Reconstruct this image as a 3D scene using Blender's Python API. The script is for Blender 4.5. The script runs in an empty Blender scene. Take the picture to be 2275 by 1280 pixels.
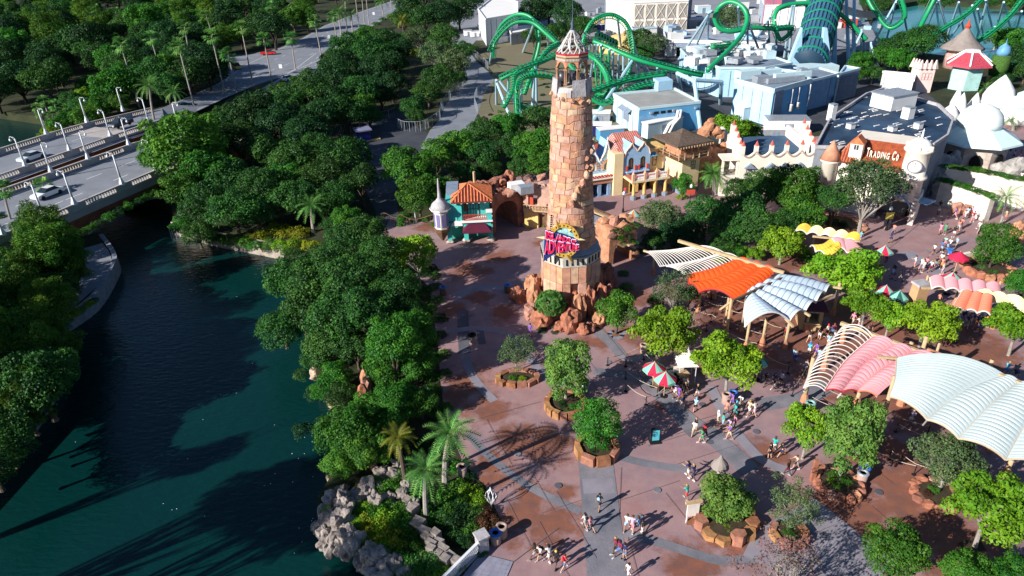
import bpy, math, random
import numpy as np
from mathutils import Vector, Matrix, noise
R = math.radians
scene = bpy.context.scene
col = scene.collection
rnd = random.Random(7)
# --- camera, sky, sun, exposure
FL, CX, CY, HC = 1517.0, 1137.5, 640.0, 41.0          # focal length in photo pixels, centre, drone height (m)
_d = Vector((103.0, -2760.0, -FL)).normalized(); _up = -_d
_f = Vector((0, 0, -1)); _y = (_f - _up * _f.dot(_up)).normalized(); _x = _y.cross(_up)
ROT = Matrix((_x, _y, _up))
cam_data = bpy.data.cameras.new('camera'); cam = bpy.data.objects.new('camera', cam_data); col.objects.link(cam)
cam.matrix_world = Matrix.Translation((0, 0, HC)) @ ROT.to_4x4()
cam_data.sensor_width = 36.0; cam_data.lens = 36.0 * FL / 2275.0
cam_data.clip_start = 0.5; cam_data.clip_end = 6000
scene.camera = cam
SUN_AZ, SUN_EL = R(33.0), R(27.0)                      # direction the shadows run (from +X), height of the sun
world = bpy.data.worlds.new('World'); scene.world = world; world.use_nodes = True
nt = world.node_tree; bg = nt.nodes['Background']
sky = nt.nodes.new('ShaderNodeTexSky'); sky.sky_type = 'NISHITA'; sky.sun_disc = False
sky.sun_elevation = SUN_EL
sdir = Vector((-math.cos(SUN_AZ) * math.cos(SUN_EL), -math.sin(SUN_AZ) * math.cos(SUN_EL), math.sin(SUN_EL)))  # towards the sun
sky.sun_rotation = math.atan2(sdir.x, sdir.y)
sky.air_density = 1.0; sky.dust_density = 0.3; sky.ozone_density = 6.0
nt.links.new(sky.outputs[0], bg.inputs[0]); bg.inputs[1].default_value = 0.06
sl = bpy.data.lights.new('sun', 'SUN'); sl.energy = 5.0; sl.angle = R(0.53); sl.color = (1.0, 0.95, 0.87)
sun = bpy.data.objects.new('sun', sl); col.objects.link(sun)
sun.rotation_euler = (-sdir).to_track_quat('-Z', 'Y').to_euler()
vs = scene.view_settings
scene.display_settings.display_device = 'sRGB'
vs.view_transform = 'Standard'; vs.look = 'None'; vs.exposure = 0.66; vs.gamma = 1.0; vs.use_curve_mapping = False
scene.cycles.max_bounces = 5; scene.cycles.diffuse_bounces = 2; scene.cycles.glossy_bounces = 2
scene.cycles.transmission_bounces = 2; scene.cycles.transparent_max_bounces = 6
scene.cycles.sample_clamp_indirect = 4.0
# --- photo <-> place
def W(px, py, z=0.0):
	r = ROT @ Vector((px - CX, -(py - CY), -FL)); t = (z - HC) / r.z
	return Vector((r.x * t, r.y * t, z))
ROTT = ROT.transposed()
def PJ(p):
	c = ROTT @ (Vector(p) - Vector((0, 0, HC)))
	return CX - c.x * FL / c.z, CY + c.y * FL / c.z
def PPM(p):                                           # photo pixels per metre at a point
	return FL / -(ROTT @ (Vector(p) - Vector((0, 0, HC)))).z
def ZAT(b, py):                                       # height above point b that shows at photo row py
	lo, hi = -5.0, 60.0
	for _ in range(40):
		m = (lo + hi) / 2
		if PJ((b[0], b[1], m))[1] > py: lo = m
		else: hi = m
	return (lo + hi) / 2
# --- mesh builder
def rotz(a):
	c, s = math.cos(a), math.sin(a)
	return lambda v: (v[0] * c - v[1] * s, v[0] * s + v[1] * c, v[2])
class MB:
	def __init__(s): s.v = []; s.f = []; s.m = []; s.cm = 0
	def add(s, vs_, fs):
		o = len(s.v); s.v += [tuple(p) for p in vs_]
		for f in fs: s.f.append([i + o for i in f]); s.m.append(s.cm)
		return s
	def hexa(s, b, t):                                # bottom ring, top ring (same count)
		n = len(b)
		return s.add(list(b) + list(t), [list(range(n))[::-1], [n + i for i in range(n)]] + [[i, (i + 1) % n, n + (i + 1) % n, n + i] for i in range(n)])
	def box(s, c, d, rz=0.0, tap=1.0):
		x, y, z = d[0] / 2, d[1] / 2, d[2] / 2; f = rotz(rz)
		P = lambda a, b2, e, k: (lambda q: (q[0] + c[0], q[1] + c[1], q[2] + c[2]))(f((a * x * k, b2 * y * k, e * z)))
		q = [(-1, -1), (1, -1), (1, 1), (-1, 1)]
		return s.hexa([P(a, b2, -1, 1) for a, b2 in q], [P(a, b2, 1, tap) for a, b2 in q])
	def prism(s, poly, z0, z1):
		a = sum(poly[i][0] * poly[(i + 1) % len(poly)][1] - poly[(i + 1) % len(poly)][0] * poly[i][1] for i in range(len(poly)))
		if a < 0: poly = poly[::-1]
		return s.hexa([(p[0], p[1], z0) for p in poly], [(p[0], p[1], z1) for p in poly])
	def tube(s, pts, rs, n=6, cap=True, sx=1.0):
		pts = [Vector(p) for p in pts]
		if not hasattr(rs, '__len__'): rs = [rs] * len(pts)
		up = Vector((0, 0, 1)); vv = []; k = len(pts)
		for i, p in enumerate(pts):
			d = (pts[min(i + 1, k - 1)] - pts[max(i - 1, 0)])
			d = d.normalized() if d.length > 1e-9 else up
			a = d.cross(Vector((0, 0, 1)) if abs(d.z) < .9 else Vector((1, 0, 0))).normalized(); b = d.cross(a)
			for j in range(n):
				t = 2 * math.pi * j / n
				vv.append(p + (a * math.cos(t) * sx + b * math.sin(t)) * rs[i])
		fs = [[i * n + j, i * n + (j + 1) % n, (i + 1) * n + (j + 1) % n, (i + 1) * n + j] for i in range(k - 1) for j in range(n)]
		if cap: fs += [list(range(n))[::-1], [(k - 1) * n + j for j in range(n)]]
		return s.add(vv, fs)
	def lathe(s, prof, c=(0, 0, 0), n=16, a0=0.0, a1=2 * math.pi, cap=True, sy=1.0, off=0.0):
		full = abs(a1 - a0 - 2 * math.pi) < 1e-6; k = n if full else n + 1; vv = []
		for r, z in prof:
			for j in range(k):
				t = a0 + off + (a1 - a0) * j / n
				vv.append((c[0] + r * math.cos(t), c[1] + r * math.sin(t) * sy, c[2] + z))
		fs = []
		for i in range(len(prof) - 1):
			for j in range(n):
				fs.append([i * k + j, i * k + (j + 1) % k, (i + 1) * k + (j + 1) % k, (i + 1) * k + j])
		if cap and full: fs += [list(range(k))[::-1], [(len(prof) - 1) * k + j for j in range(k)]]
		return s.add(vv, fs)
	def grid(s, fn, nu, nv):
		vv = [fn(i / nu, j / nv) for j in range(nv + 1) for i in range(nu + 1)]
		return s.add(vv, [[j * (nu + 1) + i, j * (nu + 1) + i + 1, (j + 1) * (nu + 1) + i + 1, (j + 1) * (nu + 1) + i] for j in range(nv) for i in range(nu)])
	def beam(s, a, b, w, h):                          # rectangular bar between two points
		a, b = Vector(a), Vector(b); d = (b - a).normalized()
		x = d.cross(Vector((0, 0, 1)) if abs(d.z) < .95 else Vector((1, 0, 0))).normalized(); y = x.cross(d)
		q = [(-1, -1), (1, -1), (1, 1), (-1, 1)]
		return s.hexa([a + x * i * w / 2 + y * j * h / 2 for i, j in q], [b + x * i * w / 2 + y * j * h / 2 for i, j in q])
	def build(s, name, mat=None, parent=None, smooth=False, loc=None, stuff=False):
		o = bpy.data.objects.new(name, s.mesh(name, mat, parent.location if parent and loc is None else (loc or (0, 0, 0)), smooth))
		col.objects.link(o)
		if parent: o.parent = root_of(o, parent)
		if stuff: o['kind'] = 'stuff'
		return o
	def mesh(s, name, mat=None, org=(0, 0, 0), smooth=False):
		me = bpy.data.meshes.new(name)
		ox, oy, oz = org
		me.from_pydata([(x - ox, y - oy, z - oz) for x, y, z in s.v], [], s.f)
		for m in (mat if isinstance(mat, (list, tuple)) else [mat]):
			if m: me.materials.append(m)
		if any(s.m): me.polygons.foreach_set('material_index', s.m)
		if smooth: me.polygons.foreach_set('use_smooth', [True] * len(me.polygons))
		me.update(); return me
def root_of(o, parent): return parent
def sub(mb, name, mat, part, smooth=False):
	o = mb.build(name, mat, None, smooth, loc=tuple(part.parent.location)); o.parent = part; return o
def thing(name, label, cat, loc=(0, 0, 0), rz=0.0, group=None):
	o = bpy.data.objects.new(name, None); col.objects.link(o); o.empty_display_size = .2
	o.location = loc; o.rotation_euler = (0, 0, rz); o['label'] = label; o['category'] = cat
	if group: o['group'] = group
	return o
def tag(o, label, cat, group=None):
	o['label'] = label; o['category'] = cat
	if group: o['group'] = group
	return o
def struct(mb, name, mat, smooth=False):
	o = mb.build(name, mat, None, smooth); o['kind'] = 'structure'; return o
def inst(me, name, parent, loc=(0, 0, 0), rot=(0, 0, 0), sc=(1, 1, 1)):
	o = bpy.data.objects.new(name, me); col.objects.link(o); o.parent = parent
	o.location = loc; o.rotation_euler = rot; o.scale = sc if hasattr(sc, '__len__') else (sc, sc, sc); return o
def setm(o, m):                                       # material on this object only
	o.material_slots[0].link = 'OBJECT'; o.material_slots[0].material = m
# --- materials
MATS = {}
def M(name, rgb, rough=.8, var=.18, scale=.8, bump=0.0, bscale=8.0, metal=0.0, spec=.3, rgb2=None, world=False, transl=0.0):
	if name in MATS: return MATS[name]
	m = bpy.data.materials.new(name); m.use_nodes = True; t = m.node_tree; N = t.nodes; L = t.links
	b = N['Principled BSDF']; b.inputs['Roughness'].default_value = rough; b.inputs['Metallic'].default_value = metal
	b.inputs['Specular IOR Level'].default_value = spec
	if world: co = N.new('ShaderNodeNewGeometry').outputs['Position']
	else: co = N.new('ShaderNodeTexCoord').outputs['Object']
	n = N.new('ShaderNodeTexNoise'); n.inputs['Scale'].default_value = scale; n.inputs['Detail'].default_value = 5; n.inputs['Roughness'].default_value = .65
	L.new(co, n.inputs['Vector'])
	mr = N.new('ShaderNodeMapRange'); mr.inputs[1].default_value = .3; mr.inputs[2].default_value = .7
	L.new(n.outputs['Fac'], mr.inputs[0])
	mx = N.new('ShaderNodeMix'); mx.data_type = 'RGBA'
	c1 = [c * (1 - var) for c in rgb]; c2 = rgb2 or [min(1, c * (1 + var)) for c in rgb]
	mx.inputs[6].default_value = (*c1, 1); mx.inputs[7].default_value = (*c2, 1)
	L.new(mr.outputs[0], mx.inputs[0]); L.new(mx.outputs[2], b.inputs['Base Color'])
	if bump:
		n2 = N.new('ShaderNodeTexNoise'); n2.inputs['Scale'].default_value = bscale; n2.inputs['Detail'].default_value = 4
		L.new(co, n2.inputs['Vector']); bp = N.new('ShaderNodeBump'); bp.inputs['Strength'].default_value = bump; bp.inputs['Distance'].default_value = .1
		L.new(n2.outputs['Fac'], bp.inputs['Height']); L.new(bp.outputs[0], b.inputs['Normal'])
	MATS[name] = m; return m
def leafmat(name, a, b2, tr=.22):
	if name in MATS: return MATS[name]
	m = bpy.data.materials.new(name); m.use_nodes = True; t = m.node_tree; N = t.nodes; L = t.links
	N.remove(N['Principled BSDF']); out = N['Material Output']
	at = N.new('ShaderNodeAttribute'); at.attribute_name = 'v'
	oi = N.new('ShaderNodeObjectInfo')
	mx = N.new('ShaderNodeMix'); mx.data_type = 'RGBA'; mx.inputs[6].default_value = (*a, 1); mx.inputs[7].default_value = (*b2, 1)
	L.new(at.outputs['Fac'], mx.inputs[0])
	hs = N.new('ShaderNodeHueSaturation'); L.new(mx.outputs[2], hs.inputs['Color'])
	mr = N.new('ShaderNodeMapRange'); mr.inputs[3].default_value = .75; mr.inputs[4].default_value = 1.25
	L.new(oi.outputs['Random'], mr.inputs[0]); L.new(mr.outputs[0], hs.inputs['Value'])
	mh = N.new('ShaderNodeMapRange'); mh.inputs[3].default_value = .485; mh.inputs[4].default_value = .515
	ml = N.new('ShaderNodeMath'); ml.operation = 'FRACT'; m7 = N.new('ShaderNodeMath'); m7.operation = 'MULTIPLY'; m7.inputs[1].default_value = 7.3
	L.new(oi.outputs['Random'], m7.inputs[0]); L.new(m7.outputs[0], ml.inputs[0]); L.new(ml.outputs[0], mh.inputs[0]); L.new(mh.outputs[0], hs.inputs['Hue'])
	d = N.new('ShaderNodeBsdfDiffuse'); tr_ = N.new('ShaderNodeBsdfTranslucent'); ms = N.new('ShaderNodeMixShader'); ms.inputs[0].default_value = tr
	L.new(hs.outputs[0], d.inputs[0]); L.new(hs.outputs[0], tr_.inputs[0]); L.new(d.outputs[0], ms.inputs[1]); L.new(tr_.outputs[0], ms.inputs[2])
	gl = N.new('ShaderNodeBsdfGlossy'); gl.inputs['Roughness'].default_value = .55; gl.inputs[0].default_value = (.9, 1, .9, 1)
	m2 = N.new('ShaderNodeMixShader'); m2.inputs[0].default_value = .015
	L.new(ms.outputs[0], m2.inputs[1]); L.new(gl.outputs[0], m2.inputs[2]); L.new(m2.outputs[0], out.inputs[0])
	MATS[name] = m; return m
# --- polygons with holes, sheets
from mathutils.geometry import tessellate_polygon
def sheet(polys, z, mb=None):
	mb = mb or MB(); vs_ = [Vector((p[0], p[1], z)) for pl in polys for p in pl]
	tr = tessellate_polygon([[Vector((p[0], p[1], 0)) for p in pl] for pl in polys])
	fs = []
	for a, b, c in tr:
		n = (vs_[b] - vs_[a]).cross(vs_[c] - vs_[a])
		if n.length < 1e-9: continue
		fs.append([a, b, c] if n.z > 0 else [a, c, b])
	return mb.add(vs_, fs)
def smoothline(p, k=4, closed=False):
	out = []; n = len(p)
	for i in range(n if closed else n - 1):
		p0, p1, p2, p3 = [Vector(p[(i + j) % n] if closed else p[max(0, min(n - 1, i + j))]) for j in (-1, 0, 1, 2)]
		for s in range(k):
			t = s / k
			out.append(.5 * ((2 * p1) + (-p0 + p2) * t + (2 * p0 - 5 * p1 + 4 * p2 - p3) * t * t + (-p0 + 3 * p1 - 3 * p2 + p3) * t ** 3))
	if not closed: out.append(Vector(p[-1]))
	return out
def PX(lst, z=0.0): return [W(x, y, z) for x, y in lst]
def ribbon(mb, line, w, z=None):
	line = [Vector(p) for p in line]
	L_, R_ = [], []
	for i, p in enumerate(line):
		d = line[min(i + 1, len(line) - 1)] - line[max(i - 1, 0)]; n = Vector((-d.y, d.x, 0)).normalized() * w / 2
		L_.append(p + n); R_.append(p - n)
	vv = []
	for a, b in zip(L_, R_):
		vv += [(a.x, a.y, a.z if z is None else z), (b.x, b.y, b.z if z is None else z)]
	return mb.add(vv, [[2 * i, 2 * i + 1, 2 * i + 3, 2 * i + 2] for i in range(len(line) - 1)])
def ico(sub_):
	import bmesh
	bm = bmesh.new(); bmesh.ops.create_icosphere(bm, subdivisions=sub_, radius=1.0)
	v = [tuple(x.co) for x in bm.verts]; f = [[x.index for x in p.verts] for p in bm.faces]; bm.free(); return v, f
ICO = {k: ico(k) for k in (1, 2, 3, 4)}
def rock(mb, c, d, seed=0, sub_=2, rough=.28, rz=0.0, flat=-0.6, freq=1.3):
	v, f = ICO[sub_]; out = []; g = rotz(rz); off = Vector((seed * 3.7, seed * 1.3, seed * 7.1))
	for p in v:
		q = Vector(p); r = 1 + rough * noise.noise(q * freq + off) * 1.6 + rough * .5 * noise.noise(q * freq * 3 + off)
		k = max(abs(q.x), abs(q.y), abs(q.z)); r *= .8 + .2 / k * .75
		x, y, z = q.x * r * d[0], q.y * r * d[1], max(q.z * r, flat) * d[2]
		x, y, z = g((x, y, z)); out.append((x + c[0], y + c[1], z + c[2]))
	return mb.add(out, f)
# --- ground, water, paving
def shore(pts): return [W(x, y, -2.0)[:2] for x, y in pts]
LAG_R = shore([(480, 545), (560, 561), (640, 577), (632, 640), (650, 700), (678, 740), (692, 790), (705, 837), (712, 880), (740, 905), (755, 960), (745, 1020), (748, 1090), (716, 1140), (712, 1195), (745, 1228), (790, 1243), (830, 1280)])
LAG_L = shore([(262, 590), (258, 620), (215, 690), (135, 750), (112, 800), (126, 850), (120, 880), (75, 960), (0, 1040)])
LAG = [(-62.4, 96.4)] + LAG_L + [(-48, 38), (-44, 26), (-38, 5), (-30, -20), (0, -60), (-5, 10), (-8.5, 28)] + LAG_R[::-1] + [(-53.1, 100.3), (-56, 107), (-60, 111.5), (-99, 126), (-100, 145), (-115, 172), (-150, 190), (-220, 190), (-220, 120), (-140, 112), (-103.6, 111)]
FARLAG = [W(x, y, -2)[:2] for x, y in [(1925, 95), (1960, 118), (2050, 133), (2140, 145), (2275, 168), (2600, 230), (2700, 60), (2400, 32), (2275, 26), (2160, 17), (2040, 12), (1985, 22), (1940, 40)]]
BIG = [(-3000, -200), (3000, -200), (3000, 5000), (-3000, 5000)]
m_soil = M('soil_and_grass', (.018, .034, .010), .95, .5, .12, .6, 2.0, rgb2=(.05, .055, .022), world=True)
gm = sheet([BIG, LAG, FARLAG], 0.0)
for pl in (LAG, FARLAG):
	n = len(pl); gm.add([(p[0], p[1], 0) for p in pl] + [(p[0], p[1], -3.2) for p in pl], [[i, (i + 1) % n, n + (i + 1) % n, n + i] for i in range(n)])
struct(gm, 'ground', m_soil)
mw = bpy.data.materials.new('lagoon_water'); mw.use_nodes = True; t = mw.node_tree; b = t.nodes['Principled BSDF']
b.inputs['Roughness'].default_value = .06; b.inputs['IOR'].default_value = 1.33; b.inputs['Specular IOR Level'].default_value = .5
g = t.nodes.new('ShaderNodeNewGeometry')
def tex(sc, det, stretch, rot):
	mp = t.nodes.new('ShaderNodeMapping'); mp.inputs['Rotation'].default_value = (0, 0, rot); mp.inputs['Scale'].default_value = stretch
	n = t.nodes.new('ShaderNodeTexNoise'); n.inputs['Scale'].default_value = sc; n.inputs['Detail'].default_value = det
	t.links.new(g.outputs['Position'], mp.inputs[0]); t.links.new(mp.outputs[0], n.inputs['Vector']); return n.outputs['Fac']
cr = t.nodes.new('ShaderNodeMix'); cr.data_type = 'RGBA'; cr.inputs[6].default_value = (.001, .020, .022, 1); cr.inputs[7].default_value = (.002, .032, .029, 1)
t.links.new(tex(.06, 3, (1, 1, 1), 0), cr.inputs[0]); t.links.new(cr.outputs[2], b.inputs['Base Color'])
bp = t.nodes.new('ShaderNodeBump'); bp.inputs['Strength'].default_value = .6; bp.inputs['Distance'].default_value = .14
t.links.new(tex(.9, 6, (1, 2.4, 1), R(35)), bp.inputs['Height'])
bp2 = t.nodes.new('ShaderNodeBump'); bp2.inputs['Strength'].default_value = .35; bp2.inputs['Distance'].default_value = .05
t.links.new(tex(3.2, 3, (1, 2.0, 1), R(20)), bp2.inputs['Height']); t.links.new(bp.outputs[0], bp2.inputs['Normal']); t.links.new(bp2.outputs[0], b.inputs['Normal'])
wm = MB(); wm.add([(-260, -100, -2), (40, -100, -2), (40, 220, -2), (-260, 220, -2)], [[0, 1, 2, 3]])
struct(wm, 'lagoon_water', mw)
wm = MB(); wm.add([(40.5, 150, -2), (700, 150, -2), (700, 900, -2), (40.5, 900, -2)], [[0, 1, 2, 3]])
mw2 = M('far_lagoon', (.03, .22, .24), .15, .3, .05, .4, .8, rgb2=(.04, .28, .27), world=True)
struct(wm, 'far_lagoon_water', mw2)
mp_ = bpy.data.materials.new('plaza_concrete'); mp_.use_nodes = True; t = mp_.node_tree; N = t.nodes; L = t.links; b = N['Principled BSDF']
g = N.new('ShaderNodeNewGeometry')
def nz(sc, det=5, rough=.6):
	n = N.new('ShaderNodeTexNoise'); n.inputs['Scale'].default_value = sc; n.inputs['Detail'].default_value = det; n.inputs['Roughness'].default_value = rough
	L.new(g.outputs['Position'], n.inputs['Vector']); return n.outputs['Fac']
def mth(op, a, b2=None, clamp=False):
	n = N.new('ShaderNodeMath'); n.operation = op; n.use_clamp = clamp
	for i, v in enumerate((a, b2)):
		if v is None: continue
		if isinstance(v, (int, float)): n.inputs[i].default_value = v
		else: L.new(v, n.inputs[i])
	return n.outputs[0]
def mixc(f, a, b2):
	n = N.new('ShaderNodeMix'); n.data_type = 'RGBA'
	if isinstance(f, (int, float)): n.inputs[0].default_value = f
	else: L.new(f, n.inputs[0])
	for i, v in ((6, a), (7, b2)):
		if isinstance(v, tuple): n.inputs[i].default_value = (*v, 1)
		else: L.new(v, n.inputs[i])
	return n.outputs[2]
def mapr(v, a, b2, c=0, d=1):
	n = N.new('ShaderNodeMapRange'); n.inputs[1].default_value = a; n.inputs[2].default_value = b2; n.inputs[3].default_value = c; n.inputs[4].default_value = d; L.new(v, n.inputs[0]); return n.outputs[0]
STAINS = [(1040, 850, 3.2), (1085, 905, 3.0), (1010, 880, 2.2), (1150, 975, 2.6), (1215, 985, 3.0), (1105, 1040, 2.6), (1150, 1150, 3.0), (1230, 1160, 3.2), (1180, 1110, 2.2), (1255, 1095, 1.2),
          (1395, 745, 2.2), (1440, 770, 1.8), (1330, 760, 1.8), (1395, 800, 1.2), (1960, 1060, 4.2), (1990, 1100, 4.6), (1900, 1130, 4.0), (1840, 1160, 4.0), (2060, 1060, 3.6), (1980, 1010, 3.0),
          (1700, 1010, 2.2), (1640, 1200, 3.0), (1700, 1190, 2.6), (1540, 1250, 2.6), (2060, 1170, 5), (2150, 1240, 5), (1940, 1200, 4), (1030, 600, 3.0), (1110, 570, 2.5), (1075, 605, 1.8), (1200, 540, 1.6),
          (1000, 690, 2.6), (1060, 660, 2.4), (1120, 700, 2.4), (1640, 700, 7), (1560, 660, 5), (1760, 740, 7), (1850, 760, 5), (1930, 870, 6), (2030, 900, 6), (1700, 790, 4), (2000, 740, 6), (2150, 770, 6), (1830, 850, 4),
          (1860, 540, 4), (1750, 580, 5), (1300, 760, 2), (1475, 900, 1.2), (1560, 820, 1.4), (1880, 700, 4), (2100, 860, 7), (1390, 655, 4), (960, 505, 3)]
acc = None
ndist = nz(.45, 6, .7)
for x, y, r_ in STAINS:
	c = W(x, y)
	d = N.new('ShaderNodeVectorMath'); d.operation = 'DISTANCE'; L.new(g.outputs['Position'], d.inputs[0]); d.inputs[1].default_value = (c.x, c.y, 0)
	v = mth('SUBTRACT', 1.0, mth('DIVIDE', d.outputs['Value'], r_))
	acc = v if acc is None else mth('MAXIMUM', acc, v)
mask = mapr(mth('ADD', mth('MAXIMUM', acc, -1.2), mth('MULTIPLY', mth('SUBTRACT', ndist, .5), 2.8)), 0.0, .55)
base = mixc(mapr(nz(.10, 4), .38, .62), (.32, .17, .165), (.24, .175, .205))
base = mixc(mapr(nz(.5, 6, .7), .35, .75), base, (.38, .245, .24))
small = mapr(nz(1.3, 5, .75), .66, .74)
base = mixc(mth('MULTIPLY', small, .55), base, (.24, .11, .07))
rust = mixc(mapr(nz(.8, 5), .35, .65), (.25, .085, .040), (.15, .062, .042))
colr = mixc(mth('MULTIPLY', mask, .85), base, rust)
L.new(colr, b.inputs['Base Color']); b.inputs['Roughness'].default_value = .8; b.inputs['Specular IOR Level'].default_value = .25
bp = N.new('ShaderNodeBump'); bp.inputs['Strength'].default_value = .25; bp.inputs['Distance'].default_value = .03; L.new(nz(6.0, 4), bp.inputs['Height']); L.new(bp.outputs[0], b.inputs['Normal'])
m_plaza = mp_
PLAZA = [W(x, y)[:2] for x, y in [(1010, 1400), (1040, 1290), (1100, 1195), (1110, 1150), (1078, 1080), (1030, 1030), (1000, 960), (985, 900), (978, 840), (975, 780), (962, 700), (955, 640), (905, 590), (868, 560), (850, 520), (868, 482), (960, 490), (1000, 420), (1290, 360), (1330, 330), (1620, 330), (2275, 240), (2600, 250), (2900, 700), (2700, 1500)]]
struct(sheet([PLAZA], .02), 'plaza_pavement', m_plaza)
m_band = M('grey_paving', (.16, .17, .205), .8, .25, .35, .2, 8, world=True, rgb2=(.26, .24, .27))
m_band2 = M('dark_paving', (.10, .10, .125), .8, .25, .35, world=True)
m_band3 = M('light_paving', (.25, .23, .27), .8, .2, .4, world=True)
k = 0
def band(pts, w, m=m_band, z=None):
	global k
	k += 1; mb = MB(); ribbon(mb, smoothline([W(x, y) for x, y in pts], 5), w, .026 + .004 * (k % 9) if z is None else z)
	o = struct(mb, 'paving_band', m)
band([(1040, 965), (1085, 1012), (1140, 1057), (1200, 1095), (1290, 1137)], .75)
band([(1368, 1013), (1420, 1027), (1477, 1037), (1535, 1044)], .85)
band([(1383, 1186), (1452, 1202), (1540, 1230), (1602, 1246), (1680, 1240), (1740, 1215)], .8)
band([(1322, 1010), (1330, 1090), (1340, 1180), (1352, 1300)], 2.9, m_band)
band([(1327, 1064), (1332, 1097)], 2.5, m_band3)
band([(1588, 975), (1640, 1020), (1668, 1050)], 1.9, m_band)
band([(1320, 826), (1380, 833), (1430, 850), (1490, 905), (1545, 968)], 1.3, m_band)
band([(1432, 838), (1480, 885), (1540, 940), (1600, 975)], 1.6, m_band)
band([(1028, 690), (1030, 740), (1033, 786)], 1.3, m_band2)
band([(1065, 728), (1072, 765)], .8, m_band2)
band([(1033, 790), (1052, 840), (1098, 892)], .9, m_band3)
band([(985, 740), (1060, 730), (1130, 745), (1180, 800), (1230, 850), (1310, 870)], .9, m_band3)
band([(1325, 735), (1360, 765), (1380, 790)], 1.3, m_band)
band([(1380, 790), (1410, 800), (1500, 765)], 1.0, m_band3)
band([(1900, 1180), (1840, 1215), (1790, 1250), (1770, 1290)], 7.5, m_band3)
band([(1760, 1050), (1690, 1020), (1620, 940), (1580, 860)], 1.0, m_band3)
band([(2010, 560), (2060, 590), (2130, 640)], 2.2, m_band3)
band([(1140, 640), (1060, 640), (1010, 660)], 1.6, m_band3)
band([(1690, 900), (1800, 880), (1840, 850)], 1.8, m_band)
mj = MB()
for a, b2 in [((1190, 960), (1170, 1060)), ((1300, 830), (1345, 890)), ((1390, 790), (1440, 860)), ((1380, 1040), (1375, 1150)), ((1395, 1195), (1420, 1290)), ((1240, 1175), (1140, 1250)), ((1560, 700), (1690, 760)), ((1330, 720), (1420, 830)), ((2040, 500), (1960, 565))]:
	ribbon(mj, [W(*a), W(*b2)], .045, .072)
jr = random.Random(3)
for i in range(60):      # more sawn joints, square to the walking lines
	x, y = jr.uniform(1000, 2100), jr.uniform(560, 1260); p = W(x, y); a_ = jr.choice([.35, .35 + math.pi / 2]); L2 = jr.uniform(1.5, 4); d_ = Vector((math.cos(a_), math.sin(a_), 0)) * L2
	ribbon(mj, [p - d_, p + d_], .04, .0715 + i * .00006)
struct(mj, 'paving_joints', M('joint_grey', (.17, .12, .125), .9))
for i, (x, y) in enumerate([(1352, 806), (1577, 983), (1390, 740), (1952, 1094), (1150, 1010), (1240, 1080), (1460, 1090), (1680, 960), (1050, 700), (1200, 780), (1420, 1150), (1560, 900), (2060, 560), (1830, 1190)]):
	mh = MB(); c_ = W(x, y); mh.lathe([(.32, .03), (.32, .082), (.27, .084)], tuple(c_), 12); mh.build('drain_cover', m_band2 if i % 2 else m_band, None); bpy.data.objects[col.objects[-1].name]['kind'] = 'structure'
m_road = M('road_asphalt', (.21, .225, .26), .85, .15, .3, .15, 20, world=True)
m_dark = M('old_asphalt', (.055, .06, .075), .85, .3, .2, world=True)
m_conc = M('yard_concrete', (.25, .26, .29), .8, .18, .15, world=True)
m_sand = M('sand_bed', (.33, .26, .19), .95, .4, .15, .3, 3, world=True, rgb2=(.16, .16, .08))
struct(sheet([[W(x, y)[:2] for x, y in [(745, 320), (800, 275), (900, 240), (945, 290), (965, 330), (940, 390), (880, 420), (885, 490), (868, 560), (845, 520), (835, 470), (800, 400)]]], .012), 'service_yard', m_dark)
struct(sheet([[W(x, y)[:2] for x, y in [(1033, 150), (1040, 175), (1014, 205), (988, 235), (980, 262), (955, 290), (935, 330), (990, 340), (1045, 290), (1062, 250), (1075, 210), (1098, 178), (1088, 162), (1060, 138), (1040, 110), (1120, 20), (1080, -10), (1000, 50), (1005, 95)]]], .020), 'service_path', m_road)
struct(sheet([[W(x, y)[:2] for x, y in [(1062, 125), (1095, 160), (1075, 210), (1062, 250), (1090, 300), (1240, 330), (1420, 300), (1400, 120), (1250, 80), (1130, 80)]]], .016), 'gravel_bed', m_sand)
struct(sheet([[W(x, y)[:2] for x, y in [(1040, 90), (1090, 90), (1130, 76), (1250, 76), (1420, 110), (1700, 120), (1960, 110), (1920, 30), (1900, -20), (1000, -40)]]], .014), 'backlot_yard', m_conc)
struct(sheet([[W(x, y)[:2] for x, y in [(1400, 240), (1640, 330), (1860, 280), (2100, 240), (2000, 160), (1900, 110), (1400, 120)]]], .018), 'backlot_road', m_dark)
mb = MB(); ribbon(mb, smoothline([W(x, y) for x, y in [(100, 710), (150, 670), (190, 635), (218, 600), (215, 570), (200, 548)]], 5), 3.3, .02); struct(mb, 'lakeside_path', m_road)
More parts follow.
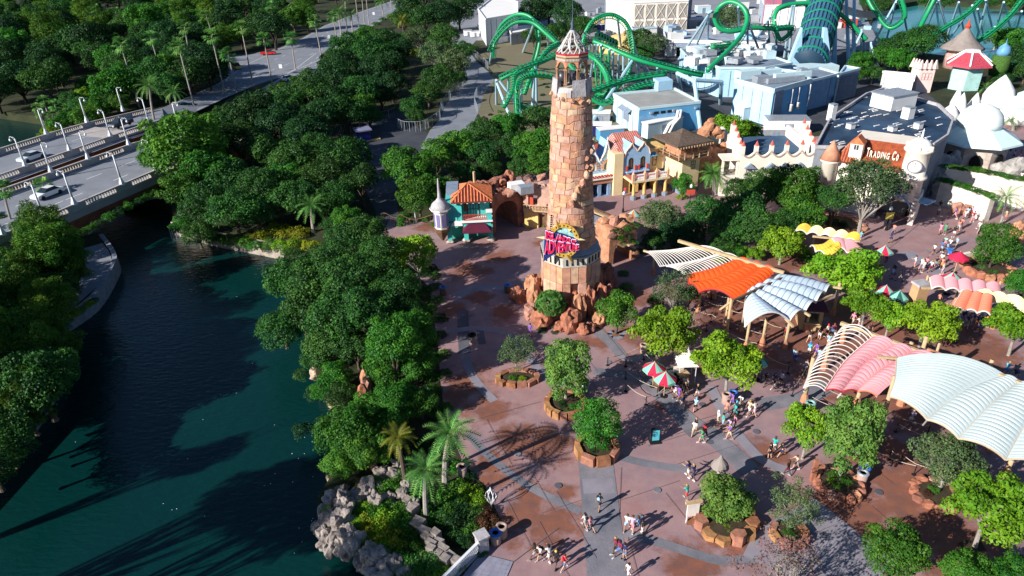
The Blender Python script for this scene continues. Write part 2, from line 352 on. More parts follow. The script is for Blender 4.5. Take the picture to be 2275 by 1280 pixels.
# --- highway bridge and roads
P1 = lambda y: -61.5 + .38 * (y - 104.5)
P2 = lambda y: -74.4 + .42 * (y - 118.7)
P3 = lambda y: -77.7 + .36 * (y - 133.4)
P4 = lambda y: -88.8 + .38 * (y - 145.6)
def zr(y): return 4.0 if y < 142 else max(.05, 4.0 - (y - 142) / 60 * 4)
m_cream = M('cream_concrete', (.42, .38, .36), .8, .12, .5, .2, 4)
m_rustwall = M('rust_wall', (.24, .085, .045), .85, .3, .5, .3, 3)
m_lane = M('lane_paint', (.75, .75, .75), .7, .05)
def road_pairs(name, prs, m=m_road):
	mb = MB(); vv = []
	for a, b2 in prs: vv += [a, b2]
	mb.add(vv, [[2 * i, 2 * i + 1, 2 * i + 3, 2 * i + 2] for i in range(len(prs) - 1)])
	return struct(mb, name, m)
ys = [20, 60, 80, 100, 120, 140]
upper = [(Vector((P4(y), y, zr(y) + .01)), Vector((P3(y), y - 6, zr(y) + .01))) for y in ys + [150]] + [(W(x1, y1, z), W(x2, y2, z)) for (x1, y1), (x2, y2), z in [((360, 240), (338, 290), 2.9), ((425, 212), (440, 246), 1.4), ((487, 184), (505, 216), .4), ((545, 143), (572, 188), .05), ((620, 107), (640, 167), .05), ((672, 84), (735, 128), .05), ((720, 57), (762, 88), .05), ((795, 28), (808, 70), .05), ((877, 0), (890, 22), .05), ((980, -45), (990, -32), .05)]]
lower = [(Vector((P2(y + 4), y + 4, zr(y) + .01)), Vector((P1(y), y, zr(y) + .01))) for y in [10, 60, 80, 100, 115, 130]] + [(W(x1, y1, z), W(x2, y2, z)) for (x1, y1), (x2, y2), z in [((440, 290), (510, 310), 2.2), ((560, 207), (600, 230), .06), ((612, 180), (650, 198), .06), ((660, 148), (700, 165), .06), ((700, 118), (735, 130), .06)]]
road_pairs('upper_carriageway', upper); road_pairs('lower_carriageway', lower)
struct(sheet([[W(x, y)[:2] for x, y in [(430, 118), (500, 125), (560, 120), (620, 107), (640, 160), (570, 180), (520, 178), (490, 150), (440, 138)]]], .035), 'side_road', m_road)
mb = MB()
def dashes(prs, f, ln=3.0, gap=6.0, w=.16, i0=0, i1=99, dz=.012):
	line = [a.lerp(b2, f) for a, b2 in prs][i0:i1]
	for a, b2 in zip(line, line[1:]):
		L_ = (b2 - a).length; s = 0.0; d = (b2 - a).normalized()
		while s < L_:
			e = min(s + ln, L_); p, q = a + d * s, a + d * e
			n = Vector((-d.y, d.x, 0)).normalized() * w / 2; up = Vector((0, 0, dz))
			mb.add([p + n + up, p - n + up, q - n + up, q + n + up], [[0, 1, 2, 3]]); s += ln + gap
dashes(upper, .36); dashes(upper, .68); dashes(lower, .36); dashes(lower, .66)
dashes(upper, .05, 50, .01); dashes(upper, .94, 50, .01); dashes(lower, .06, 50, .01); dashes(lower, .93, 50, .01)
struct(mb, 'lane_markings', m_lane)
br = thing('road_bridge', 'twin carriageway road bridge with cream balustrades over the dark channel', 'bridge', (-70, 105, 0))
mb = MB()
def slab(A, B_, y0, y1, z0, z1, oa=0, ob=0):
	mb.hexa([(A(y0) - oa, y0, z0), (B_(y0) + ob, y0, z0), (B_(y1) + ob, y1, z0), (A(y1) - oa, y1, z0)], [(A(y0) - oa, y0, z1), (B_(y0) + ob, y0, z1), (B_(y1) + ob, y1, z1), (A(y1) - oa, y1, z1)])
sk = 4.0
mb.hexa([(P2(44), 44, 2.9), (P1(40), 40, 2.9), (P1(140), 140, 2.9), (P2(144), 144, 2.9)], [(P2(44), 44, 4), (P1(40), 40, 4), (P1(140), 140, 4), (P2(144), 144, 4)])
mb.build('deck', m_cream, br); mb = MB()
mb.hexa([(P4(44), 44, 2.9), (P3(40), 40, 2.9), (P3(140), 140, 2.9), (P4(146), 146, 2.9)], [(P4(44), 44, 4), (P3(40), 40, 4), (P3(140), 140, 4), (P4(146), 146, 4)])
mb.build('deck', m_cream, br)
mb = MB()   # rust coloured inner face of the far deck and the abutments
mb.hexa([(P3(40) + .02, 40, -2.5), (P3(40) + .4, 40, -2.5), (P3(150) + .4, 150, -2.5), (P3(150) + .02, 150, -2.5)], [(P3(40) + .02, 40, 3.98), (P3(40) + .4, 40, 3.98), (P3(150) + .4, 150, 3.98), (P3(150) + .02, 150, 3.98)])
mb.build('side_wall', m_rustwall, br)
yc, hw = 104.0, 7.9; crown, spring = 1.35, -1.2
mb = MB(); ar = MB(); n = 16
def archz(y):
	u = (y - yc) / hw; return spring + (crown - spring) * math.sqrt(max(0, 1 - u * u)) ** 1.0
prev = None
for i in range(n + 1):
	y = yc - hw + 2 * hw * i / n; z = archz(y); x = P1(y)
	if prev:
		y0, z0_, x0 = prev
		mb.hexa([(x0 - .7, y0, z0_ + .5), (x0 - .1, y0, z0_ + .5), (x - .1, y, z + .5), (x - .7, y, z + .5)], [(x0 - .7, y0, 2.9), (x0 - .1, y0, 2.9), (x - .1, y, 2.9), (x - .7, y, 2.9)])
		ar.hexa([(x0 - .8, y0, z0_), (x0 + .1, y0, z0_), (x + .1, y, z), (x - .8, y, z)], [(x0 - .8, y0, z0_ + .5), (x0 + .1, y0, z0_ + .5), (x + .1, y, z + .5), (x - .8, y, z + .5)])
	prev = (y, z, x)
for y0, y1 in ((42, yc - hw), (yc + hw, 140)):
	mb.hexa([(P1(y0) - .7, y0, -2.6), (P1(y0) - .1, y0, -2.6), (P1(y1) - .1, y1, -2.6), (P1(y1) - .7, y1, -2.6)], [(P1(y0) - .7, y0, 2.9), (P1(y0) - .1, y0, 2.9), (P1(y1) - .1, y1, 2.9), (P1(y1) - .7, y1, 2.9)])
mb.build('front_wall', m_rustwall, br); ar.build('arch_ring', m_cream, br)
LAMPS = {1: [(15, 537), (57, 500), (178, 469), (276, 424), (350, 392)], 2: [(101, 397), (200, 367), (284, 335), (354, 297)], 3: [(76, 382), (169, 347), (250, 315), (325, 285)], 4: [(30, 345), (120, 310), (197, 282), (267, 257)]}
lampy = {k_: [W(x, y, 4)[1] for x, y in v] for k_, v in LAMPS.items()}
for kk, (Pf, y0, y1) in enumerate([(P1, 60, 128), (P2, 62, 142), (P3, 66, 148), (P4, 72, 162)], 1):
	pl, rl, bl = MB(), MB(), MB()
	zf = lambda y: zr(y) if kk > 2 else (4.0 if y < 128 else 4 - (y - 128) / 10)
	def seg(mbx, ya, yb, w, za, zb):
		mbx.hexa([(Pf(ya) - w / 2, ya, zf(ya) + za), (Pf(ya) + w / 2, ya, zf(ya) + za), (Pf(yb) + w / 2, yb, zf(yb) + za), (Pf(yb) - w / 2, yb, zf(yb) + za)],
                 [(Pf(ya) - w / 2, ya, zf(ya) + zb), (Pf(ya) + w / 2, ya, zf(ya) + zb), (Pf(yb) + w / 2, yb, zf(yb) + zb), (Pf(yb) - w / 2, yb, zf(yb) + zb)])
	y = y0
	while y < y1: seg(pl, y, min(y + 6, y1), .5, 0, .32); seg(rl, y, min(y + 6, y1), .46, 1.02, 1.22); y += 6
	solids = [ly for ly in lampy[kk]]
	y = y0
	while y < y1:
		near = min([abs(y - s) for s in solids] + [99])
		if near > 1.5: bl.box((Pf(y), y, zf(y) + .67), (.2, .16, .70), 0)
		y += .46
	for s in solids: seg(pl, s - 1.45, s + 1.45, .44, .32, 1.02)
	pl.build('parapet', m_cream, br); rl.build('parapet_rail', m_cream, br); bl.build('baluster_row', m_cream, br, stuff=True)
m_white = M('white_paint', (.72, .73, .76), .5, .05)
m_glass = M('lamp_glass', (.75, .8, .85), .2, .05)
def make_lamp():
	t_ = thing('street_lamp', '', 'street lamp')
	mb = MB(); mb.lathe([(.55, 0), (.5, .5), (.3, 1.1), (.2, 1.6)], n=8); mb.build('lamp_base', m_white, t_)
	mb = MB(); mb.tube([(0, 0, 1.6), (0, 0, 6.2)], [.2, .12], 8); mb.build('pole', m_white, t_, True)
	mb = MB(); mb.tube([(0, 0, 6.1), (.25, 0, 6.5), (.8, 0, 6.45), (1.25, 0, 6.6), (1.6, 0, 6.35), (1.6, 0, 6.05)], .05, 5); mb.tube([(0, 0, 5.7), (.4, 0, 6.0), (.8, 0, 6.45)], .035, 4); mb.build('lamp_arm', m_white, t_)
	mb = MB(); mb.lathe([(.05, .0), (.2, -.12), (.26, -.3), (.2, -.5), (.06, -.6)], (1.6, 0, 6.08), 8); mb.build('lamp_globe', m_glass, t_, True)
	return t_
def dup(r_, loc, rz=0.0, label=None, group=None, sc=.8):
	n_ = r_.copy(); col.objects.link(n_); n_.location = loc; n_.rotation_euler = (0, 0, rz); n_.scale = (sc, sc, sc)
	if label: n_['label'] = label
	if group: n_['group'] = group
	for ch in KIDS(r_):
		c = ch.copy(); col.objects.link(c); c.parent = n_
		for g_ in KIDS(ch):
			d = g_.copy(); col.objects.link(d); d.parent = c
	return n_
KC = {}
def KIDS(o):                                          # cached children (children is a slow scan)
	if o.name not in KC: KC[o.name] = list(o.children)
	return KC[o.name]
lamp0 = make_lamp(); lamp0_used = False
rows = {1: 'white lamp post on the near balustrade of the lower carriageway', 2: 'white lamp post on the median side balustrade of the lower carriageway', 3: 'white lamp post on the median side balustrade of the upper carriageway', 4: 'white lamp post on the outermost balustrade of the bridge'}
for kk, v in LAMPS.items():
	Pf = (P1, P2, P3, P4)[kk - 1]
	for x, y in v:
		w = W(x, y, 4); yy = w.y; loc = (Pf(yy), yy, 4.0 + (0 if kk > 2 or yy < 128 else 0) + 1.0)
		a = math.atan2(-.355, .935) + (math.pi if kk in (1, 3) else 0)
		if not lamp0_used: o = lamp0; o.location = loc; o.scale = (.8, .8, .8); o.rotation_euler = (0, 0, a); lamp0_used = True; o['label'] = rows[kk]; o['group'] = 'white lamp posts along the bridge'
		else: dup(lamp0, loc, a, rows[kk], 'white lamp posts along the bridge')
m_stone = M('bank_stone', (.36, .31, .26), .9, .35, 1.2, .5, 5)
def wall_line(name, label, pts, w, z0, z1, m, cat='wall', grp=None):
	mb = MB(); p = [Vector((q[0], q[1], 0)) for q in pts]
	L_, R_ = [], []
	for i, q in enumerate(p):
		d = p[min(i + 1, len(p) - 1)] - p[max(i - 1, 0)]; n = Vector((-d.y, d.x, 0)).normalized() * w / 2
		L_.append(q + n); R_.append(q - n)
	for i in range(len(p) - 1):
		mb.hexa([(L_[i].x, L_[i].y, z0), (R_[i].x, R_[i].y, z0), (R_[i + 1].x, R_[i + 1].y, z0), (L_[i + 1].x, L_[i + 1].y, z0)], [(L_[i].x, L_[i].y, z1), (R_[i].x, R_[i].y, z1), (R_[i + 1].x, R_[i + 1].y, z1), (L_[i + 1].x, L_[i + 1].y, z1)])
	o = mb.build(name, m, None, loc=tuple(p[0])); o.location = p[0]; return tag(o, label, cat, grp)
wall_line('bank_wall', 'curved pale stone bank wall along the left shore of the lagoon', [(q.x, q.y) for q in smoothline([Vector((*p, 0)) for p in [(-62.4, 96.4)] + LAG_L + [(-48, 38)]], 4)], .6, -3, .12, M('bank_coping', (.22, .24, .28), .8, .3, 1.5))
wall_line('bank_wall', 'low beige stone bank wall below the bridge thicket', [(q.x, q.y) for q in smoothline([Vector((*p, 0)) for p in [(-53.1, 100.3)] + LAG_R[:3]], 4)], .7, -3, .2, m_stone)
# --- foliage prototypes (unit radius)
def quads_mesh(name, cen, nor, size, val, mat, aspect=.6, rng=None):
	n = len(cen); rng = rng or np.random.RandomState(1)
	nor = nor / (np.linalg.norm(nor, axis=1, keepdims=True) + 1e-9)
	rv = rng.normal(size=(n, 3)); u = np.cross(nor, rv); u /= (np.linalg.norm(u, axis=1, keepdims=True) + 1e-9); w = np.cross(nor, u)
	s = size[:, None]
	a = cen - u * s; b_ = cen + w * s * aspect + nor * s * .18; c = cen + u * s; d = cen - w * s * aspect + nor * s * .18
	v = np.stack([a, b_, c, d], 1).reshape(-1, 3)
	me = bpy.data.meshes.new(name); me.vertices.add(4 * n); me.vertices.foreach_set('co', v.ravel())
	me.loops.add(4 * n); me.loops.foreach_set('vertex_index', np.arange(4 * n, dtype=np.int32))
	me.polygons.add(n); me.polygons.foreach_set('loop_start', np.arange(0, 4 * n, 4, dtype=np.int32)); me.polygons.foreach_set('loop_total', np.full(n, 4, dtype=np.int32))
	at = me.attributes.new('v', 'FLOAT', 'FACE'); at.data.foreach_set('value', val.astype(np.float32))
	me.materials.append(mat); me.update(calc_edges=True); return me
def crown_mesh(name, seed, mat, npuff=46, nleaf=9000, leaf=.05, pr=(.24, .40), shell=(.45, .82), zs=(1, 1, .8), zmin=-.5, inner=.12, tilt=.45, aspect=.6, spray=0.0):
	rng = np.random.RandomState(seed); P = []
	tries = 0
	while len(P) < npuff and tries < 4000:
		tries += 1
		d = rng.normal(size=3); d /= np.linalg.norm(d)
		if d[2] < zmin: continue
		r = rng.uniform(*pr); k = rng.uniform(*shell); lump = 1 + .42 * noise.noise(Vector(d) * 1.9 + Vector((seed * 3.1, 0, 0)))
		c = d * k * lump * np.array(zs)
		if any(np.linalg.norm(c - q[0]) < .5 * min(r, q[1]) for q in P): continue
		P.append((c, r))
	C = np.array([p[0] for p in P]); Rr = np.array([p[1] for p in P]); m = len(P)
	idx = rng.choice(m, nleaf, p=Rr ** 2 / (Rr ** 2).sum())
	d = rng.normal(size=(nleaf, 3)); d /= np.linalg.norm(d, axis=1, keepdims=True)
	d[:, 2] = np.where(rng.rand(nleaf) < .6, np.abs(d[:, 2]), d[:, 2])
	k = np.where(rng.rand(nleaf) < inner, rng.uniform(.2, .8, nleaf), rng.uniform(.8, 1.08, nleaf))
	k *= 1 + .22 * np.sin(d[:, 0] * 9 + idx) * np.sin(d[:, 1] * 8 + idx * 2) * np.sin(d[:, 2] * 9)
	cen = C[idx] + d * (Rr[idx] * k)[:, None] * np.array([1, 1, .82])
	keep = np.ones(nleaf, bool)
	for j in range(m):
		dd = np.linalg.norm(cen - C[j], axis=1); keep &= ~((dd < .68 * Rr[j]) & (idx != j))
	cen, d, idx = cen[keep], d[keep], idx[keep]; n = len(cen)
	if spray: cen = cen + rng.normal(size=(n, 3)) * spray
	nor = d * .9 + rng.normal(size=(n, 3)) * tilt + np.array([0, 0, .35])
	pv = rng.rand(m)
	val = np.clip(.62 * pv[idx] ** 1.3 + .38 * rng.rand(n), 0, 1)
	return quads_mesh(name, cen, nor, leaf * rng.uniform(.5, 1.45, n), val, mat, aspect, rng), P
m_bark = M('bark_brown', (.10, .075, .055), .95, .3, 3, .6, 20)
m_barkp = M('bark_pale', (.30, .27, .24), .9, .25, 3, .4, 20)
m_barkd = M('bark_dark', (.045, .035, .03), .95, .3, 3)
def trunk_mesh(name, P, mat, zc=1.0, seed=0, r0=.07, nl=8, fork=.35):
	rng = random.Random(seed); mb = MB(); f = Vector((rng.uniform(-.05, .05), rng.uniform(-.05, .05), zc * fork))
	mb.tube([(0, 0, -.05), (0, 0, .04), f * .5, f], [r0 * 1.5, r0 * 1.05, r0, r0 * .85], 7)
	for c, r in rng.sample(P, min(nl, len(P))):
		e = Vector(c) + Vector((0, 0, zc)); e = f.lerp(e, .88); mid = f.lerp(e, .5) + Vector((rng.uniform(-.1, .1), rng.uniform(-.1, .1), .06))
		mb.tube([f * .96, mid, e], [r0 * .6, r0 * .36, r0 * .12], 5)
		for _ in range(2):
			e2 = mid.lerp(e, .4) + Vector((rng.uniform(-.3, .3), rng.uniform(-.3, .3), rng.uniform(0, .25))); mb.tube([mid, e2], [r0 * .26, r0 * .08], 4)
	return mb.mesh(name, mat)
LF = {
	'oak': leafmat('oak_leaves', (.009, .050, .014), (.060, .175, .024)),
	'dark': leafmat('dark_leaves', (.006, .038, .013), (.028, .090, .018)),
	'green': leafmat('green_leaves', (.018, .110, .012), (.085, .240, .020), .25),
	'lime': leafmat('lime_leaves', (.10, .25, .012), (.26, .42, .02), .3),
	'pale': leafmat('pale_leaves', (.065, .16, .028), (.19, .29, .05), .25),
	'grey': leafmat('grey_leaves', (.045, .10, .040), (.14, .20, .075), .2),
	'cyp': leafmat('feathery_leaves', (.025, .100, .010), (.12, .23, .018), .25),
	'yellow': leafmat('yellow_leaves', (.16, .22, .01), (.36, .38, .02), .3),
	'palm': leafmat('palm_leaves', (.035, .15, .035), (.16, .34, .07), .25),
	'palmy': leafmat('yellowed_palm_leaves', (.10, .14, .015), (.24, .24, .03), .25),
	'rust': leafmat('rusty_leaves', (.05, .02, .012), (.12, .05, .025), .2),
	'pink': leafmat('pink_blossom', (.10, .11, .06), (.42, .18, .22), .2),
}
KINDS = {}
def kind(key, mats, bark, zc, n=3, seed=0, trunk={}, **kw):
	L_ = []
	for i in range(n):
		me, P = crown_mesh('crown', seed + i * 17 + 3, LF[mats], **kw)
		L_.append((me, trunk_mesh('trunk', P, bark, zc, seed + i, **trunk)))
	KINDS[key] = (L_, zc)
kind('oak', 'oak', m_bark, 1.15, 3, 10, npuff=64, nleaf=17000, leaf=.036, pr=(.18, .34), zs=(1, 1, .75), zmin=-.35, tilt=.6)
kind('dark', 'dark', m_barkd, 1.15, 3, 50, npuff=58, nleaf=16000, leaf=.038, pr=(.20, .36), zs=(1, 1, .8), zmin=-.35, tilt=.6)
kind('green', 'green', m_bark, 1.2, 3, 90, npuff=60, nleaf=17000, leaf=.037, pr=(.18, .33), zs=(1, 1, .85), zmin=-.45, tilt=.55)
kind('cyp', 'cyp', m_bark, 1.3, 3, 130, npuff=90, nleaf=15000, leaf=.042, pr=(.12, .24), zs=(.9, .9, 1.15), zmin=-.7, tilt=.7, aspect=.3, spray=.015)
kind('lime', 'lime', m_barkp, 1.5, 3, 170, {'r0': .055, 'fork': .5}, npuff=58, nleaf=11000, leaf=.042, pr=(.15, .27), shell=(.4, .95), zs=(1, 1, .62), zmin=-.45, tilt=.6, spray=.012)
kind('oval', 'pale', m_barkp, 1.75, 2, 210, {'r0': .06, 'fork': .55}, npuff=60, nleaf=14000, leaf=.040, pr=(.18, .30), zs=(.92, .92, 1.15), zmin=-.8, tilt=.55)
kind('ovald', 'green', m_bark, 1.4, 2, 230, {'r0': .05}, npuff=70, nleaf=16000, leaf=.034, pr=(.20, .30), shell=(.4, .72), zs=(.95, .95, 1.15), zmin=-.9, tilt=.5)
kind('sparse', 'grey', m_barkp, 1.6, 2, 250, {'r0': .045, 'nl': 16, 'fork': .4}, npuff=70, nleaf=5200, leaf=.032, pr=(.12, .22), shell=(.35, .98), zs=(1, 1, .95), zmin=-.6, tilt=.8, spray=.03)
kind('greyoak', 'grey', m_barkp, 1.2, 2, 290, {'r0': .06, 'nl': 12}, npuff=70, nleaf=13000, leaf=.034, pr=(.15, .28), zs=(1, 1, .8), zmin=-.5, tilt=.7)
kind('pink', 'pink', m_barkp, 1.5, 1, 310, {'r0': .045, 'nl': 20, 'fork': .3}, npuff=60, nleaf=2600, leaf=.030, pr=(.12, .22), shell=(.35, .98), zs=(1, 1, .8), zmin=-.5, tilt=.9, spray=.03)
SHR = {}
for key, mk, sd in (('green', 'green', 1), ('dark', 'dark', 2), ('yellow', 'yellow', 3), ('lime', 'lime', 4), ('palm', 'palm', 5), ('rust', 'rust', 6), ('oak', 'oak', 7)):
	SHR[key] = [crown_mesh('foliage', 400 + sd * 10 + j, LF[mk], npuff=26, nleaf=4200, leaf=.062, pr=(.26, .42), shell=(.3, .75), zs=(1, 1, .7), zmin=-.1, tilt=.7, aspect=.45)[0] for j in range(2)]
TREES = []
KD = {'oak': ('dark green live oak', 'live_oak'), 'dark': ('very dark dense tree', 'dense_tree'), 'green': ('fresh green broadleaf tree', 'broadleaf_tree'), 'cyp': ('feathery green cypress', 'cypress_tree'), 'lime': ('loose lime green tree', 'lime_green_tree'),
      'oval': ('pale green oval crowned tree', 'oval_tree'), 'ovald': ('neatly rounded green tree', 'rounded_tree'), 'sparse': ('thin grey green tree', 'thin_tree'), 'greyoak': ('grey green spreading tree', 'spreading_tree'), 'pink': ('sparse pale tree with pink blossom', 'blossom_tree')}
def put_tree(k_, loc, rad, zc, h=None, seed=0, sz=1.0, label=None, grp=None):
	L_, z0 = KINDS[k_]; cm, tm = L_[seed % len(L_)]; a = (seed * 2.399) % 6.283
	t_ = thing(KD[k_][1], label or KD[k_][0], 'tree', loc, a, grp)
	inst(tm, 'trunk', t_, (0, 0, 0), (0, 0, 0), (rad, rad, zc / z0))
	inst(cm, 'crown', t_, (0, 0, zc), (0, 0, 0), (rad, rad, rad * sz))
	t_['_auto'] = 0 if label else 1
	return t_
def tree_at(cx, cy, rpx, k_, seed=0, sz=1.0, label=None, grp=None, low=None, zg=0.0):
	z = 5.0
	for _ in range(6):
		p = W(cx, cy, z); rad = 1.1 * rpx / PPM(p); z = zg + rad * (KINDS[k_][1] if low is None else low)
	return put_tree(k_, (p.x, p.y, zg), rad, z - zg, seed=seed, sz=sz, label=label, grp=grp)
def tree_on(bx, by, cx, cy, rpx, k_, seed=0, sz=1.0, label=None, zg=0.0, grp=None):
	b_ = W(bx, by, zg); zc = max(1.0, ZAT(b_, cy) - zg); rad = 1.14 * rpx / PPM((b_.x, b_.y, zg + zc))
	return put_tree(k_, b_, rad, zc, seed=seed, sz=sz, label=label, grp=grp)
def shrub(px, py, rpx, k_='green', z=0.0, label=None, sz=1.0, seed=None, cat='shrub', name='shrub'):
	p = W(px, py, z); r_ = rpx / PPM(p); sd = int(px * 7 + py * 3) if seed is None else seed
	o = bpy.data.objects.new(name, SHR[k_][sd % 2]); col.objects.link(o); o.location = (p.x, p.y, z - r_ * .1); o.scale = (r_, r_, r_ * sz); o.rotation_euler = (0, 0, sd * 1.7 % 6.28)
	tag(o, label or {'green': 'leafy green shrub', 'dark': 'dark green shrub', 'yellow': 'bright yellow green shrub', 'lime': 'lime green shrub', 'palm': 'blue green shrub', 'rust': 'rust brown shrub', 'oak': 'deep green shrub'}[k_], cat)
	if not label: o['_auto'] = 1
	return o
# --- individual trees, from the photograph
G1 = 'trees on the left bank'
for i, (x, y, r_, k_, z) in enumerate([(15, 990, 56, 'oak', 1.0), (55, 905, 58, 'cyp', 1.2), (-20, 1040, 60, 'oak', 1.0), (100, 505, 56, 'cyp', 1.9), (140, 560, 52, 'cyp', 1.7), (60, 590, 56, 'cyp', 1.5), (112, 560, 66, 'cyp', 1.5), (70, 530, 46, 'cyp', 1.4), (158, 600, 42, 'cyp', 1.3), (42, 650, 62, 'cyp', 1.4), (110, 690, 45, 'cyp', 1.3), (25, 760, 66, 'cyp', 1.4), (88, 780, 62, 'cyp', 1.3), (40, 870, 60, 'cyp', 1.3), (100, 850, 40, 'cyp', 1.2), (10, 960, 55, 'oak', 1.2), (-40, 700, 60, 'cyp', 1.3), (-50, 850, 70, 'cyp', 1.4), (-60, 960, 60, 'oak', 1.3), (5, 590, 45, 'oak', 1.2), (60, 940, 30, 'oak', 1.0)]):
	tree_at(x, y, r_, k_, i, low=z, grp=G1)
G2 = 'trees of the thicket beside the bridge'
for i, (x, y, r_, k_, z) in enumerate([(402, 330, 84, 'green', 1.15), (350, 355, 40, 'green', 1.3), (470, 385, 58, 'green', 1.2), (408, 425, 46, 'green', 1.1), (455, 455, 52, 'oak', 1.1), (520, 470, 52, 'oak', 1.1), (570, 470, 42, 'oak', 1.1), (520, 400, 50, 'oak', 1.2), (590, 420, 56, 'oak', 1.2), (650, 440, 48, 'oak', 1.2),
		(600, 340, 50, 'oak', 1.2), (530, 310, 50, 'oak', 1.3), (470, 290, 45, 'oak', 1.2), (560, 255, 52, 'dark', 1.2), (620, 280, 50, 'dark', 1.2), (680, 300, 48, 'dark', 1.2), (660, 360, 55, 'oak', 1.3), (725, 390, 50, 'oak', 1.3), (765, 350, 56, 'oak', 1.35), (800, 400, 42, 'oak', 1.4), (700, 330, 40, 'oak', 1.3), (440, 520, 34, 'oak', .9), (405, 505, 28, 'green', .9),
		(720, 450, 38, 'oak', 1.2), (640, 400, 42, 'green', 1.3), (745, 440, 40, 'oak', 1.2), (345, 420, 24, 'oak', .8), (470, 340, 40, 'green', 1.3)]):
	tree_at(x, y, r_, k_, i + 3, low=z, grp=G2)
G3 = 'trees of the dark grove between the roads'
for i, (x, y, r_, k_) in enumerate([(628, 212, 34, 'oak'), (560, 236, 30, 'oak'), (492, 262, 30, 'oak'), (525, 248, 28, 'oak'), (680, 185, 34, 'oak'), (690, 215, 48, 'oak'), (740, 180, 46, 'dark'), (735, 140, 28, 'oak'), (775, 110, 42, 'oak'), (760, 150, 42, 'dark'), (830, 120, 44, 'oak'), (870, 150, 38, 'dark'), (800, 205, 46, 'oak'), (770, 250, 44, 'oak'), (715, 262, 44, 'dark'), (850, 95, 38, 'oak'), (885, 120, 34, 'dark'),
		(640, 235, 44, 'oak'), (580, 270, 40, 'dark'), (830, 170, 40, 'dark'), (660, 265, 38, 'dark'), (870, 190, 34, 'dark'), (810, 85, 28, 'green'), (740, 230, 40, 'dark'), (800, 240, 32, 'green'), (845, 215, 30, 'dark'), (820, 260, 26, 'oak')]):
	tree_at(x, y, r_, k_, i, low=1.05, grp=G3)
G4 = 'trees along the curved service path'
for i, (x, y, r_, k_) in enumerate([(920, 235, 28, 'oak'), (950, 205, 34, 'oak'), (975, 175, 38, 'oak'), (1005, 140, 38, 'greyoak'), (965, 120, 36, 'greyoak'), (930, 85, 32, 'greyoak'), (985, 85, 34, 'oak'), (1030, 115, 26, 'oak'), (945, 40, 34, 'oak'), (895, 45, 28, 'oak'), (905, 10, 28, 'oak'), (985, 35, 36, 'dark'), (1020, 30, 34, 'dark'), (940, -5, 30, 'dark'), (1040, 0, 30, 'dark'), (925, 260, 22, 'oak'), (1015, 175, 20, 'oak'), (900, 90, 22, 'oak')]):
	tree_at(x, y, r_, k_, i + 1, low=1.0, grp=G4)
G5 = 'trees behind the ticket house and arch'
for i, (x, y, r_, k_, z) in enumerate([(905, 375, 52, 'green', 1.3), (930, 440, 46, 'green', 1.0), (968, 350, 42, 'green', 1.2), (965, 420, 40, 'green', 1.0), (1020, 330, 42, 'green', 1.2), (1075, 300, 40, 'oak', 1.2), (1130, 285, 40, 'green', 1.2), (1195, 265, 36, 'oak', 1.2), (1145, 330, 40, 'oak', 1.1), (1190, 325, 46, 'green', 1.2), (1070, 345, 40, 'oak', 1.0), (1030, 385, 30, 'oak', .9), (1090, 375, 26, 'oak', .8), (1200, 365, 34, 'green', 1.0), (1160, 375, 30, 'oak', .9)]):
	tree_at(x, y, r_, k_, i + 2, low=z, grp=G5)
G6 = 'trees of the lagoon point'
for i, (x, y, r_, k_, z) in enumerate([(655, 625, 62, 'oak', .95), (715, 580, 44, 'oak', 1.0), (765, 545, 50, 'oak', 2.0), (720, 620, 66, 'oak', 1.6), (780, 620, 66, 'oak', 2.1), (690, 690, 60, 'oak', 1.0), (630, 735, 50, 'oak', .8), (750, 700, 66, 'oak', 1.7), (815, 690, 60, 'oak', 2.2), (835, 600, 52, 'oak', 2.7), (730, 765, 52, 'oak', .9), (790, 770, 50, 'oak', 1.1), (810, 515, 44, 'oak', 2.6), (765, 490, 34, 'green', .9), (850, 560, 46, 'oak', 3.0), (880, 640, 48, 'oak', 2.7),
		(870, 760, 62, 'green', 2.0), (925, 735, 46, 'green', 2.0), (920, 805, 46, 'green', 1.2), (855, 820, 44, 'green', 1.1), (745, 840, 38, 'green', .8), (700, 800, 30, 'oak', .7), (760, 880, 36, 'oak', .7), (720, 870, 30, 'green', .6), (880, 890, 50, 'green', 1.1), (820, 920, 46, 'green', 1.0), (935, 895, 40, 'green', 1.0), (770, 960, 62, 'green', .95), (820, 1000, 52, 'green', .9), (755, 1030, 42, 'green', .7), (860, 950, 40, 'green', .9), (600, 720, 26, 'oak', .6), (905, 690, 42, 'oak', 2.4), (745, 500, 26, 'oak', .8)]):
	tree_at(x, y, r_, k_, i + 5, low=z, grp=G6)
tree_on(935, 650, 922, 560, 48, 'lime', 3, 1.1, 'loose lime green tree beside the dim left edge of the plaza')
tree_on(895, 500, 905, 505, 12, 'green', 3)
